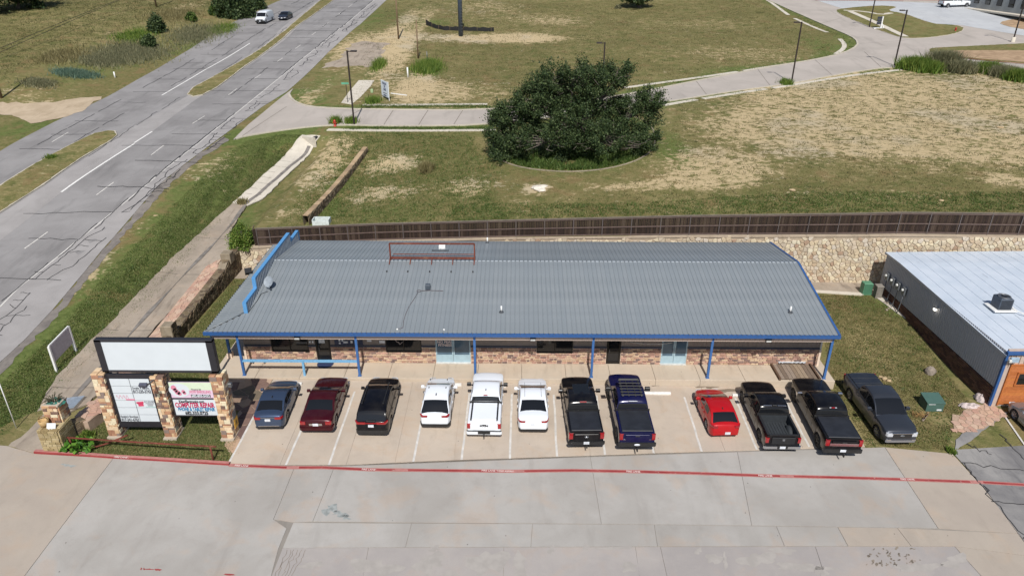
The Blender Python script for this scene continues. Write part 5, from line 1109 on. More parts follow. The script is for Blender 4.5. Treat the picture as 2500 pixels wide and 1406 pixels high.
# bags of rubble at the corner
M_bag = plain('pink_grey_sack', srgb(186, 172, 168), .85, var=.34, scale=7, bump=.6)
for i, (px, py, rx, ry, h, lab) in enumerate([(2366, 992, .62, .30, .2, 'flattened pink grey sack in front on the corner heap'), (2392, 975, .30, .42, .34, 'upright crumpled sack in the middle of the corner heap'), (2400, 960, .42, .24, .3, 'white grey sack at the back of the corner heap by the wall end')]):
    p = on(px, py); m = MB(); rows = []; ph = i*2.1
    for a in range(7):
        th_ = a/6*math.pi/2; rows.append([(p[0]+rx*math.cos(th_)**.6*math.cos(b)*(1+.18*math.sin(5*b+ph+a)+.08*math.sin(11*b+a*2.3)), p[1]+ry*math.cos(th_)**.6*math.sin(b)*(1+.12*math.sin(4*b+ph*2)), p[2]+h*math.sin(th_)*(1+.18*math.sin(3*b+ph)+.1*math.sin(7*b+a*1.7))) for b in np.linspace(0, 2*math.pi, 25)])
    m.grid(rows); tag(m.build('rubble_sack', M_bag), lab, 'sack', 'sacks heaped at the metal building corner')
p = on(2243, 1015); t = thing('dead_plant', 'dead brown plant lying by the transformer cabinet', 'plant', p); m = MB()
for i in range(60):
    a = rng.random()*6.28; r0 = .35*rng.random(); b = np.array([p[0]+r0*math.cos(a)*1.3, p[1]+r0*math.sin(a)*.7, p[2]]); e = b+np.array([rng.normal()*.14, rng.normal()*.12, .08+.2*rng.random()]); m.tube([b, (b+e)/2+rng.normal(size=3)*.03, e], .016, 4)
m.build('stems', plain('dry_stems', srgb(140, 112, 70), .9, var=.3), t)
for i in range(3): m = MB(); m.bbox((p[0]+.25+i*.1, p[1]-.25+i*.13, p[2]+.06), (.9, .1, .05), .01, .8); tag(m.build('loose_board', M_wood), ['weathered board nearest the camera beside the dead plant', 'middle weathered board beside the dead plant', 'weathered board farthest from the camera beside the dead plant'][i], 'board', 'boards beside the dead plant')
# ------------------------------------------------------------------ big roadside sign
SY = 33.2; sp = lambda px, py, off=0.0: Vector(onplane(px, py, 1, SY-off))
M_ashlar = palette('mixed_ashlar', [srgb(223, 197, 163), srgb(197, 161, 124), srgb(163, 120, 96), srgb(228, 215, 184), srgb(174, 132, 107), srgb(212, 180, 143), srgb(141, 124, 115), srgb(184, 139, 109), srgb(225, 202, 171), srgb(124, 100, 89), srgb(206, 174, 137)], .9, .5, 22)
M_signface = plain('white_sign_face', srgb(204, 211, 216), .35, 0, .5, var=.02, scale=1.5); M_signframe = plain('black_sign_frame', (.022, .021, .026), .45)
M_pad = concrete_mat('sign_footing', srgb(178, 166, 150), srgb(188, 176, 160), srgb(140, 128, 114), .4, 1.5, False, 0, .3)
sg = thing('roadside_sign', 'big blank white roadside sign with tenant boards between stone pillars', 'sign', (-20, SY, -.2))
pil = []
for k, (px, py, tx, ty) in enumerate([(290, 1057, 250, 914), (423, 1063, 393, 920), (560, 1068, 520, 918)]):
    b = S(px, py); top_ = onplane(tx, ty, 1, SY)[2]; pil.append((b[0], b[2], top_)); w = .66; dp = .8; h = top_-b[2]; x0 = b[0]-w/2; y0 = SY-.12
    m = MB(); m.box((b[0], y0+dp/2+.02, b[2]+h/2-.05), (w-.08, dp-.06, h)); m.build('pillar_core', M_mortar, sg)
    m = MB(); m.box((b[0], y0+dp/2-.05, b[2]+.03), (w+.12, dp+.3, .16)); m.build('footing', M_pad, sg)
    z = b[2]+.1
    while z < top_-.05:
        rh = min(rng.choice([.12, .18, .24, .28]), top_-z)
        for face in range(3):
            L = w if face == 0 else dp; u = 0
            while u < L-.02:
                sw = min(rng.choice([.16, .24, .3, .4]), L-u)
                if L-u-sw < .1: sw = L-u
                d_ = .07+.03*rng.random(); sub = [(0, rh)] if rng.random() < .75 or rh < .2 else [(0, rh/2), (rh/2, rh)]
                for a_, b2 in sub:
                    m = MB(); cz = z+(a_+b2)/2; hh_ = b2-a_-.016
                    if face == 0: m.bbox((x0+u+sw/2, y0-d_/2+.05, cz), (sw-.016, d_, hh_), .012)
                    elif face == 1: m.bbox((x0+w+d_/2-.05, y0+u+sw/2, cz), (d_, sw-.016, hh_), .012)
                    else: m.bbox((x0-d_/2+.05, y0+u+sw/2, cz), (d_, sw-.016, hh_), .012)
                    m.build('stone', M_ashlar, sg)
                u += sw
        z += rh
    for j in range(4): m = MB(); m.bbox((b[0]-.2+.4*(j % 2), y0+.2+.36*(j//2), top_+.03), (.36, .34, .08), .02); m.build('cap_stone', M_ashlar, sg)
def board(name, q, mat, off, th, parent):
    """flat board whose four corners are given as seen; its plane is the sign's own"""
    m = MB(); c = [sp(*p, off) for p in q]; xs_ = [v.x for v in c]; zs = [v.z for v in c]; x0, x1, z0_, z1 = min(xs_[0], xs_[3]), max(xs_[1], xs_[2]), (zs[2]+zs[3])/2, (zs[0]+zs[1])/2
    m.box(((x0+x1)/2, SY-off+th/2, (z0_+z1)/2), (x1-x0, th, z1-z0_)); return m.build(name, mat, parent), (x0, x1, z0_, z1)
c = [sp(222, 826), sp(512, 832), sp(540, 909), sp(258, 906)]
X0, X1, Z0, Z1 = (c[0].x+c[3].x)/2, (c[1].x+c[2].x)/2, (c[2].z+c[3].z)/2, (c[0].z+c[1].z)/2
m = MB(); m.box(((X0+X1)/2, SY+.2, (Z0+Z1)/2), (X1-X0-.1, .3, Z1-Z0-.1)); m.build('cabinet', M_signframe, sg)
for a, d in [(((X0+X1)/2, SY+.10, Z1-.06), (X1-X0, .34, .13)), (((X0+X1)/2, SY+.10, Z0+.05), (X1-X0, .34, .11)), ((X0+.18, SY+.10, (Z0+Z1)/2), (.36, .34, Z1-Z0)), ((X1-.18, SY+.10, (Z0+Z1)/2), (.36, .34, Z1-Z0))]: m = MB(); m.bbox(a, d, .02); m.build('frame_bar', M_signframe, sg)
m = MB(); m.box(((X0+X1)/2, SY-.02, (Z0+Z1)/2), (X1-X0-.72, .04, Z1-Z0-.26)); m.build('face', M_signface, sg)
_, (a0, a1, a2, a3) = board('tenant_frame', [(256, 912), (374, 916), (402, 1043), (290, 1041)], M_signframe, -.02, .16, sg)
_, (b0, b1, b2, b3) = board('tenant_panel', [(267, 923.5), (363, 924), (390.4, 1028.4), (297, 1028)], M_signframe, .0, .02, sg)
cw_, chh = (b1-b0)/2, (b3-b2)/6
for r in range(6):
    for k in range(2): m = MB(); m.box((b0+cw_*(k+.5), SY-.015, b3-chh*(r+.5)), (cw_-.03, .02, chh-.03)); m.build('panel', M_signface, sg)
X, Z = (1, 0, 0), (0, 0, 1)
def fit_text(txt, size, mat, o, wid, bold=.004, parent=None):
    """lettering squeezed to the width it has on the board"""
    ob = put_text('lettering', txt, size, mat, o, X, Z, parent or sg, bold); xs_ = [v.co.x for v in ob.data.vertices]; k = wid/(max(xs_)-min(xs_)); cx_ = (max(xs_)+min(xs_))/2
    for v in ob.data.vertices: v.co.x = o[0]+(v.co.x-cx_)*k
    return ob
def cell(k, r, u, v): return (b0+cw_*(k+u), SY-.032, b3-chh*(r+1-v))
M_gink = plain('grey_lettering', srgb(70, 72, 80), .6)
fit_text('Double A Electric', .2, M_gink, cell(1, 1, .48, .72), cw_*.86, .004); fit_text('817-235-3743', .28, M_gink, cell(1, 1, .5, .26), cw_*.9, .008)
fit_text("Katelyn's Bowtique", .2, M_gink, cell(0, 5, .5, .72), cw_*.9, .004); fit_text('817-341-6763', .28, M_gink, cell(0, 5, .5, .26), cw_*.9, .008)
M_rose = plain('rose_print', srgb(206, 128, 150), .6); M_mag = plain('magenta_print', srgb(196, 64, 96), .6); M_greentxt = plain('pale_green_print', srgb(140, 190, 180), .6)
m = MB()
for i in range(3):
    P = [Vector(cell(0, 2, .12+.2*i+.22*t, .5+.25*math.sin(t*9+i))) for t in np.linspace(0, 1, 14)]; m.tube(P, .008, 4, False)
m.build('script_mark', M_rose, sg); m = MB(); m.box(cell(0, 2, .8, .14), (.5, .008, .09)); m.build('script_mark', M_rose, sg)
m = MB(); m.box(cell(1, 3, .24, .72), (.42, .008, .12), ry=-.1); m.build('logo', M_mag, sg); m = MB(); m.box(cell(1, 3, .26, .42), (.3, .008, .2), ry=-.1); m.build('logo', M_mag, sg)
put_text('lettering', '817-594-9898', .13, M_gink, cell(1, 3, .74, .84), X, Z, sg, .001, .82)
for i, (w_, mm) in enumerate([(.5, M_gink), (.34, M_gink), (.3, M_gink), (.56, M_greentxt)]): m = MB(); m.box(cell(1, 3, .74, .62-i*.16), (w_, .006, .03)); m.build('print_line', mm, sg)
M_pinkface = plain('pink_board', srgb(214, 188, 206), .5, var=.03); M_greenface = plain('pale_green_board', srgb(204, 218, 192), .5, var=.03)
OB = .17
_, (c0_, c1_, c2_, c3_) = board('board_rail', [(408, 931), (516, 932), (534, 1016), (428, 1016)], M_signframe, .10, .08, sg)
_, (p0, p1, p2, p3) = board('pink_board', [(411.6, 933), (514, 934), (522, 971), (420, 971)], M_pinkface, OB, .05, sg)
pc = lambda u, v, o=.006: (p0+(p1-p0)*u, SY-OB-o, p2+(p3-p2)*v); pw_, ph_ = p1-p0, p3-p2
m = MB(); m.box(pc(.5, .76, .002), (pw_, .012, ph_*.48)); m.build('print_band', M_greenface, sg)
m = MB(); n_ = 28; m.add([pc(.22, .5, .012)]+[(p0+pw_*.22+.62*math.cos(a)*.95, SY-OB-.012, p2+ph_*.5+ph_*.44*math.sin(a)) for a in np.linspace(0, 6.283, n_)], [(0, 1+i, 1+(i+1) % n_) for i in range(n_)]); m.build('print_disc', M_signface, sg)
m = MB()
for (u, v, r0) in [(.10, .66, .16), (.13, .5, .13), (.17, .36, .15), (.21, .28, .12), (.31, .42, .11), (.33, .32, .1)]: m.add([pc(u, v, .016)]+[(p0+pw_*u+r0*math.cos(a), SY-OB-.016, p2+ph_*v+r0*math.sin(a)*1.1) for a in np.linspace(0, 6.283, 10)], [(0, 1+i, 1+(i+1) % 10) for i in range(10)])
m.build('print_shape', M_rose, sg)
put_text('lettering', 'Theatre Ed', .14, M_gink, pc(.62, .56, .014), X, Z, sg, .001, .9); fit_text('NOW ENROLLING', .25, M_rose, pc(.7, .4, .012), pw_*.5, .004)
m = MB(); m.box(pc(.7, .14, .008), (pw_*.46, .01, ph_*.17)); m.build('print_band', M_ink, sg); fit_text('682-803-5432', .21, M_signface, pc(.7, .14, .022), pw_*.43, .007)
_, (p0, p1, p2, p3) = board('white_board', [(422, 976), (524, 976.4), (532.4, 1013), (431, 1013)], M_signface, OB, .05, sg)
pw_, ph_ = p1-p0, p3-p2
fit_text('KiserElectronics.com', .25, M_ink, pc(.44, .9), pw_*.6, .008)
fit_text('COMPUTER REPAIR', .44, plain('crimson_lettering', srgb(176, 40, 84), .6), pc(.5, .655), pw_*.94, .018)
fit_text('PHONE & TABLET REPAIR', .34, plain('teal_lettering', srgb(30, 116, 160), .6), pc(.52, .385), pw_*.88, .013)
fit_text('682.333.0725', .32, M_ink, pc(.5, .13), pw_*.55, .014)
# flood light on its arm
b = Vector((pil[1][0]-.1, SY-.1, pil[1][2]-.1)); e = Vector(onplane(349, 948, 1, SY-1.5)); m = MB(); m.beam(b, e, .07, .07); m.build('light_arm', M_steel, sg)
m = MB(); m.bbox(e+Vector((0, .1, .16)), (.42, .2, .2), .03, rx=.4); m.build('flood_lamp', plain('lamp_grey', srgb(76, 78, 92), .5), sg)
# yellow arrow plate and lamp on the last pillar
x = pil[2][0]+.36; z = pil[2][1]+.75
m = MB(); m.box((x+.02, SY+.45, z+.05), (.03, .5, .62)); o = m.build('yellow_plate', plain('yellow_plate', srgb(206, 156, 40), .5), sg)
put_text('lettering', '5', .36, M_ink, (x+.04, SY+.45, z+.05), (0, 1, 0), (0, 0, 1), sg, .01)
m = MB(); m.box((x+.02, SY+.4, z+.62), (.03, .42, .42)); m.build('grey_plate', M_steel, sg)
m = MB(); m.bbox((x+.1, SY+.5, pil[2][2]-.9), (.2, .2, .26), .04); m.build('side_lamp', M_steel, sg)
# ------------------------------------------------------------------ other things on the front lawn and verge
def pole_pts(bpx, tpx, s='P'):
    b = S(*bpx, s); return Vector(b), Vector(onplane(*tpx, 1, b[1]))
t = thing('empty_sign_frame', 'white framed sign seen from behind with a dark mesh panel on the grass verge', 'sign', S(160, 880, 'U'))
(b1_, t1_), (b2_, t2_) = pole_pts((138, 904), (119, 846), 'U'), pole_pts((185.5, 856), (169, 797), 'U')
M_wpost = plain('white_post', srgb(226, 226, 224), .5, var=.04)
for a, b in ((b1_, t1_), (b2_, t2_)): m = MB(); m.beam(a-Vector((0, 0, .2)), Vector((a.x, a.y, b.z)), .13, .13); m.build('post', M_wpost, t)
m = MB(); T1, T2 = Vector((b1_.x, b1_.y, t1_.z)), Vector((b2_.x, b2_.y, t2_.z)); m.beam(T1+Vector((0, 0, .03)), T2+Vector((0, 0, .03)), .08, .07); m.build('top_rail', M_wpost, t)
m = MB(); hp = (t1_.z-b1_.z)*.66; m.add([T1, T2, T2-Vector((0, 0, hp)), T1-Vector((0, 0, hp))]+[v+Vector((.05, .0, 0)) for v in (T1, T2, T2-Vector((0, 0, hp)), T1-Vector((0, 0, hp)))], [(0, 1, 2, 3), (7, 6, 5, 4), (0, 4, 5, 1), (3, 2, 6, 7)]); m.build('panel', plain('grey_panel_back', srgb(168, 162, 168), .7, var=.1, scale=8), t)
def stake(name, bpx, tpx, r, mat, label, cat, s='U', group=None, sq=False):
    b, tp = pole_pts(bpx, tpx, s); m = MB(); tp = Vector((b.x, b.y, tp.z)); m.tube([b-Vector((0, 0, .2)), tp], r, 4 if sq else 8); return tag(m.build(name, mat), label, cat, group), b, tp
stake('white_stake', (41, 1047), (36.5, 880), .03, M_wpost, 'tall thin white stake on the verge left of the stone pier', 'stake')
stake('white_marker', (996, 190), (994, 165), .12, M_wpost, 'white marker post in the dry field behind the sale sign', 'marker post')
stake('white_marker', (281, 190), (278, 176), .1, M_wpost, 'white marker post at the grassy edge of the highway', 'marker post')
# stone pier with its wing walls at the entrance corner
pr = thing('entrance_pier', 'stepped sandstone pier with curved wing walls at the drive entrance', 'stone pier', S(134, 1104))
M_sand = palette('olive_sandstone', [srgb(158, 142, 104), srgb(172, 154, 116), srgb(146, 128, 92), srgb(180, 164, 128), srgb(162, 146, 112)], .92, .5, 22)
M_dsand = palette('dark_sandstone', [srgb(120, 104, 84), srgb(136, 118, 96), srgb(108, 94, 78), srgb(144, 128, 104), srgb(126, 112, 88)], .92, .5, 22)
b = S(134, 1104); pz = b[2]
def courses(x0, y0, w, d, z0_, z1, mat, rh=.15, faces=(0, 1, 2)):
    m = MB(); m.box((x0+w/2, y0+d/2, (z0_+z1)/2), (w-.07, d-.07, z1-z0_)); m.build('pier_core', M_mortar, pr); z = z0_
    while z < z1-.04:
        for f_ in faces:
            L = w if f_ == 0 else d; u = -(.12 if int(z*10) % 2 else 0)
            while u < L-.03:
                sw = rng.choice([.26, .34, .42]); a_, e_ = max(u, 0), min(u+sw, L)
                if e_-a_ > .06:
                    m = MB(); c_ = (a_+e_)/2
                    if f_ == 0: m.bbox((x0+c_, y0-.02, z+rh/2), (e_-a_-.022, .1, rh-.024), .014)
                    elif f_ == 1: m.bbox((x0+w+.02, y0+c_, z+rh/2), (.1, e_-a_-.022, rh-.024), .014)
                    else: m.bbox((x0-.02, y0+c_, z+rh/2), (.1, e_-a_-.022, rh-.024), .014)
                    m.build('stone', mat, pr)
                u += sw
        z += rh
courses(b[0]-.55, b[1], 1.1, 1.25, pz, pz+1.5, M_sand)
for j, q in enumerate(cells(b[0]-.6, b[0]+.6, b[1]-.05, b[1]+1.3, .36, .4, 33)): m = MB(); stone(m, q, .015, .05, lambda u, v, w: (u, v, pz+1.5+w)); m.build('cap_stone', M_sand, pr)
courses(b[0]-.42, b[1]+.75, .84, .8, pz+1.5, pz+2.6, M_ashlar, .2)
m = MB(); m.bbox((b[0]+.02, b[1]+1.15, pz+2.65), (.95, .9, .1), .02); m.build('top_slab', M_pad, pr)
def wing(cx, cy, R_, a0, a1, z0_, z1, mat, n_c, rowh=.13):
    m = MB(); m.grid([[(cx+(R_-.05)*math.cos(a), cy+(R_-.05)*math.sin(a), z0_), (cx+(R_-.05)*math.cos(a), cy+(R_-.05)*math.sin(a), z1(a)), (cx+(R_-.4)*math.cos(a), cy+(R_-.4)*math.sin(a), z1(a)), (cx+(R_-.4)*math.cos(a), cy+(R_-.4)*math.sin(a), z0_)] for a in np.linspace(a0, a1, 16)], False); m.build('wing_core', M_brownmort, pr)
    for k in range(n_c):
        z = z0_+k*rowh+rowh/2; a = a0+.06*(k % 2); st = .34/R_*np.sign(a1-a0)
        while (a+st*.5-a1)*np.sign(a1-a0) < 0:
            am = a+st/2
            if z < z1(am)-.03: m = MB(); m.bbox((cx+R_*math.cos(am), cy+R_*math.sin(am), z), (.12, .32, rowh-.02), .015, am); m.build('stone', mat, pr)
            a += st
def flatwing(p0, p1, h0, h1, mat):
    p0, p1 = np.array(p0), np.array(p1); d = (p1-p0)[:2]; L = float(np.hypot(*d)); d /= L; nr = np.array([d[1], -d[0]]); zb = min(p0[2], p1[2])-.05; ang = math.atan2(d[1], d[0])
    W_ = lambda u, o, z: (*(p0[:2]+d*u+nr*o), zb+z)
    m = MB(); m.grid([[W_(u, 0, -.2), W_(u, 0, h0+(h1-h0)*u/L), W_(u, -.42, h0+(h1-h0)*u/L), W_(u, -.42, -.2)] for u in np.linspace(0, L, 6)], False); m.add([W_(L, 0, -.2), W_(L, -.42, -.2), W_(L, -.42, h1), W_(L, 0, h1)], [(0, 1, 2, 3)]); m.build('wing_core', M_brownmort, pr)
    k = 0; z = 0
    while z < max(h0, h1):
        u = -.14*(k % 2)
        while u < L:
            sw = rng.choice([.26, .34, .42]); a_, e_ = max(u, 0), min(u+sw, L); hh_ = h0+(h1-h0)*(a_+e_)/2/L
            if e_-a_ > .08 and z+.1 < hh_: m = MB(); m.bbox(W_((a_+e_)/2, .03, z+.06), (e_-a_-.02, .11, .105), .014, ang); m.build('stone', mat, pr)
            u += sw
        z += .125; k += 1
    for q in cells(0, L, .0, .44, .3, .35, 35, 1.3): m = MB(); stone(m, q, .015, .05, lambda u, v, w: W_(u, -v+.02, h0+(h1-h0)*min(max(u, 0), L)/L+w)); m.build('cap_stone', mat, pr)
flatwing(S(157, 1085), S(216, 1048), 1.42, .85, M_dsand); flatwing(S(216, 1048), S(268, 1010), .72, .62, M_dsand)
m = MB(); q = [(186, 1012), (256, 955), (268, 975), (262, 992), (214, 1030), (204, 1032)]; pw = [tuple(S(*k_, .55)[:2]) for k_ in q]
fx = [p_[0] for p_ in pw]; fy2 = [p_[1] for p_ in pw]; fs2 = bpy.data.objects['flagstone_slope']
lay_stones(cells(min(fx), max(fx), min(fy2), max(fy2), .36, .4, 36, 1.3, lambda u, v: bool(inpoly(pw, np.array(u), np.array(v)))), .014, .03, lambda u, v, w: (u, v, .55+w), M_pinkstone, fs2, 'flagstone', 60)
m.prism(pw if sum(pw[i-1][0]*pw[i][1]-pw[i][0]*pw[i-1][1] for i in range(6)) > 0 else pw[::-1], -.3, .55); m.build('bed', M_pinkmort, fs2)
m = MB()
for i in range(34):
    a = rng.random()*6.28; r0 = .3*rng.random(); q0 = np.array([b[0]+r0*math.cos(a), b[1]+1.15+r0*math.sin(a), pz+2.7]); q1 = q0+np.array([math.cos(a)*.3, math.sin(a)*.3, .12+.2*rng.random()]); m.tube([q0, (q0+q1)/2+np.array([0, 0, .1]), q1], .02, 4)
tag(m.build('dry_shrub', plain('dark_twigs', srgb(74, 70, 52), .9, var=.3)), 'dark spiky shrub growing on top of the stepped stone pier', 'shrub')
m = MB(); P = [[(b[0]+.06+(.5+.05*math.sin(7*a))*math.cos(a)*k, b[1]+1.15+(.48+.05*math.sin(5*a))*math.sin(a)*k, pz+2.72-.16*(k > .95)+.05*math.sin(9*a+k*5)) for a in np.linspace(0, 6.283, 25)] for k in (.3, .7, 1.0, 1.08)]; m.grid(P); tag(m.build('green_netting', plain('teal_netting', srgb(44, 108, 96), .8, var=.3, scale=12)), 'torn teal green netting draped over the top of the stone pier', 'netting')
p = S(118, 1022, 1.55); t = thing('wicker_basket', 'tan wicker basket standing on the stone pier', 'basket', (b[0]-.42, b[1]+.45, pz+1.55)); c_ = (b[0]-.36, b[1]+.42, pz+1.55)
m = MB(); m.lathe([(0, 0), (.2, 0), (.25, .2), (.27, .42), (.24, .42), (.2, .1), (0, .08)], c_, 18); m.build('body', plain('wicker', srgb(182, 152, 106), .85, var=.2, scale=20, bump=.5, bs=60), t); m = MB(); m.tube([(c_[0]+.25*math.cos(a), c_[1], c_[2]+.42+.22*math.sin(a)) for a in np.linspace(0, math.pi, 12)], .018, 6); m.build('handle', plain('wicker_dark', srgb(120, 92, 60), .85), t)
m = MB(); m.box((b[0]+.14, b[1]+.22, pz+1.66), (.5, .02, .36), rx=-.5); t = tag(m.build('white_notice', M_paper), 'white printed notice leaning on the stone pier', 'notice')
# steel grate over the ditch
p = S(172, 993, 'U'); m = MB(); t = thing('ditch_grate', 'pale steel grate over the ditch behind the stone pier', 'grate', p)
for i in range(11): m = MB(); m.beam(p+np.array([-.5, -.6+i*.12, .22]), p+np.array([.55, -.45+i*.12, .3]), .05, .03); m.build('bar', plain('galvanised', srgb(172, 186, 202), .4, .4) if i == 0 else bpy.data.materials['galvanised'], t)
# rusty pipe rail
t = thing('pipe_rail', 'rusty pipe rail fence along the front of the sign lawn', 'rail fence', S(340, 1100))
(a, at), (c_, ct_) = pole_pts((178, 1096), (167, 1068)), pole_pts((521, 1124), (511, 1089)); at = Vector((a.x, a.y, at.z)); ct_ = Vector((c_.x, c_.y, ct_.z)); dd = (ct_-at).normalized()
m = MB(); m.tube([at-dd*.1, at.lerp(ct_, .5)+Vector((0, 0, -.03)), ct_+dd*.35], .055, 8); m.build('rail', M_rust, t)
for q, qt in ((a, at), (c_, ct_)): m = MB(); m.tube([q-Vector((0, 0, .2)), qt], .055, 8); m.build('post', M_rust, t)
m = MB(); m.tube([Vector(S(205, 1101))+Vector((0, 0, .06)), Vector(S(260, 1092))+Vector((0, 0, .25)), Vector(S(318, 1083))+Vector((0, 0, .62))], .05, 8); m.build('fallen_rail', M_rust, t)
# ------------------------------------------------------------------ vehicles
def carpaint(name, col, metal=.0, rough=.28, k_coat=.35):
    t = NT(name); v = t.coord(); n = t.noise(1.6, v, 4); c = t.mix(t.mth('MULTIPLY', t.ss(n, .35, .7), .03), col, scl(srgb(176, 166, 150), .6))
    t.b.inputs['Coat Roughness'].default_value = .05
    return t.out(c, rough, metal, .3, k_coat)
M_tyre = plain('tyre_rubber', (.022, .022, .023), .85); M_rim = plain('alloy_rim', srgb(150, 152, 156), .3, .8); M_rimdark = plain('dark_rim', (.03, .03, .033), .35, .5)
M_cglass = plain('car_glass', (.010, .011, .013), .04, 0, .6, var=0); M_tail = plain('tail_lamp_red', srgb(150, 16, 24), .15, 0, .6, 1); M_head = plain('head_lamp', srgb(196, 200, 206), .12, 0, .6, 1)
M_plate = plain('licence_plate_white', srgb(212, 216, 222), .5); M_trimblk = plain('black_trim', (.02, .02, .021), .5); M_chrome = plain('chrome', srgb(206, 208, 212), .12, 1.0, var=.02)
M_bedliner = plain('bed_liner', srgb(46, 50, 54), .75, var=.1); M_vinyl = plain('tonneau_vinyl', (.018, .020, .026), .55, var=.2, scale=2)
WHEELS = {}
def wheel_mesh(r, w, dark):
    k = (r, w, dark)
    if k not in WHEELS:
        m = MB(); m.lathe([(r*.66, -w/2), (r*.9, -w/2), (r, -w*.36), (r, w*.36), (r*.9, w/2), (r*.66, w/2)], (0, 0, 0), 24, 'X'); ty = m.mesh('wheel', M_tyre)
        m = MB(); m.lathe([(r*.67, -w*.42), (r*.67, w*.46), (r*.62, w*.46), (r*.58, w*.3), (r*.2, w*.26)], (0, 0, 0), 24, 'X')
        m.lathe([(r*.6, w*.18), (0, w*.18)], (0, 0, 0), 24, 'X')
        for i in range(6):
            a = i*math.pi/3; m.box((w*.38, r*.38*math.cos(a), r*.38*math.sin(a)), (w*.1, r*.13, r*.46), rx=a-math.pi/2+math.pi/2+math.pi if False else -a*-1+math.pi/2)
        m.lathe([(r*.14, w*.3), (r*.14, w*.46), (0, w*.47)], (0, 0, 0), 12, 'X'); rm = m.mesh('rim', M_rimdark if dark else M_rim); WHEELS[k] = (ty, rm)
    return WHEELS[k]
def prof(pts):
    q = smooth_line(pts, False, 2); xs_ = [p[0] for p in q]; zs_ = [p[1] for p in q]
    return lambda y: float(np.interp(y, xs_, zs_))
def vehicle(name, label, cat, rear, yaw, c, group='vehicles parked before the shops', z=None, surf='P', pitch=0):
    """c: dict of sizes. +y is forward. The root stands on the ground at the middle of the vehicle"""
    L, Wd, H = c['L'], c['W'], c['H']; h2 = L/2; ca, sa = math.cos(yaw), math.sin(yaw)
    cx, cy = rear[0]-sa*h2, rear[1]+ca*h2
    gz = (lambda x, y: float(SZ(surf, x, y)))
    zf_, zb_ = gz(cx-sa*h2*.6, cy+ca*h2*.6), gz(cx+sa*h2*.6, cy-ca*h2*.6)
    root = thing(name, label, cat, (cx, cy, (zf_+zb_)/2+c.get('dz', .034)), yaw, group, True); root.rotation_euler = (math.atan2(zf_-zb_, L*.6*2), 0, yaw)
    paint = c['paint']; r = c.get('r', .34); fa, ra = h2-c.get('fo', .92), -h2+c.get('ro', 1.02); zc0 = c.get('clr', .2); truck = c.get('truck', False)
    top = prof(c['top']); ct_, cr_ = c.get('cf', .26), c.get('cr', .17); df, dr = c.get('df', .75), c.get('dr', .45)
    def hw(y):
        k = 0
        if y > h2-df: k = ct_*((y-h2+df)/df)**2.3
        if y < -h2+dr: k = cr_*((-h2+dr-y)/dr)**2.3
        return Wd/2*(1-k)
    arch = r*1.17
    ys = sorted(set([round(v, 3) for v in list(np.linspace(-h2, h2, 44))+[fa+arch*math.cos(a) for a in np.linspace(0, math.pi, 11)]+[ra+arch*math.cos(a) for a in np.linspace(0, math.pi, 11)]+[-h2+.04, h2-.04, -h2+.1, h2-.1]]))
    bed = c.get('bed')      # (y0, y1) of the load bed
    zlow = lambda y: zc0+.10*max(0, (abs(y)-h2+.45)/.45)**2
    def section(y):
        w = hw(y); zt = top(y); zl = zlow(y); crown = c.get('crown', .05)*(1 if not (bed and bed[0] < y < bed[1]) else 0)
        za = zl
        for yw in (fa, ra):
            if abs(y-yw) < arch: za = max(za, r*.98+math.sqrt(arch*arch-(y-yw)**2))
        za = min(za, zt-.12); zm = max(za+.02, zl+.5*(zt-zl)); sh = c.get('sh', .06)
        zs = max(zm+.02, zt-sh*1.6)
        return [(0, y, zl+.02), (w*.70, y, zl+.02), (w*.70, y, max(za-.02, zl+.02)), (w*.965, y, za), (w*.995, y, min(za+.12, zm-.01)), (w, y, zm), (w*.985, y, zs), (w*.955, y, zt-sh*.5), (w*.89, y, zt), (w*.5, y, zt+crown*.75), (0, y, zt+crown)]
    rows = [section(y) for y in ys]; nn_ = len(rows[0]); full = [[(-x, y, z_) for x, y, z_ in s[::-1]][:-1]+s for s in rows]
    full = [[(-x, y, z_) for x, y, z_ in s[:0:-1]]+s for s in rows]          # left bottom .. wrapped round to the right
    m = MB(); loop = []
    for s in rows: right = s; left = [(-x, y, z_) for x, y, z_ in s[1:-1]][::-1]; loop.append(right+left)
    n = len(loop[0]); vs = [p for s in loop for p in s]; fs = []
    for i in range(len(loop)-1):
        ym = (ys[i]+ys[i+1])/2
        for j in range(n):
            if c.get('open') and bed and bed[0] < ym < bed[1] and j in (8, 9, 10, 11): continue
            fs.append((i*n+j, (i+1)*n+j, (i+1)*n+(j+1) % n, i*n+(j+1) % n))
    b0_ = len(vs); vs += [(0, ys[0]-.015, .55), (0, ys[-1]+.02, .5)]
    for j in range(n): fs += [(b0_, j, (j+1) % n), (b0_+1, (len(loop)-1)*n+(j+1) % n, (len(loop)-1)*n+j)]
    m.add(vs, fs, True); body = m.build('body', paint, root); 
    try: body.data.set_sharp_from_angle(angle=math.radians(38))
    except Exception: pass
    m = MB(); m.box((0, 0, zc0+.12), (Wd*.66, L*.86, .16)); m.build('underbody', M_trimblk, root)
    # cabin
    yD, yC, yB, yA = c['cab']; rz = c['roof']; roofp = prof([(yD, top(yD)-.03), (yC, rz[0]), ((yC+yB)/2, rz[1]), (yB, rz[2]), (yA, top(yA)-.02)]) if not c.get('sharp') else (lambda y: float(np.interp(y, [yD, yD+.02, yC, (yC+yB)/2, yB, yA], [top(yD), top(yD)+.05, rz[0], rz[1], rz[2], top(yA)-.02])))
    tum = c.get('tum', .22); cw = c.get('cw', .95)
    def cab(y):
        zt = roofp(y); zb2 = top(y)-.03; h = max(.0, zt-zb2); w = min(hw(y), Wd/2)*cw; return w, zb2, h
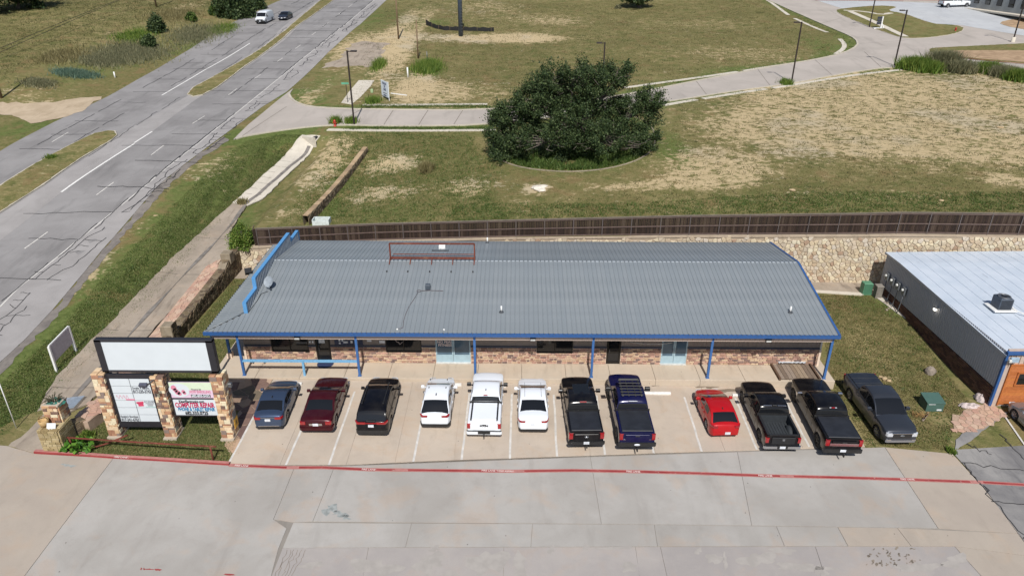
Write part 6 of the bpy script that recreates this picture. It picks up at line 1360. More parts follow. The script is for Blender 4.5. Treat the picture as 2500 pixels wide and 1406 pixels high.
    def cpt(y, u, off=0):
        """point on the cabin skin: u from -1 (left sill) over the roof to 1 (right sill); |u| > .5 is the side"""
        w, zb2, h = cab(y); s = abs(u); sg_ = 1 if u >= 0 else -1; we = w-tum*h*.95
        if s > .5: t = (1-s)/.5; return (sg_*(w-tum*h*t*.95+off), y, zb2+h*.93*t)
        t = s/.5; xr_ = we-.05*min(1, h/.3)
        cr2 = .035*min(1, h/.3)
        if t > .92: k = (t-.92)/.08; return (sg_*(xr_+(we-xr_)*k+off), y, zb2+h*(1-.07*k**1.6)+off)
        return (sg_*xr_*t/.92, y, zb2+h+cr2*(1-(t/.92)**2)+off)
    us = [-1, -.9, -.75, -.6, -.5, -.48, -.46, -.3, -.15, 0, .15, .3, .46, .48, .5, .6, .75, .9, 1]
    cys = sorted(set(list(np.linspace(yD, yA, 30))+[yC, yB, yD+.03, yA-.03]))
    m = MB(); m.grid([[cpt(y, u) for u in us] for y in cys]); roof = m.build('cabin', paint, root)
    try: roof.data.set_sharp_from_angle(angle=math.radians(40))
    except Exception: pass
    def glass(nm, y0, y1, u0, u1, nu=8, ny=6, mat=None, off=.007, inset0=0, inset1=0):
        m = MB(); P = []
        for i in range(ny+1):
            y = y0+(y1-y0)*i/ny; k = i/ny; a = u0+inset0*(1-k)+inset1*k; b = u1-inset0*(1-k)-inset1*k
            P.append([cpt(y, a+(b-a)*j/nu, off) for j in range(nu+1)])
        m.grid(P); return m.build(nm, mat or M_cglass, root)
    glass('windscreen', yB+.03, yA-.06, -.455, .455)
    glass('rear_window', yD+.05*(1 if yC-yD > .3 else .5), yC-.03, -.455+c.get('rwi', .0), .455-c.get('rwi', .0))
    ymid = c.get('bp', (yC+yB)/2-.05)
    for sg_ in (-1, 1):
        for y0, y1 in c.get('sw', [(yC+.0, ymid-.04), (ymid+.04, yB+.28)]): glass('side_window', y0, y1, sg_*.93, sg_*.56, 3, 6, None, .007)
    # doors stand a hair proud so their gaps show
    def spt(y, k, off):      # k 0..1 from sill to shoulder
        s = section(y); P_ = [s[4], s[5], s[6]] ; zz = s[4][2]+(s[6][2]-s[4][2])*k
        x = float(np.interp(zz, [p[2] for p in P_], [p[0] for p in P_])); return (x+off, y, zz)
    for sg_ in (-1, 1):
        for y0, y1 in c.get('doors', [(ymid+.02, yA-.28), (max(ra+arch+.03, ymid-1.05), ymid-.02)]):
            m = MB(); P_ = [[(sg_*p[0], p[1], p[2]) for p in (spt(y, k, .006) for k in (.02, .35, .7, 1))] for y in np.linspace(y0, y1, 5)]; m.grid(P_ if sg_ > 0 else P_[::-1]); d = m.build('door', paint, root)
            h_ = spt(y0+.16, .86, .03); m = MB(); m.bbox((sg_*h_[0], h_[1], h_[2]), (.03, .2, .035), .008); m.build('handle', c.get('hmat', paint), d)
    # plan outline for lamps, bumpers, plates
    def outline(end):
        P_ = []; e = -h2 if end < 0 else h2
        for t in np.linspace(0, 1, 7): P_.append((hw(e)*.99*t, e))
        for t in np.linspace(.02, 1.2, 40): y = e-end*t; P_.append((hw(y), y))
        return P_
    def wrap(nm, mat, end, s0, s1, z0_, z1_, off, sides=(-1, 1), parent=root, taper=0):
        P_ = outline(end); d = [0]
        for a, b in zip(P_, P_[1:]): d.append(d[-1]+math.hypot(b[0]-a[0], b[1]-a[1]))
        ss_ = np.linspace(s0, s1, 9); pts = [(float(np.interp(s, d, [p[0] for p in P_])), float(np.interp(s, d, [p[1] for p in P_]))) for s in ss_]
        runs = [(1, pts)] if s0 > 0 else [(0, [(-x, y) for x, y in pts[:0:-1]]+pts)]
        if s0 > 0: runs = [(sg_, [(sg_*x, y) for x, y in pts]) for sg_ in sides]
        for sg_, q in runs:
            A = []; B_ = []
            nq = len(q)
            for i, (x, y) in enumerate(q):
                k = i/(nq-1); zz = taper*k if sg_ >= 0 or s0 > 0 else 0
                nx = x/max(hw(y), .1); ny = end*(1 if abs(y) > h2-.02 else .5); A.append([(x+off*np.sign(x)*(abs(x) > hw(-h2 if end < 0 else h2)*.9), y+off*end, z0_+zz), (x+off*np.sign(x)*(abs(x) > hw(-h2 if end < 0 else h2)*.9), y+off*end, z1_+zz*.6), (x*.93, y-end*.04, z1_+zz*.6)])
            flip = (sg_ < 0) != (end < 0); m = MB(); m.grid(A if not flip else A[::-1], False); m.build(nm, mat, parent)
    for a in c.get('wraps', []): wrap(*a)
    # wheels
    ty, rm = wheel_mesh(r, c.get('tw', .23), c.get('darkrim', False)); wx = Wd/2-c.get('tw', .23)/2-.015+c.get('poke', 0)
    for sg_ in (-1, 1):
        for yw in (fa, ra):
            o = link('wheel', ty, root); o.location = (sg_*wx, yw, r); o.rotation_euler = (0, 0, 0 if sg_ > 0 else math.pi); o2 = link('rim', rm, o)
        # wheel arch lining
    # mirrors
    ym = yA-c.get('mo', .62); w, zb2, h = cab(ym)
    for sg_ in (-1, 1):
        m = MB(); s_ = c.get('ms', 1.0); m.bbox((sg_*(Wd/2+.13*s_), ym, top(ym)+.10*s_), (.2*s_, .13*s_, .17*s_), .04); m.beam((sg_*(Wd/2-.08), ym+.03, top(ym)+.03), (sg_*(Wd/2+.08), ym, top(ym)+.06), .05, .06); m.build('mirror', c.get('mmat', paint), root)
    px_ = c.get('plate')
    if px_: m = MB(); m.box((px_[0], -h2-px_[2]*1.0, px_[1]), (.32, .03, .16)); m.build('licence_plate', M_plate, root)
    if c.get('fplate'): m = MB(); m.box((0, h2+.03, c['fplate']), (.32, .03, .16)); m.build('licence_plate', M_plate, root)
    # load bed
    if bed:
        y0, y1 = bed; bw = Wd/2*.83; zt = top((y0+y1)/2)
        if c.get('open'):
            zfl = zt-.52; m = MB()
            m.grid([[(-bw-.05, y, zt+.012), (-bw, y, zt-.03), (-bw, y, zfl), (bw, y, zfl), (bw, y, zt-.03), (bw+.05, y, zt+.012)] for y in (y0+.04, y1-.04)][::-1], False)
            m.add([(-bw, y1-.04, zt), (bw, y1-.04, zt), (bw, y1-.04, zfl), (-bw, y1-.04, zfl), (-bw, y0+.04, zt), (bw, y0+.04, zt), (bw, y0+.04, zfl), (-bw, y0+.04, zfl)], [(0, 1, 2, 3), (7, 6, 5, 4)])
            o = m.build('bed', M_bedliner, root); m = MB()
            for i in range(9): m = MB(); m.box((-bw+.14+i*(2*bw-.28)/8, (y0+y1)/2, zfl+.015), (.09, y1-y0-.14, .03)); m.build('bed_rib', M_bedliner, o)
            for sg_ in (-1, 1):
                m = MB(); m.lathe([(0, -.12), (.5, -.12), (.5, .12), (0, .12)], (sg_*(bw-.1), ra, zfl-.22), 24, 'X'); m.build('wheel_box', M_bedliner, o); m = MB(); m.box((sg_*(bw+.045), (y0+y1)/2, zt+.02), (.12, y1-y0-.02, .03)); m.build('bed_rail', M_trimblk, o)
            m = MB(); m.box((0, y0-.0, zt+.02), (2*bw, .1, .03)); m.build('tailgate_cap', M_trimblk, o)
        else:
            k_ = c.get('folds', 1); mt = c.get('cover', M_vinyl); tw_ = c.get('coverw', .86)*Wd/2
            for i in range(k_):
                a, b = y0+.06+(y1-y0-.1)*i/k_, y0+.06+(y1-y0-.1)*(i+1)/k_-.03; m = MB(); m.bbox((0, (a+b)/2, zt+.03), (2*tw_, b-a, .06), .025); m.build('tonneau_cover', mt, root)
            if c.get('coverrail'):
                for sg_ in (-1, 1): m = MB(); m.box((sg_*(tw_+.03), (y0+y1)/2, zt+.03), (.10, y1-y0-.06, .04)); m.build('bed_rail', M_trimblk, root)
        m = MB(); m.box((0, y1+.005, (zt+zc0+.3)/2+.1), (Wd*.99, .02, zt-zc0-.3)); m.build('cab_gap', M_trimblk, root)
        if c.get('tail_panel'): m = MB(); m.bbox((0, -h2-.012, zt-.34), (Wd*.66, .05, .46), .015); tg = m.build('tailgate', c.get('tgmat', paint), root); m = MB(); m.bbox((0, -h2-.045, zt-.2), (.26, .03, .05), .01); m.build('handle', M_trimblk, tg)
        if c.get('hitch'): m = MB(); m.beam((0, -h2+.1, .45), (0, -h2-.32, .45), .07, .07); m.box((0, -h2-.28, .55), (.06, .06, .14)); m.build('hitch', M_trimblk, root)
    for nm, mat, cc, dd in c.get('extra', []): m = MB(); m.bbox(cc, dd, min(dd)*.3); m.build(nm, mat, root)
    return root, section, cpt, top
def vtext(root, txt, size, mat, o, bold=.003, sx=1.0, back=True):
    me = text_mesh(txt, size, bold, sx); X = Vector((1, 0, 0)) if back else Vector((-1, 0, 0)); Y = Vector((0, 0, 1)); Z = X.cross(Y)
    for v in me.vertices: q = v.co.copy(); v.co = Vector(o)+X*q.x+Y*q.y+Z*q.z
    me.materials.clear(); me.materials.append(mat); return link('lettering', me, root)
def oval(root, o, a, b, mat, back=True, name='emblem'):
    m = MB(); m.lathe([(1, 0), (.9, .02), (0, .02)], (0, 0, 0), 18, 'Y'); s = -1 if back else 1
    m.v = [(o[0]+p[0]*a, o[1]+s*p[1], o[2]+p[2]*b) for p in m.v]; return m.build(name, mat, root)
P_blue = carpaint('blue_grey_paint', srgb(70, 86, 112), .55); P_burg = carpaint('burgundy_paint', srgb(62, 12, 22), .2, .25, .2); P_blk = carpaint('black_paint', (.004, .004, .006), 0, .2, .1); P_wht = carpaint('white_paint', srgb(226, 230, 236)); P_navy = carpaint('dark_blue_paint', srgb(12, 16, 62), .1, .22, .15)
P_red = carpaint('red_paint', srgb(176, 18, 26), .1); P_gry = carpaint('graphite_paint', srgb(72, 76, 84), .6); P_blk2 = carpaint('black_paint_worn', srgb(34, 36, 40), .2); P_silver = carpaint('silver_paint', srgb(150, 152, 158), .6); P_char = carpaint('dark_grey_paint', srgb(52, 56, 68), .5); P_vwht = carpaint('van_white_paint', srgb(222, 226, 230))
def sedan(L, W, H, paint, trunk=1.05, yD=-.78, yC=-.44, yB=.05, yA=.55, hood=.93, **k):
    h = L/2; d = dict(L=L, W=W, H=H, paint=paint, cab=(yD*h, yC*h, yB*h, yA*h), roof=(H-.06, H, H-.035), top=[(-h, .58), (-h+.02, trunk-.16), (-h+.16, trunk-.02), (-h+.5, trunk), (yC*h, trunk-.04), (yA*h, hood+.03), (h-.8, hood-.06), (h-.28, hood-.16), (h-.06, hood-.3), (h, .5)]); d.update(k); return d
def truck(L, W, H, paint, bed0, cabL, hood=1.2, rail=1.3, clr=.32, r=.4, **k):
    h = L/2; b1 = -h+bed0; yA = b1+cabL
    d = dict(L=L, W=W, H=H, paint=paint, truck=True, r=r, clr=clr, cab=(b1+.02, b1+.14, yA-.92, yA), roof=(H-.05, H, H-.04), top=[(-h, rail-.72), (-h+.005, rail-.04), (-h+.03, rail), (b1-.03, rail), (b1+.02, rail-.02), (b1+.1, hood+.02), (yA, hood+.02), (h-.6, hood-.03), (h-.12, hood-.12), (h-.04, hood-.3), (h, .55)], bed=(-h+.07, b1-.0), cf=.16, cr=.03, df=.7, dr=.25, sh=.05, fo=.92, ro=1.12, tw=.27, tum=.2, sw=[(b1+.2, b1+.98), (b1+1.08, yA-.42)], doors=[(b1+1.06, yA-.12), (b1+.12, b1+1.02)], crown=.06, ms=1.25, mo=.55, tail_panel=True); d.update(k); return d
def park(name, label, cat, bpx, hz, yaw, spec, **k):
    p = S(bpx[0], bpx[1], 'P', hz); return vehicle(name, label, cat, (p[0], p[1]), math.radians(yaw), spec, **k)
tl = lambda z0_, z1_, s0, s1, t=0: ('tail_light', M_tail, -1, s0, s1, z0_, z1_, .014, (-1, 1))
r1, *_ = park('parked_sedan', 'blue grey sedan parked nearest the big roadside sign', 'car', (657, 1044), .28, 2.2, sedan(4.25, 1.76, 1.42, P_blue, 1.06, rwi=.03, plate=(0, .78, .02), wraps=[('tail_light', M_tail, -1, .42, .98, .82, .95, .014), ('bumper_trim', M_chrome, -1, 0, .62, .34, .38, .02), ('rear_strip', M_chrome, -1, 0, .42, .93, .955, .016), ('lower_bumper', M_trimblk, -1, 0, .8, .2, .31, .014), ('head_light', M_head, 1, .35, .85, 0.54, 0.62, .010)], extra=[('antenna', M_trimblk, (0, -.75, 1.47), (.04, .14, .07))]))
park('parked_sedan', 'burgundy full size sedan with a flat boot second from the big sign', 'car', (773, 1054), .3, .6, sedan(4.95, 1.92, 1.43, P_burg, 1.04, yD=-.62, yC=-.33, yB=.04, yA=.43, hood=.98, cf=.12, cr=.08, rwi=.04, plate=(0, .76, .02), wraps=[('tail_light', M_tail, -1, .58, .98, .76, .96, .014), ('bumper', P_burg, -1, 0, 1.3, .36, .56, .06), ('plate_panel', M_chrome, -1, 0, .38, .69, .83, .008), ('head_light', M_head, 1, .45, .95, 0.56, 0.66, .010)]))
park('parked_suv', 'black sport utility vehicle parked third from the big sign', 'car', (908, 1059), .35, -.3, sedan(5.0, 1.95, 1.74, P_blk, 1.14, yD=-.965, yC=-.80, yB=.15, yA=.57, hood=1.08, r=.38, tw=.25, clr=.25, rwi=.01, tum=.2, plate=(0, .88, .03), sw=[(-1.85, -1.05), (-.95, -.1), (0.02, .95)], bp=0.0, wraps=[('tail_light', M_tail, -1, .34, 1.1, .98, 1.1, .014), ('chrome_strip', M_tail, -1, 0, .34, 1.02, 1.06, .014), ('lower_bumper', M_trimblk, -1, 0, 1.0, .28, .55, .02), ('head_light', M_head, 1, .4, .9, 0.74, 0.83, .010)], extra=[('roof_rail', M_trimblk, (-.62, -.5, 1.79), (.05, 2.2, .05)), ('roof_rail', M_trimblk, (.62, -.5, 1.79), (.05, 2.2, .05)), ('wiper', M_trimblk, (0, -2.46, 1.2), (.5, .03, .03)), ('exhaust', M_steel, (-.6, -2.45, .34), (.12, .12, .09)), ('exhaust', M_steel, (.6, -2.45, .34), (.12, .12, .09))]))
park('parked_crossover', 'white crossover with a tinted tailgate window parked left of the white pickup', 'car', (1062, 1041), .3, -.3, sedan(4.32, 1.80, 1.62, P_wht, 1.06, yD=-.93, yC=-.56, yB=.12, yA=.60, hood=1.0, r=.36, clr=.22, rwi=.0, tum=.24, sw=[(-1.25, -.5), (-.38, .2), (.3, .85)], bp=.24, wraps=[('tail_light', M_tail, -1, .42, 1.0, .92, 1.03, .014), ('lower_bumper', M_trimblk, -1, 0, 1.1, .24, .44, .02), ('head_light', M_head, 1, .4, .9, 0.70, 0.78, .010)], extra=[('antenna', M_trimblk, (0, -.9, 1.67), (.05, .18, .09))]+[('rail_mount', M_trimblk, (sx_*.52, yy_, 1.635), (.05, .14, .04)) for sx_ in (-1, 1) for yy_ in (-.15, .7)]))
r_, *_ = park('parked_pickup', 'white crew cab pickup with a white bed cover', 'pickup truck', (1182, 1060), .45, -.8, truck(5.45, 1.96, 1.90, P_wht, 1.82, 2.42, cover=P_wht, coverw=.74, coverrail=True, plate=(0, .56, .05), mmat=M_trimblk, wraps=[('tail_light', M_tail, -1, .80, 1.02, .82, 1.14, .03), ('bumper', P_wht, -1, 0, 1.02, .42, .62, .07), ('bumper_step', M_trimblk, -1, 0, .36, .46, .64, .085), ('bumper_top', M_trimblk, -1, 0, 1.0, .62, .66, .06), ('head_light', M_head, 1, .5, .95, 0.72, 0.88, .010)], extra=[('third_light', M_tail, (0, -.92+.06, 1.85), (.26, .05, .05)), ('antenna', M_trimblk, (0, -.45, 1.93), (.05, .15, .07))], hitch=True))
vtext(r_, 'RAM', .16, M_trimblk, (0, -2.725-.042, 1.02), .006, 1.5)
park('parked_sedan', 'white sedan with a panelled roof parked between the white and black pickups', 'car', (1302, 1052), .28, 0, sedan(4.82, 1.82, 1.44, P_wht, 1.06, yD=-.70, yC=-.36, yB=.12, yA=.55, rwi=.03, plate=None, wraps=[('tail_light', M_tail, -1, .48, 1.15, .84, .93, .014), ('lower_bumper', M_trimblk, -1, 0, .95, .2, .36, .014), ('plate_recess', M_silver if False else M_plate, -1, 0, .16, .64, .78, .012), ('head_light', M_head, 1, .35, .85, 0.54, 0.62, .010)], extra=[('roof_gap', M_trimblk, (-.50, .05, 1.444), (.018, 1.5, .012)), ('roof_gap', M_trimblk, (.50, .05, 1.444), (.018, 1.5, .012))]))
r_, *_ = park('parked_pickup', 'black crew cab pickup with a black bed cover and hitch beside the white sedan', 'pickup truck', (1431, 1085), .5, 2.0, truck(5.95, 2.0, 1.93, P_blk, 1.98, 2.55, plate=(0, .6, .07), darkrim=True, hitch=True, mmat=P_blk, wraps=[('tail_light', M_tail, -1, .78, 1.08, .86, 1.24, .03), ('bumper', M_trimblk, -1, 0, 1.05, .46, .66, .08), ('head_light', M_head, 1, .5, .95, 0.72, 0.88, .010)], extra=[('third_light', M_tail, (0, -.98+.10, 1.89), (.4, .05, .05)), ('sunroof', M_cglass, (0, .35, 1.94), (1.0, 1.0, .025))]))
oval(r_, (0, -2.975-.04, 1.0), .12, .05, M_chrome)
r_, *_ = park('parked_pickup', 'dark blue lifted pickup with a black roof rack', 'pickup truck', (1554, 1090), .6, .3, truck(6.25, 2.03, 2.14, P_navy, 2.1, 2.6, hood=1.42, rail=1.5, clr=.55, r=.47, tw=.34, poke=.06, darkrim=True, hitch=True, mmat=M_trimblk, ms=1.5, wraps=[('tail_light', M_tail, -1, .82, 1.08, 1.04, 1.42, .03), ('bumper', M_trimblk, -1, 0, 1.05, .6, .84, .09), ('chrome_strip', M_chrome, -1, 0, .8, 1.04, 1.06, .035), ('head_light', M_head, 1, .5, .95, 0.92, 1.08, .010)], extra=[('rack_rail', M_trimblk, (sx_*.55, .25, 2.22), (.09, 1.7, .06)) for sx_ in (-1, 1)]+[('rack_rail', M_trimblk, (sx_*.2, .25, 2.22), (.05, 1.7, .05)) for sx_ in (-1, 1)]+[('rack_bar', M_trimblk, (0, -.5+i*.3, 2.25), (1.3, .1, .04)) for i in range(6)]+[('light_bar', M_trimblk, (0, 1.12, 2.22), (1.2, .1, .1)), ('third_light', M_head, (0, -.95, 2.1), (.5, .04, .04))]))
oval(r_, (0, -3.125-.10, .74), .17, .07, M_plate, name='plate_emblem')
park('parked_hatchback', 'red hatchback parked in the middle of the right hand bays', 'car', (1770, 1065), .28, 2.4, sedan(4.12, 1.78, 1.46, P_red, 1.02, yD=-.90, yC=-.58, yB=.08, yA=.58, hood=.96, rwi=.04, tum=.27, plate=(.12, .46, .03), sw=[(-.95, -.25), (-.15, .55)], bp=-.2, wraps=[('tail_light', M_tail, -1, .5, 1.1, .84, .95, .014), ('head_light', M_head, 1, .4, .95, 0.56, 0.66, .010)], extra=[('antenna', M_trimblk, (0, -1.0, 1.47), (.05, .14, .06))]))
r_, *_ = park('parked_pickup', 'black pickup with an open grey bed and chrome rear bumper', 'pickup truck', (1908, 1095), .45, -.6, truck(5.78, 1.98, 1.90, P_blk, 1.95, 2.4, open=True, plate=(0, .54, .10), darkrim=True, tgmat=P_blk2, wraps=[('tail_light', M_tail, -1, .82, 1.08, .82, 1.14, .03), ('bumper', M_chrome, -1, 0, 1.05, .42, .60, .09), ('bumper_step', M_trimblk, -1, 0, .3, .44, .62, .095), ('head_light', M_head, 1, .5, .95, 0.72, 0.88, .010)], extra=[('roof_strip', M_chrome, (-.42, -.80, 1.86), (.5, .05, .03)), ('roof_strip', M_chrome, (.42, -.80, 1.86), (.5, .05, .03)), ('third_light', M_trimblk, (0, -.80, 1.87), (.26, .06, .05))]))
oval(r_, (0, -2.89-.045, 1.02), .08, .09, M_steel)
r_, *_ = park('parked_pickup', 'large black pickup with a silver tailgate band at the end of the row', 'pickup truck', (2055, 1105), .55, -1.6, truck(6.45, 2.05, 2.02, P_blk, 2.1, 2.7, hood=1.33, rail=1.42, clr=.42, r=.43, tw=.3, darkrim=True, hitch=True, plate=(0, .68, .08), ms=1.5, mmat=M_chrome, wraps=[('tail_light', M_tail, -1, .82, 1.08, .98, 1.36, .03), ('bumper', M_trimblk, -1, 0, 1.05, .52, .76, .09), ('silver_band', M_chrome, -1, 0, .8, .98, 1.16, .04), ('head_light', M_head, 1, .5, .95, 0.87, 1.03, .010)], extra=[('third_light', M_tail, (0, -1.02, 1.98), (.2, .05, .05)), ('cargo_light', M_head, (-.16, -1.02, 1.98), (.1, .04, .04)), ('cargo_light', M_head, (.16, -1.02, 1.98), (.1, .04, .04))]))
p = S(2100, 930, 'P', 0.0); pf_ = S(2194, 1082, 'P', .35); Lg = 5.75
r_, *_ = vehicle('parked_pickup', 'graphite grey pickup facing the camera on the grass', 'pickup truck', (pf_[0]-.05, pf_[1]+Lg), math.radians(181.2), truck(Lg, 2.0, 1.93, P_gry, 1.85, 2.5, folds=3, fplate=None, cover=carpaint('hard_cover', srgb(38, 42, 50)), wraps=[('tail_light', M_tail, -1, .78, 1.08, .86, 1.24, .03), ('bumper', M_trimblk, -1, 0, 1.05, .46, .66, .06), ('head_light', M_head, 1, .56, .98, .78, 1.0, .02), ('grille', M_trimblk, 1, 0, .56, .68, .98, .025), ('chrome_strip', M_chrome, 1, 0, .62, .98, 1.02, .03), ('lower_bumper', P_silver, 1, 0, .9, .36, .52, .02), ('fog_light', M_chrome, 1, .6, .85, .5, .58, .03)]))
oval(r_, (0, Lg/2+.03, .84), .14, .06, M_steel, False)
p = S(2478, 1052, 'P', .0); r_, *_ = vehicle('parked_car', 'silver car nosing in at the right edge by the cedar front', 'car', (p[0]+1.55, p[1]-2.5), math.radians(2), sedan(4.6, 1.82, 1.5, P_silver, 1.06, wraps=[('tail_light', M_tail, -1, .42, .98, .82, .95, .014), ('head_light', M_head, 1, .35, .85, 0.54, 0.64, .010)]), group='vehicles parked before the shops')
# on the highway and in the far car park
p = S(640, 57, 'U', .3); vehicle('white_van', 'white cargo van driving toward the camera on the highway', 'van', (p[0]-.2, p[1]+5.6), math.radians(178), dict(L=5.6, W=2.02, H=2.15, paint=P_vwht, r=.37, clr=.28, cab=(-2.77, -2.68, 1.15, 1.85), roof=(2.08, 2.14, 2.1), top=[(-2.8, .6), (-2.79, 1.2), (-2.75, 1.22), (1.85, 1.22), (2.4, 1.1), (2.72, .95), (2.8, .55)], tum=.1, cw=.99, cf=.1, cr=.02, sw=[(1.0, 1.5)], doors=[(.55, 1.5), (-.9, .5)], fo=.8, ro=1.2, fplate=.55, crown=.03, wraps=[('grille', M_trimblk, 1, 0, .8, .62, .86, .02), ('bumper', M_trimblk, 1, 0, 1.1, .32, .6, .04), ('head_light', M_head, 1, .62, .92, .66, .84, .03)], mmat=M_trimblk), group='vehicles on the highway', surf='U')
p = S(692, 49, 'U', .25); vehicle('dark_sedan', 'dark grey sedan driving beside the white van on the highway', 'car', (p[0]-.15, p[1]+4.7), math.radians(178), sedan(4.7, 1.84, 1.45, P_char, fplate=.5, wraps=[('head_light', M_head, 1, .45, .95, 0.52, 0.62, .010), ('grille', M_trimblk, 1, 0, .45, .38, .6, .014), ('tail_light', M_tail, -1, .42, .98, .82, .95, .014)]), group='vehicles on the highway', surf='U')
p = S(2300, 19, 'U', .2); vehicle('white_pickup', 'white pickup parked broadside in the far pale car park', 'pickup truck', (p[0], p[1]+.9), math.radians(-84), truck(6.5, 2.05, 2.0, P_vwht, 2.1, 2.6, hood=1.3, rail=1.38, clr=.45, r=.42, wraps=[('bumper', M_trimblk, -1, 0, 1.05, .5, .75, .06), ('tail_light', M_tail, -1, .8, 1.05, .95, 1.3, .03)], open=True), group='vehicles in the far car park', surf='U')
# ------------------------------------------------------------------ trees and shrubs
def leafmat(name, a, b, c):
    t = NT(name); r = t.attr('rnd').outputs['Fac']; v = t.coord(); n = t.noise(.9, v, 3)
    col = t.ramp(t.mth('ADD', t.mth('MULTIPLY', r, .7), t.mth('MULTIPLY', n, .3)), [(.15, a), (.5, b), (.85, c)])
    t.out(col, .55, 0, .25); t.b.inputs['Subsurface Weight'].default_value = 0
    tr = t.n('BsdfTranslucent'); t.l(col, tr.inputs[0]); mx = t.n('MixShader'); mx.inputs[0].default_value = .25
    t.l(t.b.outputs[0], mx.inputs[1]); t.l(tr.outputs[0], mx.inputs[2]); t.l(mx.outputs[0], t.o.inputs[0]); return t.m
M_oak = leafmat('oak_leaf', srgb(40, 56, 34), srgb(62, 80, 48), srgb(98, 112, 70)); M_bush = leafmat('bush_leaf', srgb(46, 66, 28), srgb(70, 94, 40), srgb(106, 122, 58))
M_lgrass = leafmat('tall_green_grass', srgb(66, 92, 34), srgb(96, 122, 48), srgb(138, 150, 74)); M_dgrass = leafmat('tall_dry_grass', srgb(104, 100, 64), srgb(132, 122, 84), srgb(160, 150, 108)); M_grgrass = leafmat('grey_green_weeds', srgb(98, 102, 76), srgb(122, 122, 92), srgb(150, 144, 112)); M_bluegrass = leafmat('blue_green_grass', srgb(76, 104, 92), srgb(96, 120, 104), srgb(118, 136, 112))
M_weed = leafmat('field_weed', srgb(60, 68, 36), srgb(80, 84, 48), srgb(112, 108, 68)); M_weed2 = leafmat('green_weed', srgb(56, 80, 34), srgb(78, 100, 46), srgb(104, 120, 64))
M_bark = plain('grey_bark', srgb(104, 96, 88), .9, var=.3, scale=4, bump=.5); M_vine = leafmat('vine_leaf', srgb(50, 92, 28), srgb(78, 124, 40), srgb(112, 152, 60))
def quads(name, C, S_, mat, parent=None, kind=None, seed=0, flat=0.0, asp=1.0):
    """a cloud of small leaf faces: centres C (n,3), sizes S_ (n)"""
    r = np.random.default_rng(seed); n = len(C); a = r.normal(size=(n, 3)); a[:, 2] *= 1-flat*.5; a /= np.linalg.norm(a, axis=1)[:, None]; b = r.normal(size=(n, 3)); b -= (b*a).sum(1)[:, None]*a; b /= np.linalg.norm(b, axis=1)[:, None]
    a = a*S_[:, None]*asp; b = b*S_[:, None]; V = np.stack([C-a*.5, C+b*.42-a*.1, C+a*.6, C-b*.42-a*.1], 1).reshape(-1, 3)
    F_ = np.arange(4*n).reshape(n, 4); me = bpy.data.meshes.new(name); me.from_pydata(V.tolist(), [], F_.tolist()); me.materials.append(mat)
    at = me.attributes.new('rnd', 'FLOAT', 'FACE'); at.data.foreach_set('value', r.random(n).astype(np.float32)); me.update(); return link(name, me, parent, kind)
def limbs(mb, base, n, spread, h, r0, seed, depth=3):
    r = np.random.default_rng(seed); tips = []
    def grow(p, d, L, rad, k):
        q = [p]; dd = d.copy()
        for i in range(4): dd = dd+r.normal(size=3)*.22+np.array([0, 0, .05]); dd /= np.linalg.norm(dd); q.append(q[-1]+dd*L/4)
        mb.tube(q, [rad*(1-.16*i) for i in range(5)], 6 if rad > .06 else 4, False); tips.append((q[-1], k)); tips.append((q[2], k))
        if k > 0:
            for j in range(3): e = dd+r.normal(size=3)*.65; e /= np.linalg.norm(e); grow(q[2+j % 3], e, L*.68, rad*.5, k-1)
    for i in range(n):
        a = 2*math.pi*(i+r.random()*.6)/n; d = np.array([math.cos(a)*spread, math.sin(a)*spread, 1.0]); d /= np.linalg.norm(d); grow(np.array(base)+np.array([math.cos(a), math.sin(a), 0])*r0*.8, d, h, r0*.55, depth)
    return tips
def tree(label, base, rad, hgt, nleaf, leaf, seed, mat=M_oak, name='oak_tree', group=None, low=.15, nclump=90, n_l=5, depth=2, trunk=.35, squash=1.0):
    t = thing(name, label, 'tree', base, 0, group); r = np.random.default_rng(seed); base = np.array(base, float); mb = MB()
    mb.tube([base-np.array([0, 0, .3]), base+np.array([.1, 0, hgt*.15]), base+np.array([0, .1, hgt*.3])], [trunk*1.2, trunk, trunk*.8], 8, False)
    tips = limbs(mb, base+np.array([0, 0, hgt*.12]), n_l, .9, hgt*.42, trunk, seed, depth); mb.build('trunk', M_bark, t)
    cl = []
    while len(cl) < nclump:
        d = r.normal(size=3); d /= np.linalg.norm(d); k = r.random()**.33*(.55+.45*r.random()); p = d*k*np.array([rad, rad, hgt*.5])
        p[2] += hgt*.5
        if p[2] < hgt*low: continue
        w = 1-.25*max(0, (p[2]/hgt-.55))*2
        cl.append((base+p*np.array([w, w, 1]), (.10+.10*r.random())*rad))
    for q, k in tips:
        if r.random() < .5: cl.append((q, (.07+.06*r.random())*rad))
    C = []; per = int(nleaf/len(cl))
    for c, s in cl:
        q = r.normal(size=(per, 3))*s*np.array([.75, .75, .5]); C.append(c+q)
    # fine sprays standing out of the outline
    for i in range(int(nclump*.6)):
        d = r.normal(size=3); d[2] = abs(d[2])*.8; d /= np.linalg.norm(d); o = base+np.array([0, 0, hgt*.5])+d*np.array([rad, rad, hgt*.5])*(.86+.1*r.random()); L = rad*.16*(.5+r.random()); m_ = 40
        tt = r.random(m_)[:, None]; C.append(o+d*L*tt+np.array([0, 0, 1])*L*.4*tt+r.normal(size=(m_, 3))*.12*(1-tt*.5))
    C = np.concatenate(C); C[:, 2] = np.maximum(C[:, 2], base[2]+.25+.2*r.random(len(C)))
    quads('crown', C, leaf*(.6+.8*r.random(len(C))), mat, t, None, seed); return t
tb = S(1395, 372, 'U')
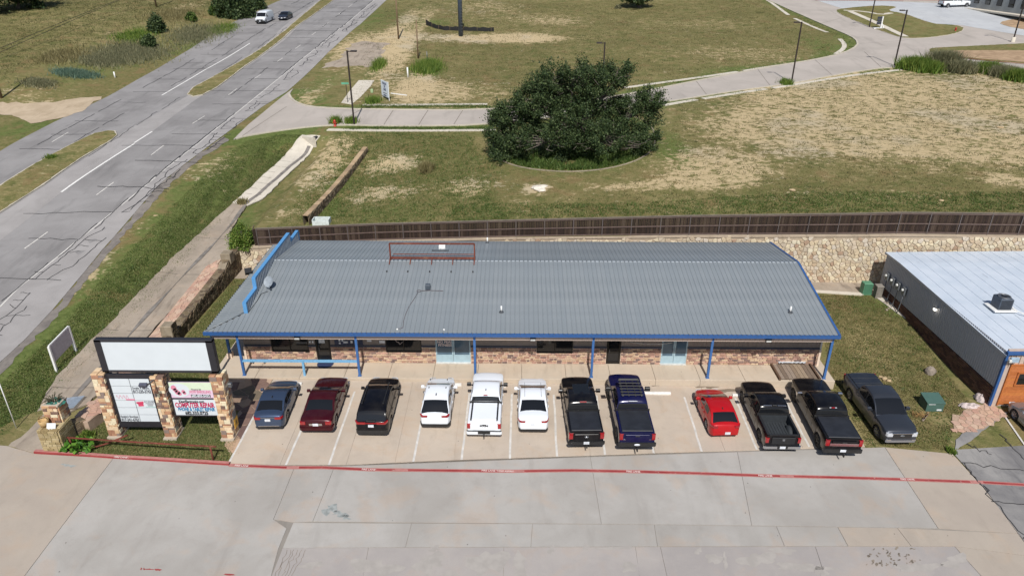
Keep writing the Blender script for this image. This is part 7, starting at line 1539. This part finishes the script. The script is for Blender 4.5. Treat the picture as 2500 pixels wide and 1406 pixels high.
def big_oak():
    base = np.array([tb[0], tb[1]+.5, float(UZ(tb[0], tb[1]))]); r = np.random.default_rng(5)
    t = thing('oak_tree', 'big spreading dark green oak inside the kerb ring', 'tree', base); mb = MB()
    lobes = [(1400, 205, 92, 52, 0), (1335, 225, 62, 48, -.5), (1325, 262, 85, 55, -1), (1478, 222, 72, 56, 1), (1262, 292, 66, 46, 0), (1545, 282, 60, 50, .5), (1588, 262, 32, 44, 0), (1228, 345, 42, 40, -1), (1400, 310, 150, 80, 0), (1335, 352, 95, 46, -3), (1480, 350, 110, 52, -2.5), (1562, 345, 52, 46, -1), (1246, 372, 46, 30, -2), (1400, 262, 115, 60, 3), (1220, 300, 30, 24, 0), (1510, 190, 34, 26, .5)]
    C = []; K = .0425
    for k in range(5): a = k*1.26+.3; mb.tube([base+np.array([.35*math.cos(a), .35*math.sin(a), -.2]), base+np.array([.9*math.cos(a), .8*math.sin(a), 1.6]), base+np.array([1.8*math.cos(a), 1.6*math.sin(a), 3.0])], [.32, .26, .2], 7, False)
    for px, py, rx, rz, dy in lobes:
        c = onplane(px, py, 1, base[1]+dy); rad = np.array([rx*K, rx*K*.85, rz*K*1.02]); n = int(9+rx*rz/150)
        m0 = base+np.array([0, 0, 2.2]); mid = (m0+c)/2+r.normal(size=3)*.4; mb.tube([base+np.array([0, 0, .8]), m0+(c-m0)*.25, mid, c], [.22, .16, .11, .05], 6, False)
        for k in range(int(n*.6)):
            d = r.normal(size=3); d[2] = abs(d[2])*.7; d /= np.linalg.norm(d); e = c+d*rad*(.75+.35*r.random()); q = (c+e)/2+r.normal(size=3)*.35; mb.tube([mid*.3+c*.7, q, e], [.06, .045, .02], 4, False)
        for k in range(n):
            d = r.normal(size=3); d /= np.linalg.norm(d)
            if d[2] < -.2 and r.random() < .6: d[2] *= -1
            e = c+d*rad*(.62+.34*r.random()); s_ = .5+.45*r.random(); m_ = int(290*s_)
            ax = d+np.array([0, 0, .35]); ax /= np.linalg.norm(ax); u_ = r.normal(size=(m_, 1))*.55*s_
            C.append(e+r.normal(size=(m_, 3))*np.array([.42, .42, .26])*s_+ax*u_)
            for g in range(2):
                ax2 = ax+r.normal(size=3)*.5; ax2 /= np.linalg.norm(ax2); tt = r.random(40)[:, None]; C.append(e+ax2*(.35+tt*.85)*s_+r.normal(size=(40, 3))*.10)
    C = np.concatenate(C); g_ = UZ(C[:, 0], C[:, 1]); C[:, 2] = np.maximum(C[:, 2], g_+.2+.3*r.random(len(C)))
    mb.build('trunk', M_bark, t); quads('crown', C, .145*(.6+.8*r.random(len(C))), M_oak, t, None, 5)
big_oak()
def bush_at(px, py, rx_px, h, seed, label, mat=M_bush, n=4000, leaf=.2, name='bush', surf='U', group=None, nc=40, cat='bush', yk=1.0):
    p = S(px, py, surf); e = S(px+rx_px, py, surf); rad = float(np.hypot(*(e-p)[:2])); r = np.random.default_rng(seed); t = thing(name, label, cat, p, 0, group); mb = MB()
    for i in range(5): a = r.random()*6.28; mb.tube([p-np.array([0, 0, .1]), p+np.array([math.cos(a)*rad*.3, math.sin(a)*rad*.3, h*.4]), p+np.array([math.cos(a)*rad*.6, math.sin(a)*rad*.6, h*.75])], [.06, .045, .02], 5, False)
    mb.build('stem', M_bark, t); C = []
    for i in range(nc):
        d = r.normal(size=3); d[2] = abs(d[2]); d /= np.linalg.norm(d); c = p+d*np.array([rad, rad*yk, h])*(.35+.55*r.random()); C.append(c+r.normal(size=(n//nc, 3))*np.array([rad, rad, h])*.13)
    C = np.concatenate(C); C[:, 2] = np.maximum(C[:, 2], p[2]+.05); quads('crown', C, leaf*(.6+.8*r.random(len(C))), mat, t, None, seed); return t
bush_at(575, 42, 52, 7.5, 21, 'largest dark green tree clump on the bank at the top beside the highway', M_oak, 16000, .4, 'roadside_tree', cat='tree', nc=70)
bush_at(628, 22, 26, 4.5, 22, 'smaller dark bush right of the big clump at the highway edge', M_oak, 5000, .34)
bush_at(383, 78, 24, 3.2, 23, 'dark green bush at the left end of the scrubby bank', M_oak, 5000, .3)
bush_at(365, 116, 20, 2.2, 24, 'low dark green bush below the other on the scrubby bank', M_oak, 4000, .28)
bush_at(468, 52, 16, 1.8, 25, 'light green bush in the middle of the scrubby bank', M_bush, 2500, .26)
bush_at(528, 38, 18, 2.2, 26, 'mid green bush next to the big tree clump on the bank', M_bush, 3000, .26)
bush_at(342, 38, 0.1, .1, 27, 'tiny weed tuft high on the bank', M_bush, 40, .2) if False else None
p = S(46, 22, 'U'); tree('dark spreading tree at the top left corner with its shadow on dry grass', p, 7.0, 8.5, 14000, .42, 31, nclump=90, low=.2)
p = S(-60, 40, 'U'); tree('dark tree half out of the frame at the left edge', p, 6.0, 7.5, 9000, .42, 32, nclump=70, low=.2)
p = S(1560, 20, 'U'); tree('dark tree with a pale trunk at the top edge of the field', p, 4.2, 7.0, 9000, .36, 33, nclump=60, low=.05, trunk=.5)
bush_at(1508, 22, 9, .9, 34, 'small grey green bush left of the tree at the top edge', M_grgrass, 800, .25)
# bush at the fence end, vine on the rail, shrub beds
bush_at(592, 602, 34, 2.3, 41, 'bright green rough bush at the left end of the brown fence', M_lgrass, 9000, .12, nc=60)
bush_at(612, 600, 18, 1.6, 42, 'dark leafy bush against the first fence panel', M_bush, 3500, .12)
def tuft(name, label, px, py, rx, n, h, mat, seed, surf='U', cat='grass clump', group=None, kind=None, ry=6, parent=None):
    """a clump of blades: thin upright triangles"""
    r = np.random.default_rng(seed); A_ = np.array([S(px-rx, py, surf), S(px+rx, py, surf), S(px, py-ry, surf), S(px, py+ry, surf)]); c = A_.mean(0); wx = (A_[1]-A_[0])[0]/2; wy_ = max((A_[2]-A_[3])[1]/2, .3)
    q = r.normal(size=(n, 2))*.45; x = c[0]+q[:, 0]*wx; y = c[1]+q[:, 1]*wy_; z = SZ(surf, x, y); a = r.random(n)*6.28; hh_ = h*(.5+.7*r.random(n)); w = .04+.03*r.random(n); w = w*max(1, h)
    ln = r.normal(size=(n, 2))*.35*hh_[:, None]; V = np.stack([np.stack([x-np.cos(a)*w, y-np.sin(a)*w, z-.03], 1), np.stack([x+np.cos(a)*w, y+np.sin(a)*w, z-.03], 1), np.stack([x+ln[:, 0], y+ln[:, 1], z+hh_], 1)], 1).reshape(-1, 3)
    me = bpy.data.meshes.new(name); me.from_pydata(V.tolist(), [], np.arange(3*n).reshape(n, 3).tolist()); me.materials.append(mat); at = me.attributes.new('rnd', 'FLOAT', 'FACE'); at.data.foreach_set('value', r.random(n).astype(np.float32)); me.update()
    o = link(name, me, parent, kind)
    if not kind: tag(o, label, cat, group)
    return o
G = 'tall grass clumps along the far kerb'
for i, (px, py, rx, h, lab) in enumerate([(2235, 168, 38, 1.7, 'leftmost tall green grass clump by the far street lamp'), (2300, 166, 34, 2.4, 'tallest olive grass clump on the far kerb'), (2262, 174, 30, 1.5, 'low green clump in front between the two tall ones on the far kerb'), (2345, 176, 28, 1.6, 'bright green clump right of the tallest clump on the far kerb'), (2412, 176, 30, 1.4, 'dark green clump in the right half of the far kerb'), (2450, 186, 30, 1.4, 'second dark clump further right on the far kerb'), (2490, 196, 30, 1.5, 'grass clump at the right edge of the picture')]): tuft('grass_clump', lab, px, py, rx, 3200, h, M_lgrass if i % 2 == 0 else M_grgrass, 50+i, group=G, ry=6)
tuft('grass_clump', 'bright yellow green weed patch at the foot of the thin post in the field', 1045, 168, 32, 3600, 1.0, M_lgrass, 61, ry=14)
tuft('grass_clump', 'green weed tuft beside the red hydrant', 820, 302, 12, 500, .9, M_lgrass, 62, ry=4); tuft('grass_clump', 'green weed tuft at the foot of the near street lamp', 858, 301, 12, 600, .8, M_lgrass, 63, ry=4)
tuft('grass_clump', 'green weeds at the foot of the second street lamp', 1918, 206, 14, 700, .8, M_lgrass, 64, ry=4); tuft('grass_clump', 'pale tall weed clump on the lower slope behind the fence', 1040, 418, 14, 900, .9, M_dgrass, 65, ry=8)
tuft('grass_clump', 'weeds in the crack of the ditch', 590, 498, 12, 300, .6, M_dgrass, 66, ry=4); tuft('grass_clump', 'green weeds on the street edge left of the near street lamp', 910, 250, 16, 700, .7, M_lgrass, 67, ry=6); tuft('grass_clump', 'dark green clump on the gravel corner', 925, 162, 16, 900, 1.0, M_lgrass, 68, ry=12)
tuft('grass_clump', 'small weed clump on the asphalt edge at the right', 2322, 1103, 9, 200, .25, M_lgrass, 69, 'P', ry=5); tuft('grass_clump', 'small weed tuft on the near median tip', 125, 388, 14, 300, .5, M_lgrass, 70, ry=4)
# scrub on the bank and weeds on the verge: nobody could count these
for i, (px, py, rx, ry, n, h, mat) in enumerate([(320, 130, 110, 32, 8000, .6, M_grgrass), (480, 85, 70, 30, 5000, .6, M_grgrass), (250, 150, 70, 18, 4500, .55, M_grgrass), (185, 182, 65, 10, 4200, .5, M_bluegrass), (430, 40, 80, 25, 4000, .6, M_dgrass), (95, 205, 50, 12, 2200, .45, M_grgrass), (150, 140, 60, 25, 2600, .6, M_dgrass), (545, 72, 36, 16, 2200, .5, M_lgrass), (330, 90, 50, 20, 2500, .55, M_lgrass)]): tuft('scrub', '', px, py, rx, n, h, mat, 80+i, ry=ry, kind='stuff')
# undergrowth in the tree ring
r9 = np.random.default_rng(90)
def scatter(name, poly, n, h, mat, seed, surf, wk=.02, cond=None):
    r = np.random.default_rng(seed); P = np.array(poly); x = r.uniform(P[:, 0].min(), P[:, 0].max(), n*3); y = r.uniform(P[:, 1].min(), P[:, 1].max(), n*3); k = inpoly(poly, x, y)
    if cond is not None: k &= cond(x, y, r)
    x, y = x[k][:n], y[k][:n]; n = len(x); z = SZ(surf, x, y); a = r.random(n)*6.28; hh_ = h*(.45+.8*r.random(n)); w = wk*(.7+.6*r.random(n)); ln = r.normal(size=(n, 2))*.5*hh_[:, None]
    V = np.stack([np.stack([x-np.cos(a)*w, y-np.sin(a)*w, z-.02], 1), np.stack([x+np.cos(a)*w, y+np.sin(a)*w, z-.02], 1), np.stack([x+ln[:, 0], y+ln[:, 1], z+hh_], 1)], 1).reshape(-1, 3)
    me = bpy.data.meshes.new(name); me.from_pydata(V.tolist(), [], np.arange(3*n).reshape(n, 3).tolist()); me.materials.append(mat); at = me.attributes.new('rnd', 'FLOAT', 'FACE'); at.data.foreach_set('value', r.random(n).astype(np.float32)); me.update(); return link(name, me, None, 'stuff')
scatter('undergrowth', offset_poly(ring, .4), 12000, .55, M_weed2, 91, 'U', .06, lambda x, y, r: (y < tb[1]-1.0+r.normal(size=len(x))*1.0) & (np.hypot(x-tb[0]+.6, y-tb[1]+3.2) > 1.0))
M_turfA = leafmat('turf_blade', srgb(86, 100, 52), srgb(110, 120, 70), srgb(142, 138, 94)); M_turfB = leafmat('dry_turf_blade', srgb(96, 96, 56), srgb(124, 116, 78), srgb(152, 140, 100))
verge = [(-33.5, 30), (-30.6, 31.5)]+SL([(110, 1000), (230, 870), (340, 760), (430, 660), (520, 560), (568, 496), (700, 375), (738, 330), (690, 328), (600, 345), (510, 420), (420, 505), (330, 600), (240, 690), (150, 800)], 'U')
scatter('verge_grass', verge, 90000, .07, M_turfA, 92, 'U', .025)
def notdirt(x, y, r): return ~inpoly(SW, x, y) & ((dirt_f(x, y)+r.normal(size=len(x))*.15) < .35)
scatter('field_grass', [(-22, 57), (60, 54), (60, 84), (-15, 84)], 90000, .09, M_turfB, 93, 'U', .03, notdirt)
scatter('field_grass', [(-22, 57), (0, 56), (-6, 84), (-22, 84)], 40000, .10, M_turfA, 94, 'U', .035, notdirt)
scatter('far_field_grass', [(-25, 92), (-12, 200), (80, 190), (50, 118), (-10, 92)], 60000, .13, M_turfB, 97, 'U', .05, notdirt)
scatter('lawn_grass', SL([(2030, 940), (2118, 1086), (2310, 1098), (2330, 1050), (2370, 985), (2235, 800), (2120, 722), (1995, 720)], 'P'), 45000, .07, M_turfB, 95, 'P', .02, lambda x, y, r: ~((x > 25.4) & (x < 26.8) & (y > 35.5) & (y < 37.6)))
scatter('lawn_grass', SL([(185, 1108), (290, 1116), (552, 1130), (580, 1075), (540, 1000), (530, 930), (330, 900), (215, 1030)], 'P'), 40000, .09, M_turfA, 96, 'P', .02); scatter('lawn_grass', [(-23.9, 38.5), (-20.2, 38.8), (-20.2, 53.9), (-23.9, 53.9)], 22000, .09, M_turfA, 98, 'P', .02)
def clumps(name, poly, n, per, rad, h, mat, seed, surf, cond=None):
    r = np.random.default_rng(seed); P = np.array(poly); x = r.uniform(P[:, 0].min(), P[:, 0].max(), n*3); y = r.uniform(P[:, 1].min(), P[:, 1].max(), n*3); k = inpoly(poly, x, y)
    if cond is not None: k &= cond(x, y, r)
    x, y = x[k][:n], y[k][:n]; n = len(x); s_ = .5+r.random(n)*.9; x = (x[:, None]+r.normal(size=(n, per))*rad*s_[:, None]).ravel(); y = (y[:, None]+r.normal(size=(n, per))*rad*.8*s_[:, None]).ravel(); sc = np.repeat(s_, per); n = len(x)
    z = SZ(surf, x, y); a = r.random(n)*6.28; hh_ = h*sc*(.5+.7*r.random(n)); w = .035*(.7+.6*r.random(n)); ln = r.normal(size=(n, 2))*.7*hh_[:, None]
    V = np.stack([np.stack([x-np.cos(a)*w, y-np.sin(a)*w, z-.02], 1), np.stack([x+np.cos(a)*w, y+np.sin(a)*w, z-.02], 1), np.stack([x+ln[:, 0], y+ln[:, 1], z+hh_], 1)], 1).reshape(-1, 3)
    me = bpy.data.meshes.new(name); me.from_pydata(V.tolist(), [], np.arange(3*n).reshape(n, 3).tolist()); me.materials.append(mat); at = me.attributes.new('rnd', 'FLOAT', 'FACE'); at.data.foreach_set('value', r.random(n).astype(np.float32)); me.update(); return link(name, me, None, 'stuff')
off = lambda x, y, r: ~inpoly(SW, x, y)
clumps('field_weeds', SL([(1650, 250), (2180, 170), (2500, 190), (2560, 520), (1300, 540), (1100, 560), (1640, 420)], 'U'), 3800, 9, .22, .12, M_weed, 110, 'U', off)
clumps('field_weeds', SL([(1100, 545), (2560, 515), (2560, 470), (2000, 470), (1500, 500), (1100, 500)], 'U'), 2200, 10, .22, .15, M_weed2, 111, 'U', off)
clumps('field_weeds', SL([(700, 540), (1180, 545), (1220, 420), (1150, 330), (830, 320), (780, 400)], 'U'), 2200, 10, .22, .16, M_weed2, 112, 'U', off)
clumps('field_weeds', SL([(900, 250), (1180, 250), (1750, 180), (2040, 120), (1850, 0), (960, 0), (880, 80)], 'U'), 5200, 8, .35, .18, M_weed, 113, 'U', off)
clumps('hill_weeds', SL([(0, 200), (330, 60), (600, 0), (0, 0)], 'U'), 3000, 8, .4, .22, M_weed, 114, 'U')
clumps('lawn_weeds', SL([(2030, 940), (2118, 1086), (2310, 1098), (2330, 1050), (2370, 985), (2235, 800), (2120, 722), (1995, 720)], 'P'), 500, 12, .16, .07, M_weed2, 115, 'P')
clumps('verge_weeds', verge, 1500, 12, .2, .10, M_weed2, 116, 'U')
clumps('kerb_weeds', [*SL([(880, 262), (1000, 263), (1190, 263), (1190, 257), (1000, 258), (880, 258)], 'U')], 260, 12, .25, .2, M_weed2, 117, 'U', off)
clumps('kerb_weeds', [*SL([(1540, 223), (1750, 186), (1990, 145), (2060, 128), (2090, 112), (2080, 100), (2050, 84), (1945, 37), (1940, 44), (2040, 92), (2064, 112), (2050, 125), (1980, 144), (1750, 181), (1540, 216)], 'U')], 900, 12, .25, .2, M_weed2, 118, 'U', off)
clumps('kerb_weeds', [*SL([(840, 312), (1200, 311), (1200, 316), (840, 317)], 'U')], 300, 12, .22, .16, M_weed2, 119, 'U', off)
clumps('kerb_weeds', [*SL([(1640, 252), (1800, 226), (1920, 211), (2180, 167), (2180, 171), (1920, 215), (1800, 231), (1640, 257)], 'U')], 500, 12, .22, .18, M_weed2, 120, 'U', off)
# squash vine over the pipe rail
p = S(186, 1098); t = thing('squash_vine', 'big leaved green vine climbing the left end of the rusty pipe rail', 'vine', p); r = np.random.default_rng(99); C = []
for i in range(150):
    a = r.random()*6.28; k = r.random()**.5; C.append(p+np.array([k*1.0*math.cos(a)+.15, k*.55*math.sin(a), .12+.75*r.random()*(1-.5*k)]))
quads('leaf_mass', np.array(C), .30*(.6+.7*r.random(150)), M_vine, t, None, 99, .6, .8); mb = MB()
for i in range(12): a = r.random()*6.28; mb.tube([p, p+np.array([.4*math.cos(a), .2*math.sin(a), .4]), p+np.array([.8*math.cos(a), .45*math.sin(a), .3])], .015, 4, False)
mb.build('stem', M_vine, t)
tuft('grass_clump', 'grass tuft at the foot of the stone pier wing wall', 215, 1065, 16, 500, .35, M_lgrass, 71, 'P', ry=5)
# white rubble and stones in the field
for i, (px, py, r0, lab) in enumerate([(1315, 461, .8, 'white heap of chalky rubble in the dry field behind the fence'), (2440, 312, .5, 'pale flat stone in the bare soil at the right'), (1935, 465, .4, 'pale broken slab in the grass behind the right end of the fence'), (2298, 491, .3, 'small tan stone in the grass just behind the right fence panels')]):
    q = S(px, py, 'U'); m = MB()
    for j in range(7 if i == 0 else 1): rockmesh(m, q+np.array([rng.normal()*r0*.5, rng.normal()*r0*.5, 0])*(j > 0), r0*(.5 if j else .8), 60+i*9+j, .3)
    tag(m.build('field_stone', plain('chalk', srgb(214, 206, 192), .9, var=.1) if i == 0 else M_tanrock), lab, 'stone')
# ------------------------------------------------------------------ poles, signs and street furniture
M_bronze = plain('dark_bronze', srgb(52, 44, 42), .5, .2); M_polewood = plain('wood_pole', srgb(120, 100, 78), .9, var=.2, scale=2)
def lamp(bpx, tpx, label, arm=-1, base=False, surf='U', az=0.0):
    b = Vector(S(*bpx, surf)); tp = onplane(*tpx, 1, b.y); h = tp[2]-b.z; t = thing('street_lamp', label, 'street lamp', b, 0, 'dark square street lamps'); z0_ = b.z
    if base: m = MB(); m.lathe([(.35, -.3), (.35, .9), (0, .9)], b, 14); m.build('base', M_ditch2, t)
    m = MB(); m.beam(b-Vector((0, 0, .2)), (b.x, b.y, b.z+h), .17, .17); m.build('pole', M_bronze, t); m = MB(); d = Vector((arm*math.cos(az), math.sin(az)*arm, 0))
    m.beam((b.x, b.y, b.z+h-.12), Vector((b.x, b.y, b.z+h-.1))+d*.5, .08, .1); m.build('arm', M_bronze, t); m = MB(); c = Vector((b.x, b.y, b.z+h-.06))+d*.75; m.bbox(c, (.75, .42, .16), .05); o = m.build('lamp_head', M_bronze, t); m = MB(); m.box(c-Vector((0, 0, .09)), (.5, .3, .02)); m.build('lens', M_lampwhite, o); return t
lamp((865, 306), (852, 124), 'nearest dark street lamp by the side street corner', 1)
lamp((1932, 204), (1957, 54), 'dark street lamp by the side street right of the big oak')
lamp((2183, 162), (2208, 25), 'tall dark street lamp beside the tall grass clumps on the far kerb')
lamp((2122, 68), (2138, -14), 'dark street lamp beside the white monument sign')
lamp((2472, 104), (2503, -10), 'dark street lamp on a pale round base at the right edge', base=True)
lp_ = S(1468, 262, 'U'); tp = onplane(1478, 104, 1, lp_[1]+4); lamp((1470, 226), (1478, 104), 'dark street lamp rising behind the crown of the big oak')
def upole(bpx, tpx, r0, label, cat='utility pole', mat=M_polewood, name='utility_pole', ht=None):
    b = Vector(S(*bpx, 'U')); tp = onplane(*tpx, 1, b.y); h = ht or tp[2]-b.z; m = MB(); m.tube([b-Vector((0, 0, .3)), (b.x, b.y, b.z+h)], [r0, r0*.75], 10); return tag(m.build(name, mat), label, cat), b, h
upole((973, 96), (970, 0), .16, 'tan wooden pole in the grass beside the highway', ht=11); upole((1021, 143), (1019, 50), .13, 'short brown wooden pole above the bright weed patch')
upole((382, 18), (378, -40), .18, 'dark wooden utility pole on the scrubby bank', ht=11); o, b1_, h1_ = upole((4, 240), (-2, 170), .18, 'wooden utility pole at the left edge', ht=10.5)
m = MB()
for k in (0, 1):
    P = [Vector(onplane(*q, 1, yy)) for q, yy in (((-120, 172+k*11), 104), ((0, 118+k*10), 112), ((150, 55+k*7), 130), ((290, 0+k*2), 150), ((400, -46), 168))]; m.tube(smooth_line([tuple(p_) for p_ in P], False, 2), .035, 4)
tag(m.build('power_line', M_black), 'pair of thin black power lines crossing the grassy hill at top left', 'power line')
b = Vector(S(1125, 89, 'U')); m = MB(); m.tube([b-Vector((0, 0, .3)), b+Vector((0, 0, 16))], .42, 18); t = thing('billboard_column', 'thick dark blue grey steel column standing in the field', 'column', b); m.build('shaft', plain('steel_blue', srgb(66, 78, 94), .5, .2), t)
m = MB()
for i in range(26): m.box((b.x+.3, b.y-.42, b.z+.8+i*.55), (.36, .05, .05))
m.build('rungs', M_steel, t, 'stuff')
t = thing('silt_fence', 'black sagging silt fence behind the steel column', 'silt fence', S(1120, 76, 'U')); L = SL([(1040, 62), (1052, 66), (1062, 70), (1085, 75), (1125, 76), (1165, 77), (1206, 78)], 'U'); m = MB(); q = resample(L, .6, False)
hz_ = lambda i: .75+.35*math.exp(-i*.35)+.08*math.sin(i*1.9)
m.grid([[(x, y+.08*math.sin(i*1.3), float(UZ(x, y))-.05), (x, y+.05*math.cos(i*1.7), float(UZ(x, y))+hz_(i)*.5), (x, y+.1, float(UZ(x, y))+hz_(i))] for i, (x, y) in enumerate(q)]); m.build('fabric', plain('black_fabric', (.012, .012, .012), .9, bump=.3), t)
for i in range(0, len(q), 5): m = MB(); m.beam((*q[i], float(UZ(*q[i]))), (*q[i], float(UZ(*q[i]))+hz_(i)+.1), .05, .05); m.build('stake', M_polewood, t)
# sale sign
b2 = Vector(S(933, 238, 'U')); b = Vector(S(950, 247, 'U')); t = thing('sale_sign', 'white FOR SALE OR LEASE board in the dry field by the side street', 'sign', b)
X_ = b-b2; X_.z = 0; W_ = X_.length; X_.normalize(); zt = onplane(928, 195, 1, b2.y)[2]; hz2 = zt-b2.z-.3; o_ = (b+b2)/2
m = MB(); Y_ = Vector((-X_.y, X_.x, 0)); c = o_+Vector((0, 0, .35+hz2/2)); ang_ = math.atan2(X_.y, X_.x); m.box(c, (W_, .06, hz2), ang_); m.build('board', plain('sale_board', srgb(212, 220, 228), .5, var=.03), t)
for s in (-1, 1): m = MB(); q = o_+X_*s*(W_/2-.1)+Y_*.08; m.beam(q-Vector((0, 0, .3)), q+Vector((0, 0, .35+hz2)), .09, .09); m.build('post', M_wpost, t)
f_ = -Y_*.04
for txt, sz, v in (('FOR SALE', .42, .83), ('OR', .42, .64), ('LEASE', .42, .45), ('817-599-0083', .22, .08)): put_text('lettering', txt, sz, plain('navy_lettering', srgb(40, 48, 92), .6), c+Vector((0, 0, hz2*(v-.5)))+f_, X_, (0, 0, 1), t, .014, W_/(2.9 if len(txt) < 9 else 3.1)*(.9 if len(txt) < 9 else 1))
m = MB(); m.box(c+Vector((0, 0, hz2*(.22-.5)))+f_, (W_*.5, .01, .08), ang_); m.build('print_line', M_gink, t)
q = b+Vector((.2, .6, .9)); m = MB(); m.beam(q, q+Vector((2.2, -.3, -.2)), .1, .1); m.build('brace', M_wpost, t)
# street name sign, hydrants, monument sign
b = Vector(S(849, 251, 'U')); tp = onplane(844, 204, 1, b.y); t = thing('street_name_sign', 'green street name plate on a thin dark post at the corner', 'sign', b); m = MB(); m.beam(b, (b.x, b.y, tp[2]), .07, .07); m.build('post', M_bronze, t); m = MB(); m.box((b.x-.1, b.y-.05, tp[2]), (.95, .03, .26), .1); m.build('plate', plain('street_sign_green', srgb(96, 160, 130), .4), t)
def hydrant(px, py, label, k=1.0):
    b = Vector(S(px, py, 'U')); t = thing('fire_hydrant', label, 'hydrant', b, 0, 'red fire hydrants'); M_h = bpy.data.materials.get('hydrant_red') or plain('hydrant_red', srgb(172, 52, 40), .5); m = MB(); m.lathe([(.2, 0), (.2, .06), (.13, .08), (.13, .55), (.17, .57), (.17, .62), (.12, .74), (.04, .82), (.0, .84)], b, 14); m.build('barrel', M_h, t)
    for a in (0, math.pi, -math.pi/2): m = MB(); m.lathe([(.07, .1), (.07, .22), (0, .23)], (0, 0, 0), 8, 'X'); m.v = [(b.x+p_[0]*math.cos(a)-p_[1]*math.sin(a), b.y+p_[0]*math.sin(a)+p_[1]*math.cos(a), b.z+.42+p_[2]) for p_ in m.v]; m.build('nozzle', M_h, t)
hydrant(818, 309, 'red hydrant by the near street lamp at the side street edge'); hydrant(2332, 78, 'red hydrant on the green verge island at the top right')
b = Vector(S(2144, 71, 'U')); tp = onplane(2146, 41, 1, b.y); t = thing('monument_sign', 'white lattice monument sign with dark panels on the verge island', 'sign', b); hz3 = tp[2]-b.z
m = MB(); m.box((b.x+.45, b.y, b.z+hz3/2), (.22, .3, hz3)); m.box((b.x, b.y, b.z+.1), (2.0, .8, .2)); m.beam((b.x+.45, b.y, b.z+1.2), (b.x+1.1, b.y, b.z+.1), .12, .12); m.build('frame', M_wpost, t)
for i in range(3): m = MB(); m.box((b.x-.15, b.y-.05, b.z+hz3*(.45+.22*i)), (.85, .12, hz3*.19)); m.build('panel', plain('navy_panel', srgb(52, 56, 70), .5) if i == 0 else bpy.data.materials['navy_panel'], t)
b = Vector(S(930, 226, 'U')); m = MB(); m.bbox(b+Vector((-1.2, -.2, .25)), (.35, .3, .5), .05); tag(m.build('utility_box', plain('pale_green_box', srgb(150, 172, 130), .6)), 'small pale green utility box left of the sale sign', 'utility box')
b = Vector(S(783, 553, 'U')); m = MB(); t = thing('white_bin', 'open white tank behind the fence below the field wall', 'tank', b); m.box(b+Vector((0, .9, .3)), (1.5, .08, .6)); m.box(b+Vector((.72, .5, .3)), (.08, .9, .6)); m.box(b+Vector((-.72, .5, .3)), (.08, .9, .6)); m.box(b+Vector((0, .1, .22)), (1.5, .08, .5)); m.build('shell', plain('white_plastic', srgb(206, 214, 212), .5), t)
# far building at the top right
A_ = S(2366, 18, 'U'); B_ = S(2500, 50, 'U'); t = thing('far_building', 'grey walled building with square dark windows at the top right corner', 'building', A_); d1 = Vector((B_[0]-A_[0], B_[1]-A_[1], 0)).normalized(); A_ = Vector((A_[0], A_[1], A_[2]-.2)); hb = 6.5
M_far = plain('far_wall_grey', srgb(150, 154, 156), .8, var=.04)
m = MB(); n2_ = Vector((-d1.y, d1.x, 0)) if d1.x > 0 else Vector((d1.y, -d1.x, 0)); m.beam(A_+d1*15+n2_*6+Vector((0, 0, hb/2)), A_+d1*-3+n2_*6+Vector((0, 0, hb/2)), 12, hb) if False else m.box(A_+d1*15+n2_*6+Vector((0, 0, hb/2-1.2)), (33, 12, hb+2.4), math.atan2(d1.y, d1.x)); m.build('wall', M_far, t)
for i in range(9):
    c = A_+d1*(-1.5+i*3.4)+Vector((0, 0, 2.0)); ang_ = math.atan2(d1.y, d1.x); m = MB(); m.box(c, (1.5, .16, 1.7), ang_); w_ = m.build('window', M_frame, t); m = MB(); m.box(c-n2_*.06, (1.3, .1, 1.5), ang_); m.build('pane', M_glass, w_)
m = MB(); m.box(A_+d1*14+n2_*-1.0+Vector((0, 0, .0)), (34, 2.2, .3), math.atan2(d1.y, d1.x)); m.build('footway', M_ditch2, t)
# guy markers and small posts along the field edge
for px, py, lab in [(1043, 148, 'thin grey post right of the short brown pole'), (1240, 0, None)]:
    if lab: stake('thin_post', (px, py), (px-3, py-22), .06, M_steel, lab, 'post', 'U')
print('objects', len(bpy.data.objects), 'tris', sum(len(o.data.loop_triangles) if False else len(o.data.polygons) for o in bpy.data.objects if o.type == 'MESH'))
